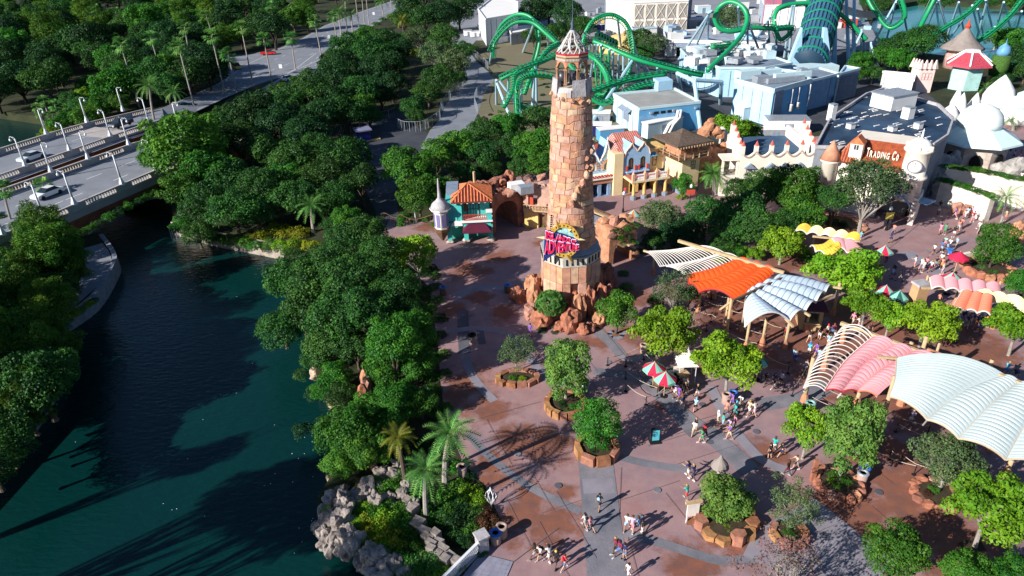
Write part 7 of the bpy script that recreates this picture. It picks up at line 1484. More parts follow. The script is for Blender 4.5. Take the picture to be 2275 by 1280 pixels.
# --- tensile canopies
def pole(px, py, tpy, parent, r_=.17, m_=None, nm='timber_mast', foot=True):
	p = W(px, py); h = ZAT(p, tpy); mb = MB(); mb.tube([p, (p.x, p.y, h)], [r_, r_ * .85], 8); mb.build(nm, m_ or m_pole, parent, True)
	if foot: mb = MB(); mb.lathe([(r_ * 1.9, 0), (r_ * 1.7, .5), (r_ * 1.05, .9)], tuple(p), 8); mb.build('mast_foot', m_terra, parent)
	return p, h
def seam(pts, k_=8):
	sm = smoothline([W(x, y, z) for x, y, z in pts], 8); n = len(sm); return lambda t_: sm[min(n - 1, int(t_ * (n - 1)))].lerp(sm[min(n - 1, int(t_ * (n - 1)) + 1)], t_ * (n - 1) - int(t_ * (n - 1)))
def pod(parent, A_, B_, bulge, mat, nu=8, nrib=16, rib=.07, nm='sail_panel', sub2=3, trim=None):
	a, b_ = seam(A_), seam(B_); mb = MB(); nv = nrib * sub2
	def f(u, v):
		p = a(v).lerp(b_(v), u); w_ = (a(v) - b_(v)).length; h = math.sin(math.pi * u) ** .8
		return p + Vector((0, 0, bulge * w_ * h + rib * abs(math.sin(math.pi * v * nrib)) * h))
	mb.grid(f, nu, nv); o = mb.build(nm, mat, parent, False)
	sd = o.modifiers.new('thickness', 'SOLIDIFY'); sd.thickness = .06
	mb = MB()
	for i in range(1, nrib): mb.tube([f(u, i / nrib) + Vector((0, 0, .02)) for u in np.linspace(0.02, .98, nu + 1)], .045, 4, False)
	mb.build('batten_row', M('batten_' + mat.name, [c * .72 for c in mat.node_tree.nodes['Mix'].inputs[6].default_value[:3]], .8), parent, stuff=True)
	if trim:
		mb = MB(); mb.tube([f(0, v) + Vector((0, 0, .03)) for v in np.linspace(0, 1, 20)], .07, 5); mb.build('seam', trim, parent)
	mb = MB(); mb.tube([f(u, 1) for u in np.linspace(0, 1, 12)], .09, 5); mb.build('front_hoop', m_pole if trim is None else trim, parent)
	return f
def hoops(parent, A_, B_, bulge, n, mat):
	a, b_ = seam(A_), seam(B_)
	f = lambda u, v: a(v).lerp(b_(v), u) + Vector((0, 0, bulge * (a(v) - b_(v)).length * math.sin(math.pi * u) ** .8))
	for i in range(n + 1): mb = MB(); mb.tube([f(u, i / n) for u in np.linspace(0, 1, 10)], .055, 5); mb.build('hoop', mat, parent)
	for u in (0, 1): mb = MB(); mb.tube([f(u, v) for v in np.linspace(0, 1, 14)], .09, 5); mb.build('edge_cable', mat, parent)
m_hoop = M('hoop_white', (.62, .58, .54), .6, .05)
m_orange = M('orange_fabric', (.72, .085, .010), .75, .12, .4); m_wsail = M('white_fabric', (.42, .49, .50), .75, .05, .3); m_bsail = M('pale_blue_fabric', (.47, .57, .68), .75, .05, .3); m_psail = M('pink_fabric', (.60, .27, .30), .75, .08, .3)
m_ysail = M('yellow_fabric', (.75, .48, .06), .75, .3, .4); m_csail = M('cream_fabric', (.80, .66, .36), .75, .12, .4); m_rsail = M('coral_fabric', (.82, .20, .12), .75, .12, .4); m_crim = M('crimson_seam', (.35, .02, .03), .7)
c1 = thing('ticket_canopy', 'queue canopy with bare white hoops, orange sail and pale blue fan sails', 'canopy', W(1640, 700))
hoops(c1, [(1500, 540, 7), (1470, 552, 6.6), (1433, 559, 6.4)][::-1] if False else [(1434, 559, 6), (1490, 556, 6.2), (1548, 547, 6.8)], [(1466, 592, 5.6), (1540, 580, 6), (1608, 561, 6.8)], .10, 22, m_hoop)
hoops(c1, [(1480, 592, 5.6), (1545, 580, 6), (1608, 562, 6.8)], [(1520, 610, 5.4), (1582, 598, 6), (1642, 574, 6.8)], .10, 20, m_hoop)
SO = [[(1642, 574, 6.9), (1585, 597, 6.0), (1525, 611, 5.4)], [(1668, 583, 6.9), (1605, 614, 5.9), (1531, 632, 5.2)], [(1696, 591, 6.9), (1640, 625, 5.9), (1554, 650, 5.2)], [(1724, 601, 6.9), (1685, 640, 6.2), (1631, 668, 5.6)]]
for a, b_ in zip(SO, SO[1:]): pod(c1, a, b_, .20, m_orange, nrib=14, rib=.09, trim=m_crim)
SB = [[(1740, 614, 6.6), (1795, 622, 6), (1846, 637, 5)], [(1716, 624, 6.6), (1775, 634, 6), (1832, 653, 5)], [(1693, 632, 6.6), (1755, 648, 6), (1812, 673, 5)], [(1676, 638, 6.6), (1735, 665, 5.8), (1788, 694, 4.8)], [(1666, 643, 6.6), (1710, 680, 5.6), (1754, 714, 4.6)], [(1659, 650, 6.4), (1652, 690, 5.4), (1654, 727, 4.4)]]
for a, b_ in zip(SB, SB[1:]): pod(c1, a, b_, .30, m_bsail, nrib=10, rib=.04, trim=m_hoop)
mb = MB(); mb.beam(W(1507, 535, 7.0), W(1742, 606, 7.1), .3, .3); mb.build('ridge_beam', m_pole, c1); mb = MB(); mb.beam(W(1628, 668, 6.6), W(1748, 612, 6.8), .2, .2); mb.build('ridge_beam', m_wood, c1)
for q in [(1612, 758, 652), (1647, 737, 648), (1551, 692, 646), (1586, 663, 640), (1610, 730, 662), (1622, 700, 662), (1656, 776, 716), (1693, 766, 706), (1743, 774, 716), (1850, 700, 628), (1575, 660, 600), (1700, 650, 600), (1540, 640, 600), (1450, 610, 548), (1790, 735, 690), (1740, 660, 612)]: pole(*q, c1)
for a, b_ in [((1832, 634, 5.2), (1870, 641, 5.2)), ((1815, 668, 5), (1850, 656, 5)), ((1780, 690, 4.8), (1800, 702, 4.8)), ((1745, 708, 4.6), (1762, 726, 4.6)), ((1600, 688, 3), (1622, 672, 4.5)), ((1430, 557, 6), (1440, 560, 6))]: mb = MB(); mb.beam(W(*a), W(*b_), .2, .2); mb.build('cross_beam', m_pole, c1)
k_ = thing('snack_kiosk', 'small tan kiosk with maroon curved roof under the pale blue fan sails', 'kiosk', W(1800, 736))
p0, p1 = W(1775, 733), W(1822, 736); fk = Fr(p0, p1); mb = MB(); fk.wall(mb, lambda u: 2.6, 0, -2.4, 0, [(fk.L * .5, fk.L * .32, 1.05, 2.2, 0)], 6); mb.build('kiosk_wall', M('tan_wall', (.50, .34, .18), .8), k_)
mb = MB(); fk.box(mb, .1, fk.L - .1, 1.1, 2.3, -2.2, -2.0); mb.build('back_wall', m_navy, k_); mb = MB(); fk.box(mb, .3, fk.L - .3, 1.0, 1.12, -.2, .4); mb.build('counter', m_pole, k_); mb = MB(); fk.box(mb, .5, fk.L - .5, 2.25, 2.5, .01, .08); mb.build('menu_board', m_teal, k_)
mb = MB(); fk.box(mb, -.3, fk.L + .3, 2.6, 2.8, -2.7, .4); mb.build('kiosk_roof', m_maroon, k_)
c2 = thing('pink_yellow_canopy', 'small canopy of yellow barrel hoods and a pink sail behind the lime trees', 'canopy', W(1850, 600))
for i in range(5):
	x0, x1 = 1765 + i * 27.5, 1765 + (i + 1) * 27.5; y0, y1 = 503 + i * 4.6, 503 + (i + 1) * 4.6
	pod(c2, [(x0 + 10, y0 - 1, 5.2), (x0, y0 + 13, 4.6)], [(x1 + 10, y1 - 1, 5.2), (x1, y1 + 13, 4.6)], .30, [m_ysail, m_csail, m_csail, m_csail, m_ysail][i], nrib=6, rib=.05, trim=m_hoop)
for a, b_ in [([(1845, 532, 5), (1825, 545, 4.6), (1800, 548, 4.2)], [(1855, 540, 5), (1842, 552, 4.6), (1812, 560, 4.2)]), ([(1855, 540, 5), (1842, 552, 4.6), (1812, 560, 4.2)], [(1868, 550, 5), (1855, 562, 4.6), (1835, 572, 4.2)])]: pod(c2, a, b_, .3, m_ysail, nrib=8, rib=.05, trim=m_hoop)
for a, b_ in [([(1848, 530, 5.4), (1862, 548, 4.8)], [(1876, 532, 5.4), (1882, 562, 4.8)]), ([(1876, 532, 5.4), (1882, 562, 4.8)], [(1900, 540, 5.4), (1934, 568, 4.8)])]: pod(c2, a, b_, .12, m_psail, nrib=7, rib=.05, trim=m_hoop)
mb = MB(); mb.beam(W(1805, 525, 4.8), W(1910, 536, 4.8), .22, .22); mb.build('cross_beam', m_pole, c2); mb = MB(); mb.beam(W(1903, 580, 4.4), W(1938, 565, 4.6), .22, .22); mb.build('cross_beam', m_pole, c2)
for q in [(1902, 560, 520), (1945, 610, 566), (1905, 620, 580), (1800, 570, 525), (1835, 590, 540), (1765, 560, 510)]: pole(*q, c2, .14)
c3 = thing('orange_canopy', 'cluster of pink, coral and cream barrel hood canopies at the right', 'canopy', W(2160, 720))
for i in range(5):
	x0, x1 = 2066 + i * 31, 2066 + (i + 1) * 31; y0, y1 = 617 + i * 3.5, 617 + (i + 1) * 3.5
	pod(c3, [(x0, y0, 5.2), (x0 + 4, y0 + 25, 4.4)], [(x1, y1, 5.2), (x1 + 4, y1 + 25, 4.4)], .30, m_psail, nrib=7, rib=.05, trim=m_hoop)
for i in range(3):
	x0, x1 = 2138 + i * 22, 2138 + (i + 1) * 22; X0, X1 = 2113 + i * 29, 2113 + (i + 1) * 29
	pod(c3, [(x0, 647 + i * 4, 5), (X0, 688 + i * 4, 3.8)], [(x1, 651 + i * 4, 5), (X1, 692 + i * 4, 3.8)], .30, m_rsail, nrib=10, rib=.05, trim=m_hoop)
for a, b_ in [([(2172, 645, 5), (2208, 672, 4)], [(2205, 650, 5), (2238, 680, 4)]), ([(2205, 650, 5), (2238, 680, 4)], [(2235, 656, 5), (2270, 700, 4)]), ([(2235, 656, 5), (2270, 700, 4)], [(2276, 668, 5), (2290, 700, 4)])]: pod(c3, a, b_, .2, m_csail, nrib=8, rib=.05, trim=m_hoop)
mb = MB(); mb.beam(W(2048, 640, 4.2), W(2232, 643, 4.2), .22, .22); mb.build('cross_beam', m_pole, c3)
for q in [(2045, 670, 612), (2062, 640, 618), (2118, 680, 642), (2120, 720, 690), (2205, 730, 700), (2150, 660, 640), (2240, 700, 680), (2215, 650, 625), (2272, 700, 668), (2052, 672, 640)]: pole(*q, c3, .14)
gp = W(2030, 690); t_ = thing('plastered_pier', 'tan plastered gate pier left of the orange canopies', 'pier', gp); mb = MB(); mb.box((gp.x, gp.y, 1.7), (1.5, 1.2, 3.4), .2, .9); mb.build('pier_body', M('tan_plaster', (.50, .30, .16), .85, .2), t_); mb = MB(); mb.box((gp.x, gp.y, 3.5), (1.6, 1.3, .25), .2); mb.build('pier_cap', m_greyst, t_)
c4 = thing('sail_canopy', 'largest canopy with bare hoops, pink sails and wide white sails at right', 'canopy', W(2000, 940))
hoops(c4, [(1872, 727, 6.8), (1815, 800, 5.6), (1786, 862, 4.6)], [(1940, 748, 6.9), (1880, 800, 5.8), (1832, 868, 4.8)], .26, 17, m_hoop)
SP = [[(1942, 748, 6.9), (1880, 803, 5.8), (1834, 868, 4.9)], [(1989, 765, 6.9), (1925, 805, 5.9), (1870, 872, 4.9)], [(2030, 780, 6.9), (1950, 828, 6.0), (1905, 870, 4.9)], [(2090, 800, 6.9), (1992, 845, 6.0), (1948, 880, 4.9)]]
for i, (a, b_) in enumerate(zip(SP, SP[1:])): pod(c4, a, b_, .20, m_psail, nrib=18, rib=.09, trim=m_crim if i < 2 else m_rsail)
SW = [[(1992, 796, 7.6), (1988, 845, 7.0), (1975, 882, 6.2)], [(2232, 833, 7.6), (2140, 870, 6.9), (2060, 933, 5.8)], [(2265, 848, 7.6), (2195, 905, 6.8), (2130, 975, 5.6)], [(2330, 870, 7.6), (2280, 940, 6.6), (2234, 1022, 5.4)], [(2400, 900, 7.6), (2360, 970, 6.4), (2330, 1040, 5.2)]]
for a, b_ in zip(SW, SW[1:]): pod(c4, a, b_, .14, m_wsail, nu=10, nrib=22, rib=.08, trim=M('tan_seam', (.45, .36, .26)))
mb = MB(); mb.beam(W(1868, 718, 7.0), W(2085, 797, 7.0), .3, .3); mb.build('ridge_beam', m_pole, c4); mb = MB(); mb.beam(W(2135, 800, 7.6), W(2320, 872, 7.6), .3, .3); mb.build('ridge_beam', m_pole, c4)
mb = MB(); mb.beam(W(2060, 776, 6.6), W(2135, 806, 6.6), .22, .22); mb.build('tie_beam', m_terra, c4); mb = MB(); mb.beam(W(1950, 793, 7.6), W(2000, 797, 7.6), .2, .2); mb.build('cross_beam', m_pole, c4)
for q in [(1786, 892, 795), (1948, 975, 836), (1990, 880, 760), (2018, 880, 748), (2055, 860, 762), (2175, 880, 800), (1902, 900, 872), (1870, 760, 722), (1925, 850, 760), (2130, 990, 960), (2100, 940, 900), (2200, 1000, 960), (1830, 820, 760), (2232, 1060, 1022), (2000, 900, 880), (2140, 900, 830)]: pole(*q, c4, .2)
for i, ((bx, by), (ax, ay)) in enumerate([((1786, 870), (1795, 862)), ((1870, 872), (1860, 884)), ((1948, 880), (1938, 892)), ((2060, 933), (2050, 945))]):
	mb = MB(); mb.beam(W(bx, by, 4.9 if i < 3 else 5.8), W(ax, ay, 4.3), .08, .08); mb.build('tension_bar', m_hoop, c4)
qr = random.Random(2)
def queue(pts, label):
	P_ = [W(x, y) for x, y in pts]; t_ = thing('queue_rope_line', label, 'queue barrier', P_[0], 0, 'rope queue lines under the canopies'); t_['_auto'] = 1
	ps = []
	for a, b_ in zip(P_, P_[1:]):
		n = max(1, int((b_ - a).length / 2.2))
		for i in range(n): ps.append(a.lerp(b_, i / n))
	ps.append(P_[-1])
	for p in ps: mb = MB(); mb.tube([p, p + Vector((0, 0, 1.0))], .045, 5); mb.lathe([(.2, 0), (.2, .04), (.05, .08)], tuple(p), 6); mb.build('post', m_black, t_)
	mb = MB()
	for a, b_ in zip(ps, ps[1:]): mb.tube([a.lerp(b_, s_) + Vector((0, 0, .95 - .25 * math.sin(math.pi * s_))) for s_ in (0, .25, .5, .75, 1)], .03, 4, False)
	mb.build('rope', M('rope_tan', (.45, .38, .30), .9), t_)
for pts in [[(1540, 700), (1620, 730), (1700, 760)], [(1530, 720), (1610, 752), (1680, 780)], [(1560, 680), (1650, 712), (1740, 745)], [(1580, 665), (1670, 690)], [(1530, 760), (1590, 785)], [(1350, 812), (1425, 785)], [(1390, 815), (1430, 800), (1475, 835)], [(1390, 870), (1435, 900), (1475, 880)], [(1460, 880), (1390, 842)], [(1800, 900), (1870, 925), (1940, 950)], [(1830, 880), (1900, 905)], [(1930, 1015), (2030, 1055)], [(1975, 1020), (2000, 1030), (2060, 1060)], [(1850, 800), (1900, 830)], [(1690, 850), (1740, 870)], [(2060, 700), (2110, 715)], [(1960, 930), (2060, 965)], [(1990, 960), (2090, 1000)], [(1690, 800), (1750, 830)], [(1790, 830), (1760, 880)]]:
	queue(pts, 'black posts with sagging rope on the queue floor')
# --- rocky point, shoreline
m_grock = M('shore_rock', (.20, .17, .155), .9, .4, .7, .9, 2.5, rgb2=(.38, .325, .295)); m_grock2 = M('shore_rock_dark', (.25, .21, .19), .9, .4, .7, .8, 2.5)
sp = thing('shoreline_boulders', 'pale weathered boulders along the tip of the lagoon point', 'rocks', W(750, 1190))
def shore_rock(px, py, wpx, hpx, seed, m, z=-1.6, parent=sp):
	p = W(px, py, z); s = PPM(p); mb = MB(); rock(mb, (p.x, p.y, z + .3), (wpx / 2 / s * 1.15, hpx / 2 / s * 1.35, min(2.6, wpx / 2 / s * 1.25)), seed, 4, .38, seed * .7, -.8, 1.4); return mb.build('boulder', m, parent, False)
for i, (x, y, w_, h_) in enumerate([(742, 1128, 50, 34), (725, 1165, 46, 50), (752, 1185, 56, 60), (735, 1210, 44, 36), (775, 1150, 50, 46), (788, 1185, 44, 54), (770, 1225, 44, 34), (800, 1225, 40, 50), (808, 1250, 40, 34), (835, 1262, 50, 40), (862, 1250, 50, 44), (850, 1290, 60, 44), (890, 1275, 54, 40), (798, 1128, 44, 40), (822, 1108, 44, 34), (845, 1090, 40, 30), (865, 1120, 36, 30), (880, 1065, 30, 34), (850, 1060, 30, 26), (895, 1110, 30, 30), (905, 1140, 26, 22), (915, 1290, 50, 40), (768, 1100, 34, 26), (825, 1040, 30, 26), (905, 1250, 40, 30), (720, 1190, 26, 30), (930, 1310, 40, 30)]):
	shore_rock(x, y, w_, h_, i + 3, m_grock if i % 4 else m_grock2, -.8 if i not in (16, 17, 18, 19, 20) else -.3)
for i, (x, y, w_, h_) in enumerate([(690, 742, 26, 20), (706, 795, 24, 22), (712, 835, 28, 30), (722, 870, 26, 22), (748, 905, 26, 20), (760, 930, 22, 24), (745, 1075, 30, 24), (780, 1080, 30, 26), (735, 890, 20, 16), (698, 770, 18, 14), (683, 715, 16, 14)]):
	shore_rock(x, y, w_, h_, i + 50, M('tan_rock', (.48, .36, .26), .9, .35, .8, .6, 3), -1.7)
ww = thing('tilted_slab_wall', 'tilted tan slab rock wall poking out of the trees on the lagoon point', 'rocks', W(805, 870))
for i, (x, y, w_, h_, z) in enumerate([(808, 832, 20, 24, 2.2), (812, 850, 26, 26, 2.0), (805, 868, 28, 26, 1.8), (810, 888, 26, 26, 1.5), (800, 905, 30, 26, 1.1), (792, 925, 28, 28, .8), (818, 905, 20, 20, 1.2), (800, 945, 30, 22, .5), (825, 1000, 20, 26, .6), (830, 1035, 24, 20, .3)]):
	p = W(x, y, z); s = PPM(p); mb = MB(); rock(mb, (p.x, p.y, z - .3), (w_ / 2 / s, h_ / 2 / s * .8, .9), i + 20, 2, .35, .3 + i * .2); mb.build('slab', [RM[1], RM[3], RM[0]][i % 3], ww)
st = thing('rock_steps', 'line of pale stacked stone blocks stepping down through the shrubs of the point', 'rocks', W(960, 1190))
for i, (x, y, w_, h_, a) in enumerate([(928, 1162, 32, 24, .5), (918, 1130, 20, 22, .6), (945, 1182, 30, 10, .5), (950, 1194, 32, 12, .5), (958, 1208, 30, 10, .6), (968, 1188, 24, 14, .6), (975, 1204, 26, 12, .5), (985, 1220, 30, 12, .55), (958, 1222, 22, 12, .5), (1000, 1236, 28, 16, .6), (1015, 1248, 26, 16, .6), (990, 1245, 24, 14, .5), (905, 1112, 18, 16, .6), (975, 1232, 18, 12, .5)]):
	p = W(x, y, .6); s = PPM(p); mb = MB(); mb.box((p.x, p.y, .45), (w_ / s, h_ / s * 1.3, .75 + (i % 3) * .18), -a - (i % 2) * .12, .88); v_ = []
	mb.build('stone_block', m_grock, st)
gp = random.Random(12)
for i, (x, y, w_, h_) in enumerate([(765, 1120, 40, 30), (760, 1160, 40, 34), (790, 1215, 40, 30), (820, 1235, 40, 30), (845, 1240, 36, 26), (880, 1258, 36, 26), (775, 1195, 40, 34), (815, 1085, 30, 24), (835, 1120, 34, 26), (905, 1085, 26, 22), (885, 1040, 26, 22), (920, 1125, 22, 18)]): shore_rock(x, y, w_, h_, i + 80, m_grock, .1)
for x, y, r_, k_ in [(845, 1125, 30, 'green'), (790, 1140, 24, 'green'), (780, 1205, 20, 'yellow'), (815, 1215, 24, 'green'), (860, 1275, 26, 'lime'), (835, 1075, 24, 'green'), (870, 1090, 28, 'green'), (820, 1140, 28, 'lime'), (810, 1175, 28, 'yellow'), (840, 1225, 30, 'lime'), (870, 1245, 30, 'palm'), (905, 1060, 26, 'green'), (935, 1275, 30, 'green'), (900, 1140, 30, 'green'), (925, 1180, 24, 'dark'), (970, 1265, 26, 'lime'), (850, 1165, 40, 'lime'), (880, 1215, 40, 'yellow'), (905, 1175, 36, 'green'), (835, 1205, 30, 'yellow'), (920, 1215, 30, 'green'), (955, 1150, 26, 'green'), (900, 1255, 34, 'green'), (950, 1245, 30, 'palm'), (1000, 1130, 34, 'green'), (800, 1170, 26, 'lime'), (830, 1150, 30, 'green'), (850, 1180, 34, 'yellow'), (820, 1200, 30, 'yellow'), (870, 1150, 30, 'green'), (890, 1190, 32, 'green'), (860, 1215, 30, 'lime'), (900, 1220, 28, 'green'), (880, 1240, 26, 'palm'), (920, 1250, 30, 'palm'), (935, 1225, 22, 'green'), (960, 1262, 34, 'palm'), (990, 1275, 30, 'lime'), (1010, 1262, 24, 'palm'), (915, 1080, 24, 'green'), (935, 1110, 24, 'green'), (960, 1120, 26, 'dark'), (985, 1110, 28, 'green'), (1015, 1085, 26, 'green'), (1040, 1105, 30, 'lime'), (1060, 1120, 26, 'lime'), (1020, 1130, 30, 'dark'), (990, 1150, 30, 'oak'), (1020, 1165, 32, 'dark'), (1050, 1150, 30, 'oak'), (1045, 1185, 26, 'green'), (1080, 1150, 26, 'rust'), (1095, 1170, 24, 'rust'), (1075, 1180, 26, 'rust'), (1060, 1200, 20, 'rust'), (1030, 1205, 26, 'dark'), (1012, 1190, 24, 'oak'), (1000, 1085, 20, 'dark'), (970, 1090, 20, 'dark'), (722, 1135, 16, 'lime'), (880, 1100, 20, 'green'), (860, 1125, 20, 'green'), (1040, 1060, 18, 'dark'), (1020, 1040, 22, 'green'), (985, 1040, 24, 'dark'), (940, 1060, 20, 'dark'), (900, 1010, 26, 'dark'), (940, 990, 26, 'dark'), (970, 1010, 26, 'dark'), (1070, 1230, 14, 'green')]:
	shrub(x, y, r_ * 1.12, k_, sz=1.15)
for x, y, r_, k_ in [(372, 252, 13, 'green'), (360, 262, 12, 'oak'), (965, 640, 20, 'oak'), (972, 670, 18, 'green'), (978, 710, 20, 'dark'), (980, 745, 18, 'oak'), (985, 790, 20, 'green'), (988, 830, 18, 'oak'), (992, 905, 18, 'green'), (1000, 940, 16, 'oak'), (970, 615, 16, 'green'), (925, 600, 20, 'green'), (880, 575, 18, 'lime'), (960, 600, 18, 'dark'), (940, 650, 24, 'oak'), (950, 690, 24, 'green'), (905, 640, 24, 'dark'), (940, 720, 26, 'oak'), (960, 760, 22, 'green'), (960, 800, 22, 'oak'), (955, 840, 22, 'green'), (965, 870, 22, 'green'), (945, 610, 20, 'oak'), (890, 600, 24, 'oak'), (860, 590, 26, 'green'), (900, 560, 18, 'dark'), (845, 545, 24, 'green'), (850, 900, 24, 'green'), (970, 920, 20, 'green'), (985, 960, 16, 'dark'), (880, 680, 30, 'dark'),
               (585, 525, 26, 'yellow'), (610, 515, 26, 'yellow'), (640, 520, 30, 'yellow'), (668, 525, 28, 'yellow'), (560, 530, 20, 'yellow'), (655, 545, 24, 'lime'), (690, 548, 24, 'yellow'), (710, 555, 20, 'yellow'), (625, 548, 24, 'lime'), (600, 545, 22, 'green'), (570, 548, 20, 'green'), (540, 540, 22, 'green'), (510, 535, 24, 'green'), (480, 530, 22, 'oak'), (455, 525, 22, 'green'), (430, 515, 20, 'green'), (405, 500, 22, 'green'), (640, 562, 16, 'green'), (835, 555, 16, 'yellow'), (820, 570, 16, 'lime'),
               (165, 700, 14, 'lime'), (180, 690, 14, 'green'), (195, 678, 13, 'lime'), (210, 668, 12, 'green'), (150, 715, 12, 'green'),
               (620, 190, 10, 'lime'), (600, 197, 10, 'yellow'), (580, 203, 10, 'lime'), (630, 183, 9, 'yellow'), (560, 210, 9, 'green'), (480, 232, 11, 'green'), (455, 240, 11, 'green'), (430, 252, 11, 'lime'), (410, 262, 11, 'green'), (390, 272, 12, 'lime'), (370, 285, 12, 'green'), (350, 290, 11, 'green'), (790, 78, 9, 'yellow'), (805, 70, 9, 'lime'), (820, 64, 9, 'green'), (920, 118, 12, 'yellow'), (935, 122, 10, 'yellow'), (835, 55, 10, 'green'), (850, 45, 10, 'green'), (865, 38, 10, 'lime'),
               (1290, 735, 10, 'green'), (890, 500, 14, 'green'), (920, 492, 12, 'lime'), (945, 490, 12, 'green'), (970, 500, 14, 'green'), (900, 480, 14, 'green'), (1230, 560, 8, 'green'), (1514, 440, 14, 'lime'), (1362, 428, 9, 'green'), (1350, 500, 16, 'green'), (1460, 560, 22, 'dark'), (1500, 560, 22, 'dark'), (1550, 560, 20, 'dark'), (1600, 580, 18, 'lime'), (1640, 590, 16, 'lime'), (1800, 580, 26, 'green'), (1780, 560, 22, 'lime'), (2255, 620, 26, 'green'), (2230, 590, 16, 'green'), (1465, 520, 26, 'dark'), (1420, 560, 14, 'green'), (2090, 290, 12, 'green'), (2105, 300, 12, 'oak'), (2120, 310, 12, 'green')]:
	shrub(x, y, r_, k_)
for x, y, r_, k_ in [(215, 505, 16, 'oak'), (240, 490, 17, 'green'), (262, 478, 17, 'oak'), (285, 466, 17, 'green'), (305, 455, 17, 'oak'), (325, 445, 17, 'green'), (345, 435, 18, 'green'), (200, 515, 15, 'green'), (185, 522, 14, 'oak')]: shrub(x, y - 6, r_, k_, z=2.6, label=None)
for i in range(60):    # undergrowth below the oaks of the point and the thicket
	shrub(gp.uniform(650, 900), gp.uniform(560, 960), gp.uniform(16, 26), gp.choice(['dark', 'oak', 'oak']), cat='shrub') if i % 2 else shrub(gp.uniform(430, 800), gp.uniform(380, 500), gp.uniform(12, 20), gp.choice(['dark', 'oak']))
A, B_ = W(1352, 590), W(1412, 575); La = (B_ - A).length
fa, ta = ruin('ivy_arch_ruin', 'ivy covered orange rock arch right of the lighthouse tower', A, B_, ZAT(A, 512), 3.5, [(La * .5, La * .33, 0, 1.4, 1.6)], [RM[1], RM[3], RM[1]], 33)
for i in range(7): inst(SHR['green' if i % 2 else 'oak'][i % 2], 'ivy_clump', ta, tuple(fa.p(fa.L * (.25 + .12 * i), ZAT(A, 512) - .4 - (i % 3) * 1.1, -.2 + (i % 2) * .3) - fa.A), (0, 0, i), (.9, .6, .8))
fl = thing('slatted_ramp_roof', 'slatted metal and timber ramp roof running behind the lighthouse tower', 'roof', W(1370, 520))
pa, pb = (1305, 458), (1412, 502)
for i, (dy, w_, m_) in enumerate([(0, .5, m_wood), (7, .35, m_pole), (13, .35, m_black), (18, .9, m_steel), (27, .9, m_steel), (36, .35, m_pole), (43, .35, m_wood), (49, .35, m_pole), (56, .35, m_wood)]):
	mb = MB(); mb.beam(W(pa[0], pa[1] + dy, 3.2), W(pb[0], pb[1] + dy, 2.6), w_, .18); mb.build('slat', m_, fl)
for x, y in [(1320, 500), (1360, 515), (1405, 530)]: p = W(x, y); mb = MB(); mb.tube([p, (p.x, p.y, 2.7)], .12, 6); mb.build('prop', m_pole, fl)
# --- planters
def planter(px, py, rx, n, h, mats, label, seed=0, soil=True, sy=1.0, style=0, skip=()):
	c = W(px, py); R_ = rx / PPM(c); t_ = thing('stone_planter', label, 'planter', c); rg_ = random.Random(seed)
	for i in range(n):
		if i in skip: continue
		a = 2 * math.pi * i / n + .2; w_ = 2 * math.pi * R_ / n
		mb = MB()
		if style == 0: mb.box((c.x + R_ * math.cos(a), c.y + R_ * sy * math.sin(a), h / 2), (.55, w_ * .95 * (sy if abs(math.sin(a)) < .7 else 1), h * rg_.uniform(.85, 1.15)), a, .9)
		elif style == 1: rock(mb, (c.x + R_ * math.cos(a), c.y + R_ * sy * math.sin(a), h * .3), (w_ * .6, w_ * .6, h * .75), seed + i, 2, .35, a)
		else:
			k_ = 5 + i % 2; rr = w_ * .56; poly = [(c.x + R_ * math.cos(a) + rr * math.cos(a + 6.283 * j / k_) * rg_.uniform(.8, 1.1), c.y + R_ * math.sin(a) + rr * math.sin(a + 6.283 * j / k_) * rg_.uniform(.8, 1.1)) for j in range(k_)]; hh = h * rg_.uniform(.55, 1.3)
			cx_, cy_ = sum(p[0] for p in poly) / k_, sum(p[1] for p in poly) / k_; tx_, ty_ = rg_.uniform(-.2, .2), rg_.uniform(-.2, .2)
			mb.hexa([(x, y, 0) for x, y in poly], [(x, y, hh + (x - cx_) * tx_ + (y - cy_) * ty_) for x, y in poly])
		mb.build('stone_block', mats[rg_.randrange(len(mats))], t_)
	if soil: mb = MB(); mb.lathe([(R_ * .95, .0), (R_ * .95, h * .7), (.05, h * .8)], tuple(c), 14, sy=sy); mb.build('soil', M('dark_soil', (.05, .035, .02), .95, .4, 2), t_)
	return t_
SB_ = [M('sandstone_gold', (.38, .19, .08), .85, .4, 1.5, .4, 6), M('sandstone_brown', (.28, .12, .06), .85, .4, 1.5, .3, 6), M('sandstone_rose', (.34, .15, .10), .85, .4, 1.5, .3, 6)]
planter(1257, 905, 42, 16, .75, SB_, 'round sandstone block planter under the pale oval tree', 1)
planter(1326, 1005, 42, 8, .85, SB_, 'faceted sandstone planter under the rounded tree at mid plaza', 2)
planter(1610, 1160, 58, 12, .85, SB_, 'ring of tilted angular gold and brown sandstone blocks', 3, style=2, skip=(2, 3, 4))
planter(1863, 1078, 46, 15, .6, RM, 'rough rock planter with two bins on its right side', 4, style=1)
planter(1150, 845, 44, 12, .55, SB_, 'long low brick planter under the thin pale tree', 5, sy=.55)
planter(2196, 605, 44, 14, .9, [RM[1], RM[0]], 'orange rock planter round the clipped tree near the red umbrella', 6, style=1)
planter(2080, 1102, 44, 12, .5, RM, 'half hidden rock planter below the white sails', 7, style=1)
planter(1752, 1192, 34, 8, .6, SB_, 'small planter of sandstone seats under the airy tree', 8, skip=(1, 2))
planter(1860, 500, 48, 14, .5, RM, 'shaded rock planter before the trading shop', 9, style=1)
planter(1368, 744, 14, 12, .03, [m_black, m_slate], 'flat dark ring in the paving round the small tree', 10, soil=False)
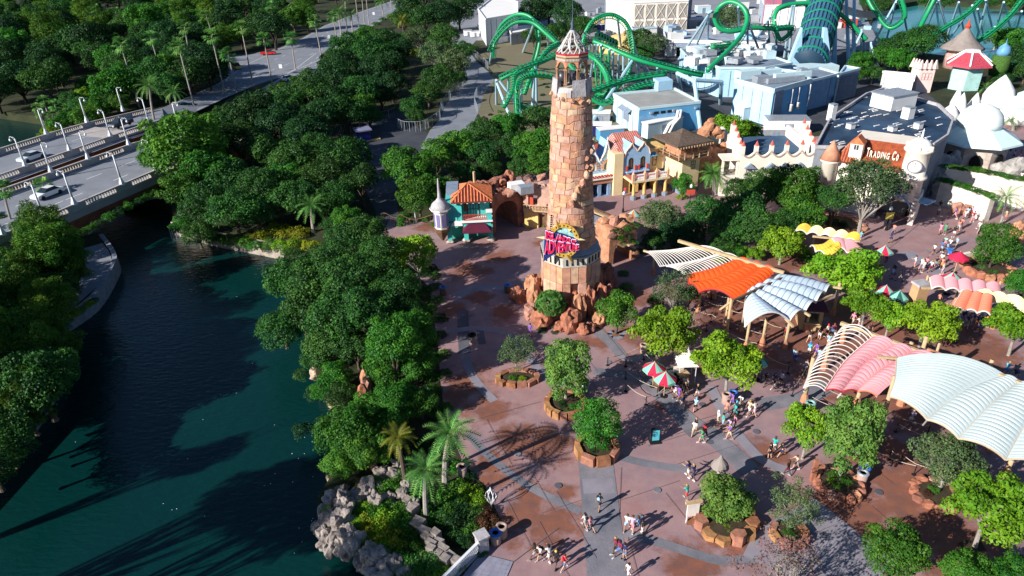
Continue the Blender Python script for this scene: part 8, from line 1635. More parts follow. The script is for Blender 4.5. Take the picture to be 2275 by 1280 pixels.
mb = MB(); mb.hexa(*[[W(x, y, z) for x, y in [(2128, 1206), (2172, 1194), (2192, 1222), (2140, 1232)]] for z in (.03, .06)]); tag(mb.build('tree_grate', M('dark_soil', (.05, .035, .02)), None, loc=tuple(W(2160, 1212))), 'dark square tree pit cut in the paving under the vivid lime tree', 'tree pit').location = W(2160, 1212)
for x, y, r_, k_ in [(1248, 902, 16, 'dark'), (1272, 908, 14, 'green'), (1262, 918, 12, 'green'), (1318, 1006, 16, 'dark'), (1338, 1000, 15, 'green'), (1600, 1160, 20, 'green'), (1612, 1175, 16, 'lime'), (1630, 1150, 18, 'green'), (1850, 1058, 14, 'green'), (1880, 1072, 15, 'green'), (1862, 1082, 12, 'green'), (1845, 1070, 10, 'lime'), (1140, 840, 12, 'green'), (1160, 843, 12, 'lime'), (2180, 598, 14, 'palm'), (2205, 608, 14, 'green'), (2190, 612, 10, 'lime'), (2075, 1090, 14, 'green'), (2062, 1096, 10, 'rust'), (1752, 1186, 15, 'green'), (1762, 1195, 10, 'green'), (1850, 495, 16, 'dark'), (1872, 500, 14, 'dark'), (1590, 1140, 14, 'green')]:
	shrub(x, y, r_, k_, z=.4)
# --- umbrellas
m_ured = M('umbrella_red', (.55, .02, .07), .75, .08); m_ugr = M('umbrella_mint', (.22, .52, .42), .75, .08); m_udk = M('umbrella_dark_green', (.02, .09, .08), .75, .08)
def umbrella(px, py, rpx, label, ma=m_ured, mb_=m_ugr, h=2.5):
	p = W(px, py, h); b_ = Vector((p.x, p.y, 0)); R_ = rpx / PPM(p); t_ = thing('market_umbrella', label, 'umbrella', b_)
	for i in range(8):
		a0, a1 = i * math.pi / 4, (i + 1) * math.pi / 4; q = lambda a, r_, z: Vector((p.x + r_ * math.cos(a), p.y + r_ * math.sin(a), z)); mb = MB()
		e0, e1, tp, m_ = q(a0, R_, h - .35), q(a1, R_, h - .35), Vector((p.x, p.y, h + .45)), (q(a0, R_, h - .35) + q(a1, R_, h - .35)) / 2 + Vector((0, 0, .05))
		mb.add([tp, e0, m_, e1, e0 - Vector((0, 0, .2)), e1 - Vector((0, 0, .2))], [[0, 1, 2], [0, 2, 3], [1, 4, 5, 3]]); mb.build('canopy_panel', ma if i % 2 else mb_, t_)
	mb = MB(); mb.tube([b_, (p.x, p.y, h + .5)], .05, 6); mb.build('pole', m_pole, t_); mb = MB(); mb.lathe([(.4, 0), (.35, .12), (.06, .16)], tuple(b_), 8); mb.build('base', m_black, t_)
for x, y, r_, lb, a, b_ in [(1454, 812, 26, 'red and mint umbrella at the back of the plaza stall pair', m_ured, m_ugr), (1479, 834, 26, 'front red and mint umbrella beside the crowded stall', m_ured, m_ugr), (1688, 797, 20, 'dark green and mint umbrella behind the flat topped lime tree', m_udk, m_ugr), (1966, 552, 20, 'red and mint umbrella alone in the open street below the yellow sign', m_ured, m_ugr), (1408, 472, 15, 'small orange and mint umbrella behind the lighthouse tower', M('umbrella_orange', (.6, .15, .05)), m_ugr), (1938, 630, 19, 'shaded dark umbrella leftmost of the trio by the lime trees', m_udk, m_ured), (1968, 641, 21, 'sunlit red and mint umbrella in the middle of the trio', m_ured, m_ugr), (1998, 653, 21, 'dark green umbrella rightmost of the trio', m_udk, m_ugr), (2116, 612, 22, 'mint and red umbrella behind the pink hoods', m_ured, m_ugr), (2132, 566, 21, 'plain bright red umbrella over the cart by the planter', m_ured, m_ured)]:
	umbrella(x, y, r_, lb, a, b_)
def boxthing(name, label, cat, px, py, parts, rz=0.0, grp=None, auto=0):
	p = W(px, py); t_ = thing(name, label, cat, p, rz, grp)
	if auto: t_['_auto'] = 1
	for nm, c, d, m_ in parts: mb = MB(); mb.box(c, d); mb.build(nm, m_, t_, loc=(0, 0, 0))
	return t_
for px, py, m_, lb in [(2150, 588, SB_[1], 'orange brown vendor cart under the red umbrella'), (1500, 850, SB_[0], 'small counter of the stall beside the red and mint umbrellas'), (1478, 858, m_wood, 'dark wood cart under the front umbrella')]:
	boxthing('vendor_cart', lb, 'cart', px, py, [('cart_body', (0, 0, .6), (2.2, 1.2, .9), m_), ('cart_top', (0, 0, 1.1), (2.4, 1.3, .1), m_pole), ('display_shelf', (0, .3, 1.4), (1.8, .4, .4), m_creamw)] + [('wheel', (sx_, sy_, .25), (.5, .1, .5), m_black) for sx_ in (-.8, .8) for sy_ in (-.62, .62)], .3)
t_ = boxthing('pointed_tent', 'small white pointed tent roof over the stall counter', 'tent', 1521, 842, [('tent_post', (x, y, 1.1), (.06, .06, 2.2), m_white) for x in (-.8, .8) for y in (-.7, .7)]); mb = MB(); mb.lathe([(1.4, 2.1), (.8, 2.5), (.25, 3.3), (.03, 3.9)], (0, 0, 0), 4, off=.78); mb.build('tent_roof', M('tent_cream', (.75, .70, .62), .8), t_, loc=(0, 0, 0))
boxthing('screen_totem', 'freestanding black totem with a bright turquoise screen at mid plaza', 'screen', 1455, 982, [('totem_body', (0, 0, .75), (.75, .25, 1.5), m_black), ('screen', (0, -.14, .85), (.62, .02, 1.1), M('turquoise_screen', (.10, .50, .60), .3)), ('totem_base', (0, 0, .04), (1.0, .7, .08), m_black)], .1)
boxthing('banner_sign', 'cream scroll topped banner sign on red brown foot beside the angular planter', 'sign', 1536, 1160, [('sign_board', (0, 0, 1.35), (.95, .12, 1.3), M('cream_board', (.72, .66, .60), .7)), ('sign_header', (0, 0, 2.1), (1.3, .2, .22), m_pole), ('sign_post', (-.42, 0, .5), (.08, .1, 1.0), m_white), ('sign_post', (.42, 0, .5), (.08, .1, 1.0), m_white), ('sign_foot', (0, 0, .1), (.9, .5, .2), SB_[1])], .15)
t_ = boxthing('umbrella_shaped_post', 'ribbed parasol topped clock post behind the angular planter', 'post', 1592, 1085, [('post_body', (0, 0, 1.2), (.5, .5, 2.4), m_grock), ('post_panel', (0, -.27, 2.0), (.5, .04, .6), m_creamw)]); mb = MB(); mb.lathe([(.72, 2.35), (.55, 2.75), (.25, 3.1), (.04, 3.5)], (0, 0, 0), 12); mb.build('parasol_top', M('taupe_tent', (.26, .22, .2)), t_, loc=(0, 0, 0))
def bin_(px, py, m_body, m_top, label):
	p = W(px, py); t_ = thing('litter_bin', label, 'bin', p)
	mb = MB(); mb.lathe([(.36, 0), (.4, .1), (.4, 1.0)], tuple(p), 14); mb.build('bin_body', m_body, t_, True); mb = MB(); mb.lathe([(.46, 1.0), (.46, 1.12), (.26, 1.14), (.24, .95)], tuple(p), 14, cap=False); mb.build('bin_rim', m_top, t_, True); mb = MB(); mb.lathe([(.25, .96), (.25, 1.0)], tuple(p), 10); mb.build('bin_opening', m_black, t_)
m_bb = M('bin_blue', (.04, .16, .50), .5); m_bt = M('bin_taupe', (.38, .26, .22), .7, .15)
for x, y, a, b_, lb in [(1612, 896, m_bt, m_bt, 'taupe litter bin under the flat topped lime tree'), (1626, 892, m_bb, m_bb, 'blue litter bin beside the taupe one under the lime tree'), (1916, 1060, m_bb, m_bb, 'blue litter bin right of the rough rock planter'), (1912, 1072, m_bt, m_steel, 'grey topped litter bin in front of the blue one by the rough planter'), (1102, 1206, m_bt, m_bb, 'blue topped litter bin by the balustrade pier'), (1116, 1192, m_bt, m_bt, 'brown litter bin behind the blue topped one'), (1028, 1058, m_bt, m_bt, 'lone litter bin at the plaza edge under the tall date palm'), (985, 655, m_wood, m_bb, 'dark blue topped bin at the shaded left edge of the plaza'), (1128, 650, m_wood, m_bb, 'dark blue topped bin left of the round boulder'), (1050, 762, m_bt, m_black, 'wide low round bin in the shaded pavement'), (955, 885, m_bb, m_bb, 'blue bin half hidden by shrubs at the plaza edge'), (1968, 508, m_bt, m_greyst, 'tan tub at the foot of the yellow sign post'), (1298, 868, m_steel, m_steel, 'grey drum behind the pale oval tree'), (1797, 915, m_bb, m_teal, 'teal topped bin behind the lime tree near the pink sails'), (1430, 785, m_bt, m_bt, 'taupe bin under the large yellow green tree')]: bin_(x, y, a, b_, lb)
def lamp_post(px, py, tpy, label, banner=None, m_=m_black):
	p = W(px, py); h = ZAT(p, tpy); t_ = thing('lamp_post', label, 'lamp post', p)
	mb = MB(); mb.lathe([(.2, 0), (.16, .5), (.07, .8), (.06, h - .4)], tuple(p), 8); mb.build('post', m_, t_); mb = MB(); mb.lathe([(.08, h - .4), (.2, h - .3), (.22, h), (.05, h + .2)], tuple(p), 8); mb.build('lantern', m_glass, t_)
	if banner: mb = MB(); mb.box((p.x, p.y - .05, h * .66), banner[1]); mb.build('banner', banner[0], t_)
lamp_post(1968, 512, 462, 'black lamp post with a square yellow sign in the open street', (M('yellow_sign', (.75, .62, .12)), (1.1, .06, 1.0))); lamp_post(1532, 455, 412, 'lamp post with red flags in front of the thatched lookout', (m_red, (1.3, .1, .8))); lamp_post(1384, 472, 428, 'black lamp post between the tower and colonnade house')
lamp_post(2012, 480, 445, 'lamp post close to the clock tower foot'); lamp_post(924, 495, 455, 'thin pale lamp post by the wavy iron gate', None, m_white)
p = W(893, 712); h = ZAT(p, 645); t_ = thing('utility_pole', 'grey utility pole with a small head among the oaks of the point', 'pole', p); mb = MB(); mb.tube([p, (p.x, p.y, h)], [.22, .16], 8); mb.build('pole', m_greyst, t_); mb = MB(); mb.box((p.x, p.y, h + .1), (.5, .4, .5)); mb.build('pole_head', m_steel, t_)
for x, y, w_ in [(1810, 1050, 0), (1706, 1180, 0)][:1]:
	boxthing('carved_sign_post', 'rust red carved post with a pale arrow head left of the rough planter', 'sign', 1804, 1068, [('post', (0, 0, 1.1), (.35, .3, 2.2), RM[0]), ('arm', (.3, 0, 1.5), (.9, .2, .25), RM[0])]);
p = W(1092, 1128); h = ZAT(p, 1088); t_ = thing('iron_ornament', 'white wrought iron lantern ornament at the plaza edge', 'ornament', p)
for i in range(6):
	a = i * math.pi / 3; mb = MB(); mb.tube([(p.x + r_ * math.cos(a), p.y + r_ * math.sin(a), z) for r_, z in ((.1, .5), (.3, h * .45), (.45, h * .65), (.35, h * .85), (.05, h))], .035, 4); mb.build('iron_rib', m_white, t_)
mb = MB(); mb.tube([p, (p.x, p.y, .6)], .06, 6); mb.tube([(p.x, p.y, h), (p.x, p.y, h + .35)], [.08, .01], 5); mb.build('stem', m_white, t_)
bl = thing('iron_balustrade', 'pale stone and lacework iron balustrade at the bottom edge by the steps', 'balustrade', W(1070, 1215))
a, b_ = W(1072, 1222), W(985, 1310); p = a; mb = MB(); mb.box((p.x, p.y, .75), (.75, .75, 1.5), .5); mb.build('pier', m_greyst, bl); mb = MB(); mb.box((p.x, p.y, 1.58), (.95, .95, .16), .5); mb.build('pier_cap', m_greyst, bl)
mb = MB(); mb.beam(a + Vector((0, 0, 1.15)), b_ + Vector((0, 0, 1.15)), .22, .12); mb.build('top_rail', m_white, bl); mb = MB(); mb.beam(a + Vector((0, 0, .12)), b_ + Vector((0, 0, .12)), .26, .2); mb.build('bottom_rail', m_greyst, bl)
mb = MB(); n_ = 26
for i in range(n_): q = a.lerp(b_, (i + .5) / n_); mb.tube([q + Vector((0, 0, .65)) + (b_ - a).normalized() * .14 * math.cos(t_2) + Vector((0, 0, .4 * math.sin(t_2))) for t_2 in np.linspace(0, 6.28, 9)], .03, 4, False)
mb.build('iron_lacework', m_white, bl, stuff=True)
t2 = struct(sheet([[W(x, y)[:2] for x, y in [(1068, 1232), (1140, 1250), (1110, 1320), (990, 1330)]]], .075), 'tiled_landing', M('lilac_tiles', (.26, .26, .34), .6, .15, 2, world=True))
mb = MB()
for i in range(9): ribbon(mb, [W(1068 - i * 9, 1232 + i * 10), W(1140 - i * 4, 1250 + i * 9)], .04, .08)
for i in range(6): ribbon(mb, [W(1068 + i * 13, 1232 + i * 3.5), W(990 + i * 22, 1330)], .04, .08)
struct(mb, 'tile_joints', m_band3)
def fence_line(pts, label, h=2.2, m_=m_steel, step=2.6):
	sm = smoothline([W(x, y) for x, y in pts], 3); t_ = thing('chain_link_fence', label, 'fence', sm[0]); L_ = 0; mb = MB()
	for i, (a, b_) in enumerate(zip(sm, sm[1:])):
		m2 = MB(); m2.tube([a, a + Vector((0, 0, h))], .07, 5); m2.build('fence_post', m_, t_)
		mb.beam(a + Vector((0, 0, h)), b_ + Vector((0, 0, h)), .07, .07)
		k_ = max(2, int((b_ - a).length / .55))
		for j in range(k_): q = a.lerp(b_, j / k_); mb.beam(q, q + Vector((0, 0, h)), .03, .03)
	mb.build('fence_mesh', m_, t_, stuff=True)
fence_line([(1085, 155), (1075, 145), (1050, 120), (1040, 100)], 'chain link fence right of the service path below the white hall'); fence_line([(978, 268), (985, 240), (1010, 210), (1033, 180), (1035, 155)], 'dark chain link fence curving along the left side of the service path', m_=m_slate)
fence_line([(1062, 255), (1055, 235), (1060, 215), (1075, 205)], 'short pale fence at the bend of the sandy bed'); fence_line([(885, 285), (900, 292), (935, 292), (952, 285), (978, 268)], 'chain link fence with a small white notice at the service gate'); fence_line([(700, 330), (760, 300), (820, 280), (880, 260)], 'dark chain link fence behind the booth', m_=m_slate)
fence_line([(385, 540), (398, 524), (404, 500)], 'grey chain link panel standing at the waterline by the bridge');
wr = random.Random(6)
fs = MB()
for i in range(34): x, y = wr.choice([(wr.uniform(560, 700), wr.uniform(900, 1270)), (wr.uniform(150, 700), wr.uniform(640, 1270))]); c_ = W(x, y, -1.985); fs.box(c_, (wr.uniform(.04, .09), wr.uniform(.04, .07), .02), wr.uniform(0, 3))
fs.build('floating_specks', m_white, None, stuff=True)
gt = thing('wavy_iron_gate', 'dark iron gate with a wave shaped top left of the ticket house', 'gate', W(860, 500)); mb = MB()
P_ = [W(x, y) for x, y in [(848, 498), (880, 500), (905, 503), (970, 502)]]; sm = smoothline(P_, 8); mb.tube([q + Vector((0, 0, 1.5 + .35 * math.sin(i * .6))) for i, q in enumerate(sm)], .06, 4)
for i, q in enumerate(sm): mb.beam(q, q + Vector((0, 0, 1.5 + .35 * math.sin(i * .6))), .04, .04)
mb.build('gate_bars', m_wood, gt)
bo = boxthing('security_booth', 'small purple blue booth with flat roof on the shaded service yard', 'booth', 808, 312, [('booth_wall', (0, 0, .8), (2.6, 2.6, 1.6), M('booth_blue', (.05, .04, .30), .7)), ('booth_window', (0, 0, 1.9), (2.5, 2.5, .7), m_pane), ('booth_roof', (0, 0, 2.4), (3.4, 3.4, .25), M('booth_roof', (.20, .20, .32), .7)), ('kerb', (1.8, -1.2, .15), (3, .4, .3), m_yel)], .4)
for x, y, t_y, lb in [(625, 158, 143, 'white road sign on the grass strip beside the intersection'), (831, 38, 27, 'white road sign beside the highway near the top'), (730, 85, 78, 'horizontal sign arm by the highway junction')]:
	p = W(x, y); h = ZAT(p, t_y); boxthing('road_sign', lb, 'sign', x, y, [('sign_plate', (0, 0, h - .6), (1.0, .08, 1.2), m_white), ('sign_post', (0, .06, h / 2), (.1, .1, h), m_steel)])
# --- cars
def car(px, py, z, ang, m_body, label, kind_='sedan', name='parked_car'):
	p = W(px, py, z); t_ = thing(name, label, 'taxi van' if kind_ == 'van' else ('pickup truck' if kind_ == 'pickup' else 'car'), p, ang)
	L_, w_ = (4.7, 1.85); H_ = {'sedan': 1.45, 'van': 1.9, 'pickup': 1.8}[kind_]
	pr = {'sedan': ([(-2.35, .35), (-2.3, .85), (-1.6, .95), (1.0, .98), (2.2, .80), (2.35, .5), (2.3, .3), (-2.3, .28)], [(-1.7, .93), (-1.0, 1.42), (.2, 1.45), (1.15, .95)]),
          'van': ([(-2.4, .35), (-2.4, 1.1), (1.3, 1.1), (2.2, .95), (2.4, .5), (2.35, .3), (-2.35, .3)], [(-2.38, 1.08), (-2.2, 1.85), (.6, 1.88), (1.5, 1.08)]),
          'pickup': ([(-2.6, .4), (-2.6, 1.05), (1.2, 1.1), (2.4, 1.0), (2.6, .55), (2.5, .35), (-2.5, .35)], [(-.6, 1.05), (-.4, 1.75), (.7, 1.78), (1.3, 1.08)])}[kind_]
	def prof_mesh(pl, w0, w1):
		mb = MB(); n = len(pl); zt_ = max(z_ for _, z_ in pl); ww_ = lambda z_: (w0 + (w1 - w0) * (z_ - pl[0][1]) / max(.01, zt_ - pl[0][1])) / 2
		mb.add([(x_, -ww_(z_), z_) for x_, z_ in pl] + [(x_, ww_(z_), z_) for x_, z_ in pl], [list(range(n)), [n + i for i in range(n)][::-1]] + [[i, (i + 1) % n, n + (i + 1) % n, n + i] for i in range(n)]); return mb
	prof_mesh(pr[0], w_, w_ * .98).build('body', m_body, t_, loc=(0, 0, 0)); prof_mesh(pr[1], w_ * .92, w_ * .74).build('windows', M('car_glass', (.02, .03, .04), .1), t_, loc=(0, 0, 0))
	q = pr[1]; mb = MB(); mb.box(((q[1][0] + q[2][0]) / 2, 0, q[1][1] + .02), (abs(q[2][0] - q[1][0]) * 1.0, w_ * .74, .06)); mb.build('roof', m_body, t_, loc=(0, 0, 0))
	for x_ in (-1.45, 1.5):
		for s_ in (-1, 1):
			mb = MB(); mb.lathe([(.0, -.11), (.34, -.11), (.36, 0), (.34, .11), (0, .11)], (0, 0, 0), 12, cap=False); mb.v = [(x_ + a_, s_ * (w_ / 2 - .1) + c_, .34 + b2) for a_, b2, c_ in mb.v]; mb.build('wheel', M('tyre', (.02, .02, .02), .8), t_, loc=(0, 0, 0))
	for s_ in (-.65, .65):
		mb = MB(); mb.box((pr[0][-3][0] - .08, s_, .68), (.2, .35, .14)); mb.build('headlight', m_glass, t_, loc=(0, 0, 0)); mb = MB(); mb.box((pr[0][0][0] + .06, s_, .72), (.14, .3, .14)); mb.build('tail_light', m_red, t_, loc=(0, 0, 0))
ba = math.atan2(.935, .355)
car(72, 355, 4.02, ba + math.pi, M('car_silver', (.55, .62, .68), .3, .05, spec=.5), 'silver white sedan on the upper carriageway of the bridge'); car(108, 436, 4.02, ba + math.pi, M('car_white', (.78, .80, .82), .3, .05, spec=.5), 'white sedan on the lower carriageway half hidden by a palm')
car(270, 281, 4.02, ba + math.pi, M('car_black', (.02, .025, .04), .3, .05, spec=.5), 'black pickup near the far end of the bridge', 'pickup', 'pickup_truck'); car(412, 240, 1.0, ba - .4, M('car_navy', (.03, .10, .18), .3, .05, spec=.5), 'dark blue car just beyond the two date palms')
car(527, 153, .06, -.95, M('taxi_yellow', (.65, .40, .05), .4), 'yellow taxi van with white roof at the bend of the highway', 'van', 'taxi_van'); car(597, 122, .06, .1, M('car_red', (.50, .02, .02), .35, spec=.5), 'red pickup turning at the highway junction', 'pickup', 'pickup_truck'); car(641, 178, .07, ba, M('car_white', (.78, .8, .82)), 'white car mostly hidden by the grove beside the lower road')
for i, (x, y, m_) in enumerate([(1320, 62, 'car_black'), (1312, 72, 'car_navy'), (1400, 38, 'car_silver'), (1335, 44, 'car_black')]): car(x, y, .02, i * .8, MATS[m_], ['black car parked in the far yard behind the coaster arch', 'dark blue car parked nearest in the far yard', 'silver car parked by the cross braced warehouse', 'black car parked farthest in the far yard'][i])
# --- people: continuous skinned bodies, clothes over them
def skin(name, verts, edges, rad_, mat, sub_=1, root=0):
	me = bpy.data.meshes.new(name); me.from_pydata(verts, edges, []); o = bpy.data.objects.new(name, me); col.objects.link(o)
	md = o.modifiers.new('s', 'SKIN')
	for i, r_ in enumerate(rad_): d = me.skin_vertices[0].data[i]; d.radius = r_ if hasattr(r_, '__len__') else (r_, r_); d.use_root = (i == root)
	md.use_smooth_shade = True; ss = o.modifiers.new('u', 'SUBSURF'); ss.levels = sub_
	bpy.context.view_layer.update(); out = bpy.data.meshes.new_from_object(o.evaluated_get(bpy.context.evaluated_depsgraph_get())); out.name = name
	bpy.data.objects.remove(o); out.materials.clear(); out.materials.append(mat)
	if not len(out.polygons): raise RuntimeError('skin failed')
	out.polygons.foreach_set('use_smooth', [True] * len(out.polygons)); return out
m_skin = M('skin_light', (.55, .32, .22), .6, .05); m_skin2 = M('skin_tan', (.32, .17, .10), .6, .05); m_skin3 = M('skin_brown', (.12, .06, .035), .6, .05)
HAIRS = [M('hair_dark', (.02, .014, .01), .7), M('hair_brown', (.09, .045, .02), .7), M('hair_blond', (.42, .28, .11), .7), M('hair_auburn', (.22, .07, .03), .7)]
def pose(stride, armL, armR, bend=0.0, elbow=.2):
	hip = .92; s = stride
	J = {'pel': (0, 0, hip), 'wai': (.01 + bend * .1, 0, 1.08), 'che': (.02 + bend * .3, 0, 1.28), 'nec': (.04 + bend * .45, 0, 1.46), 'hed': (.06 + bend * .5, 0, 1.55), 'top': (.06 + bend * .5, 0, 1.66)}
	for sd, sg_, ph, ar in (('L', 1, s, armL), ('R', -1, -s, armR)):
		J['h' + sd] = (0, .09 * sg_, hip - .06); J['k' + sd] = (ph * .22 + .04, .10 * sg_, .50 + abs(ph) * .01); J['a' + sd] = (ph * .42 - (.06 if ph < 0 else 0), .10 * sg_, .09 + (.05 if ph < 0 else 0)); J['f' + sd] = (ph * .42 + .13, .11 * sg_, .04)
		sx_, sz_ = J['che'][0], 1.40; J['s' + sd] = (sx_ + bend * .1, .17 * sg_, sz_); J['e' + sd] = (sx_ + math.sin(ar) * .27 + bend * .1, .23 * sg_, sz_ - math.cos(ar) * .27); J['w' + sd] = (J['e' + sd][0] + math.sin(ar + elbow) * .24, .22 * sg_, J['e' + sd][2] - math.cos(ar + elbow) * .24); J['p' + sd] = (J['w' + sd][0] + math.sin(ar + elbow) * .12, .21 * sg_, J['w' + sd][2] - math.cos(ar + elbow) * .12)
	return J
def body_meshes(J, i):
	keys = ['pel', 'wai', 'che', 'nec', 'hed', 'top'] + [a + s for s in 'LR' for a in 'hkafsewp']
	ix = {k_: n for n, k_ in enumerate(keys)}; E_ = [('pel', 'wai'), ('wai', 'che'), ('che', 'nec'), ('nec', 'hed'), ('hed', 'top')]
	for s in 'LR': E_ += [('pel', 'h' + s), ('h' + s, 'k' + s), ('k' + s, 'a' + s), ('a' + s, 'f' + s), ('che', 's' + s), ('s' + s, 'e' + s), ('e' + s, 'w' + s), ('w' + s, 'p' + s)]
	Rr = {'pel': (.12, .10), 'wai': (.11, .09), 'che': (.13, .10), 'nec': .055, 'hed': (.095, .085), 'top': (.08, .075), 'h': .095, 'k': .06, 'a': .042, 'f': (.05, .03), 's': .055, 'e': .042, 'w': .028, 'p': (.035, .018)}
	rr = [Rr[k_] if k_ in Rr else Rr[k_[0]] for k_ in keys]
	bd = skin('body', [J[k_] for k_ in keys], [(ix[a], ix[b_]) for a, b_ in E_], rr, m_skin)
	lp = lambda a, b_, t_: tuple(x + (y - x) * t_ for x, y in zip(J[a], J[b_]))
	tv = [J['wai'], J['che'], lp('che', 'nec', .75), J['sL'], lp('sL', 'eL', .75), J['sR'], lp('sR', 'eR', .75), lp('wai', 'pel', .85)]
	sh = skin('shirt', tv, [(0, 1), (1, 2), (1, 3), (3, 4), (1, 5), (5, 6), (0, 7)], [(.135, .115), (.155, .125), (.08, .075), .078, .068, .078, .068, (.15, .12)], HAIRS[0])
	pv = [J['pel'], J['hL'], lp('hL', 'kL', .85), J['hR'], lp('hR', 'kR', .85), lp('pel', 'wai', .55)]
	so = skin('shorts', pv, [(0, 1), (1, 2), (0, 3), (3, 4), (0, 5)], [(.14, .125), .11, .088, .11, .088, (.13, .11)], HAIRS[0])
	hx, hy, hz_ = J['hed']; mb = MB(); rock(mb, (hx - .02, hy, hz_ + .075), (.118, .112, .10), 3, 2, .05); hr = mb.mesh('hair', HAIRS[0], smooth=True)
	mb = MB(); rock(mb, (hx - .07, hy, hz_ - .02), (.075, .10, .19), 4, 2, .05); rock(mb, (hx - .02, hy, hz_ + .075), (.12, .115, .10), 3, 2, .05); lh = mb.mesh('long_hair', HAIRS[0], smooth=True)
	mb = MB(); [mb.box((hx + .088, sg_ * .035, hz_ + .03), (.02, .022, .014)) for sg_ in (-1, 1)]; mb.box((hx + .09, 0, hz_ - .035), (.016, .045, .01)); ey = mb.mesh('eyes_and_mouth', HAIRS[0]); mb = MB(); mb.box((hx + .10, 0, hz_ + .0), (.035, .024, .05));
	shoe = [MB().box((J['f' + s][0] - .05, J['f' + s][1], max(.045, J['a' + s][2] - .04)), (.27, .10, .08)).mesh('shoe', m_white) for s in 'LR']; cx_, _, cz_ = J['che']; mb3 = MB(); rock(mb3, (cx_ - .20, 0, cz_ - .02), (.10, .15, .22), 5, 2, .06); bp_ = mb3.mesh('backpack', m_black, smooth=True)
	return dict(body=bd, shirt=sh, shorts=so, hair=hr, long_hair=lh, face=ey, shoe1=shoe[0], shoe2=shoe[1], backpack=bp_)
POSES = [body_meshes(pose(*a), i) for i, a in enumerate([(1.0, -.45, .45), (-1.0, .45, -.45), (.15, .05, -.05), (-.6, .9, .9, .15, .6), (.6, -.2, .3, 0, .3), (-.1, .6, .1, .05, 1.2)])]
CL = {'white': (.75, .74, .74), 'black': (.015, .015, .02), 'navy': (.02, .03, .12), 'blue': (.05, .18, .55), 'light blue': (.30, .52, .75), 'pink': (.75, .28, .38), 'coral': (.75, .25, .18), 'red': (.60, .03, .05), 'maroon': (.22, .02, .06), 'purple': (.20, .08, .42), 'lilac': (.50, .40, .62), 'green': (.05, .30, .15), 'teal': (.03, .40, .38), 'mint': (.35, .65, .52), 'grey': (.28, .28, .30), 'yellow': (.75, .55, .10), 'beige': (.55, .44, .32), 'orange': (.75, .28, .05), 'denim': (.10, .18, .32), 'khaki': (.35, .27, .17), 'cyan': (.10, .50, .75)}
CM = {k_: M('cloth_' + k_.replace(' ', '_'), v, .85, .1, 6) for k_, v in CL.items()}
def person(px, py, top, bot, face=None, pz=None, hair=None, skin_=0, pack=None, hat=None, h=None, long_=None):
	r_ = random.Random(int(px * 31 + py * 17)); w = W(px, py); pz = r_.randrange(6) if pz is None else pz; face = r_.uniform(0, 6.28) if face is None else face
	h = (h or r_.uniform(.90, 1.02)); hair = r_.choice([0, 0, 1, 1, 2, 3]) if hair is None else hair; P_ = POSES[pz]; long_ = r_.random() < .4 if long_ is None else long_
	lb = ('child' if h < .85 else 'person') + ' in ' + top + ' top and ' + bot + (' bottoms' if bot != 'denim' else ' shorts') + ((' with ' + pack + ' backpack') if pack else '') + ((' and ' + hat + ' hat') if hat else '')
	t_ = thing('person', lb, 'person', w, face, 'visitors walking on the plaza'); t_['_auto'] = 1; t_.scale = (h, h, h)
	sm_ = r_.choice([m_white, m_black, m_greyst]); sk_ = [m_skin, m_skin, m_skin2, m_skin3][r_.randrange(4)]
	for nm, key, m_ in (('body', 'body', sk_), ('shirt', 'shirt', CM[top]), ('shorts', 'shorts', CM[bot]), ('hair', 'long_hair' if long_ else 'hair', CM[hat] if hat else HAIRS[hair]), ('face', 'face', HAIRS[0]), ('shoe', 'shoe1', sm_), ('shoe', 'shoe2', sm_)) + ((('backpack', 'backpack', CM[pack]),) if pack else ()):
		o = inst(P_[key], nm, t_); setm(o, m_)
	return t_
NE, SW = .6, 3.7
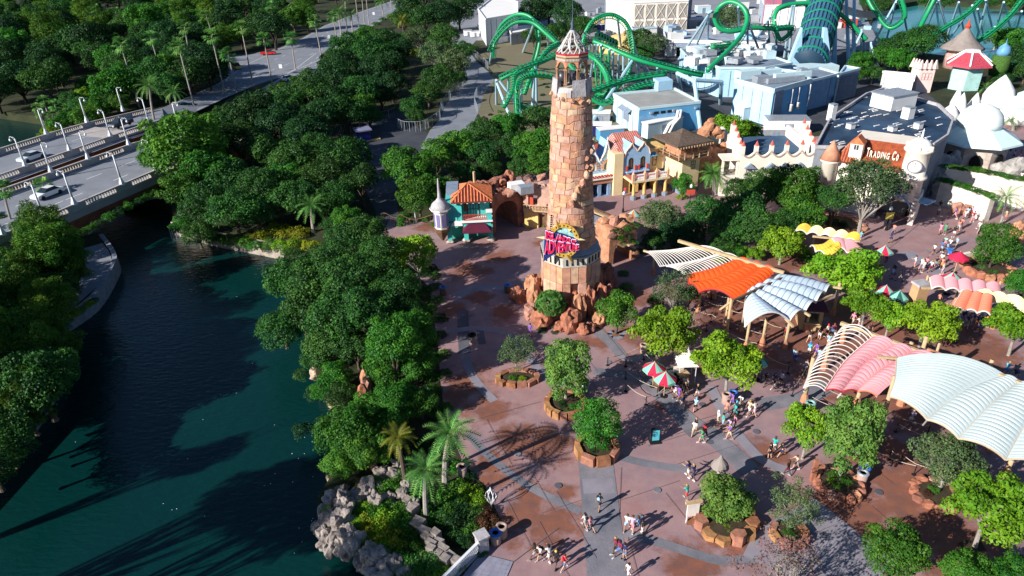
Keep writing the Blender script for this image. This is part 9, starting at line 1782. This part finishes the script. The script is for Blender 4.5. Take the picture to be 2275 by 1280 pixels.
PPL = [(1331, 1131, 'black', 'black', 'light blue'), (1300, 1173, 'white', 'grey', 'black'), (1312, 1181, 'pink', 'black'), (1392, 1177, 'white', 'light blue'), (1404, 1182, 'lilac', 'pink'), (1417, 1180, 'light blue', 'denim', 'navy'), (1427, 1190, 'black', 'white'), (1189, 1241, 'black', 'grey'), (1202, 1246, 'white', 'black', 'black'), (1221, 1247, 'white', 'white'), (1235, 1259, 'black', 'black', None, 'yellow'), (1254, 1265, 'red', 'denim', 'red'), (1367, 1229, 'maroon', 'black', 'black'), (1377, 1236, 'maroon', 'blue'), (1388, 1242, 'navy', 'denim'), (1395, 1285, 'white', 'white'), (1529, 1060, 'navy', 'white'), (1540, 1066, 'navy', 'navy'), (1525, 1110, 'teal', 'red'), (1559, 984, 'green', 'green'), (1541, 967, 'white', 'beige', None, 'black'), (1566, 975, 'red', 'black'), (1620, 977, 'purple', 'beige'),
 (1494, 870, 'pink', 'black'), (1500, 882, 'lilac', 'white'), (1508, 887, 'purple', 'purple'), (1515, 885, 'black', 'black'), (1522, 880, 'black', 'grey'), (1504, 866, 'black', 'navy'), (1511, 872, 'black', 'black', 'grey'), (1520, 868, 'white', 'black'), (1527, 872, 'grey', 'black'), (1497, 862, 'navy', 'khaki'), (1514, 910, 'navy', 'grey'), (1518, 905, 'blue', 'grey', 'black'), (1544, 915, 'light blue', 'black', None, 'cyan'), (1549, 883, 'black', 'white'), (1612, 921, 'coral', 'coral'), (1626, 902, 'purple', 'purple'), (1632, 928, 'teal', 'teal', 'black'), (1645, 909, 'white', 'beige'), (1636, 916, 'cyan', 'white'), (1663, 922, 'beige', 'white'), (1675, 925, 'white', 'lilac'), (1594, 945, 'white', 'beige', None, 'white'), (1605, 950, 'teal', 'cyan'), (1631, 953, 'pink', 'pink'), (1545, 958, 'black', 'white'), (1621, 962, 'lilac', 'white'), (1700, 857, 'black', 'black'), (1178, 748, 'purple', 'purple'),
 (1719, 860, 'navy', 'black'), (1733, 856, 'lilac', 'black'), (1788, 832, 'grey', 'navy', 'black'), (1762, 804, 'light blue', 'blue'), (1765, 810, 'navy', 'blue'), (1796, 789, 'cyan', 'white', None, 'blue'), (1811, 792, 'purple', 'purple'), (1797, 760, 'black', 'beige'), (1819, 755, 'black', 'white'), (1836, 749, 'white', 'black', None, 'red'), (1849, 749, 'maroon', 'denim', 'black'), (1839, 771, 'light blue', 'white'), (1852, 764, 'white', 'grey'), (1893, 723, 'pink', 'beige', None, 'pink'), (1906, 731, 'white', 'pink'), (1817, 804, 'light blue', 'blue'), (2022, 943, 'lilac', 'white'), (2232, 835, 'cyan', 'blue'), (1800, 712, 'beige', 'khaki'),
 (2135, 718, 'navy', 'blue'), (2141, 712, 'blue', 'navy'), (2152, 723, 'grey', 'white'), (2146, 728, 'navy', 'grey'), (2168, 728, 'navy', 'orange'), (2175, 716, 'light blue', 'white'), (2181, 720, 'white', 'black'), (2160, 715, 'blue', 'black'), (2170, 738, 'navy', 'navy'), (2097, 700, 'red', 'maroon'), (2104, 703, 'red', 'black'), (2227, 711, 'maroon', 'red'), (2220, 716, 'mint', 'white'), (2083, 678, 'coral', 'black'), (2090, 712, 'orange', 'orange'), (2120, 730, 'lilac', 'navy'), (2188, 728, 'orange', 'navy'),
 (2120, 486, 'purple', 'pink'), (2142, 489, 'white', 'lilac'), (2147, 484, 'light blue', 'white'), (2156, 482, 'pink', 'red'), (2165, 477, 'white', 'beige'), (2159, 494, 'maroon', 'pink'), (2128, 513, 'coral', 'light blue'), (2133, 509, 'coral', 'white'), (2087, 521, 'pink', 'pink'), (2097, 522, 'green', 'green'), (2118, 527, 'black', 'white'), (2098, 549, 'mint', 'pink'), (2090, 560, 'blue', 'light blue'), (2102, 564, 'light blue', 'blue'), (2122, 552, 'light blue', 'grey'), (2107, 556, 'white', 'navy'), (2073, 566, 'white', 'black'), (2031, 595, 'white', 'pink'), (2044, 600, 'white', 'grey'), (2049, 605, 'white', 'lilac'), (2055, 598, 'pink', 'black'), (2066, 605, 'white', 'maroon'), (2077, 595, 'black', 'grey'), (2089, 588, 'white', 'coral'), (2090, 599, 'coral', 'orange'), (2092, 611, 'white', 'lilac'), (1983, 522, 'coral', 'denim'), (1977, 540, 'navy', 'navy'), (1910, 537, 'cyan', 'blue'), (2084, 477, 'grey', 'white'), (1998, 626, 'black', 'white'), (1980, 620, 'light blue', 'blue'), (1984, 612, 'navy', 'black'), (1968, 583, 'red', 'black'), (2172, 517, 'white', 'grey'), (2178, 510, 'grey', 'blue'),
 (2238, 381, 'yellow', 'yellow'), (2247, 380, 'light blue', 'yellow'), (2262, 386, 'white', 'navy'), (2266, 389, 'grey', 'white'), (2242, 393, 'navy', 'black'), (2221, 381, 'black', 'navy'), (2258, 363, 'pink', 'red'), (2265, 354, 'red', 'pink'), (2223, 352, 'black', 'grey'), (2243, 341, 'navy', 'black'), (2266, 403, 'white', 'black'), (2250, 354, 'lilac', 'black'), (2233, 490, 'beige', 'coral'), (2155, 470, 'white', 'pink'), (2085, 470, 'black', 'beige'), (2147, 440, 'white', 'beige'),
 (1718, 1004, 'teal', 'white'), (1709, 1019, 'black', 'black'), (1735, 1014, 'black', 'navy'), (1748, 1056, 'black', 'maroon'), (1768, 1043, 'beige', 'grey'), (1960, 668, 'white', 'white'), (1972, 672, 'white', 'pink'), (1990, 680, 'blue', 'navy'), (1938, 600, 'navy', 'grey'), (1388, 436, 'red', 'blue'), (825, 873, 'light blue', 'navy'), (860, 880, 'white', 'mint'), (1930, 745, 'black', 'black'), (2250, 850, 'navy', 'grey'), (1745, 745, 'white', 'red')]
for q in PPL:
	q = list(q) + [None] * (6 - len(q)); x, y, a, b_, pk, ht = q[:6]
	person(x, y, a, b_, pack=pk, hat=ht, face=(random.Random(int(x * 7 + y)).choice([NE, SW, SW - .4, NE + .5, 2.2])))
for px, py, m_, lb in [(2178, 520, m_black, 'black pushchair pushed across the street near the yellow sign'), (2118, 758, m_steel, 'silver cart parked in the shade left of the open lime tree'), (2108, 568, m_bb, 'blue wheelchair pushed towards the red umbrella'), (1850, 745, m_bb, 'blue pushchair among walkers by the bare hoops')]:
	t_ = boxthing('pushchair', lb, 'pushchair', px, py, [('seat', (0, 0, .6), (.6, .45, .35), m_), ('hood', (-.15, 0, .95), (.4, .5, .3), m_), ('handle', (-.45, 0, 1.0), (.06, .5, .06), m_black)] + [('wheel', (sx_, sy_, .14), (.26, .05, .26), m_black) for sx_ in (-.3, .35) for sy_ in (-.27, .27)], 1.0)
# --- labels that single each thing out
LM = [('road bridge', 180, 420), ('highway junction', 640, 130), ('security booth', 810, 300), ('ticket house', 1035, 480), ('lighthouse tower', 1265, 400), ('red boulders', 1265, 700), ('three point palms', 945, 1060), ('oval tree', 1262, 830), ('red plaza umbrellas', 1470, 830), ('angular block planter', 1608, 1120), ('rough rock planter', 1868, 1050), ('orange sail', 1620, 615), ('pale fan sails', 1745, 670), ('white sails', 2110, 890), ('pink sails', 1900, 800), ('coral hoods', 2160, 670), ('red umbrella', 2132, 566), ('clock tower', 2030, 400), ('yellow hoods', 1835, 525), ('colonnade house', 1440, 400), ('scalloped shop', 1720, 370), ('launch tube', 1810, 80), ('coaster arch', 1350, 100), ('lakeside path', 200, 600), ('tan slab wall', 805, 870), ('screen totem', 1455, 968), ('aqua roofed pavilion', 2150, 280), ('service path', 1030, 210), ('ivy topped wall', 2180, 450), ('far lagoon', 2150, 60), ('plant building', 1740, 200), ('cross braced warehouse', 1450, 10), ('rock archway', 1130, 450), ('first date palm', 340, 230), ('thicket palm', 695, 470), ('upper left corner', 60, 60), ('bridge far end', 330, 300), ('top highway bend', 830, 40), ('dark loop trees', 1240, 50), ('left frame edge', 30, 850), ('rock steps', 960, 1200), ('pale boulders', 750, 1180)]
from collections import defaultdict
tops = [o for o in col.objects if o.parent is None and 'label' in o]
pos = {o.name: PJ(o.location) for o in tops}
for o in tops:
	if o.get('_auto'):
		x, y = pos[o.name]; n_, lx, ly = min(LM, key=lambda q: (q[1] - x) ** 2 + (q[2] - y) ** 2 * 1.5); dx, dy = x - lx, y - ly
		rel = ('right of' if dx > 0 else 'left of') if abs(dx) > abs(dy) * 1.1 else ('behind' if dy < 0 else 'in front of')
		o['label'] = o['label'] + ' ' + rel + ' the ' + n_
	if '_auto' in o: del o['_auto']
by = defaultdict(list)
for o in tops: by[o['label']].append(o)
ORD = ['', 'leftmost', 'second', 'third', 'fourth', 'fifth', 'sixth', 'seventh', 'eighth', 'ninth', 'tenth', 'eleventh', 'twelfth']
for lb, L_ in by.items():
	if len(L_) < 2: continue
	L_.sort(key=lambda o: pos[o.name][0])
	for i, o in enumerate(L_):
		k_ = i + 1; w_ = 'leftmost one' if k_ == 1 else ('rightmost one' if k_ == len(L_) else ((ORD[k_] if k_ < 13 else str(k_) + 'th') + ' from left'))
		s_ = lb + ', ' + w_;
		while len(s_.split()) > 16: q = s_.split(); q.pop(0); s_ = ' '.join(q)
		o['label'] = s_
for o in tops:
	if len(o['label'].split()) > 16: o['label'] = ' '.join(o['label'].split()[:16])
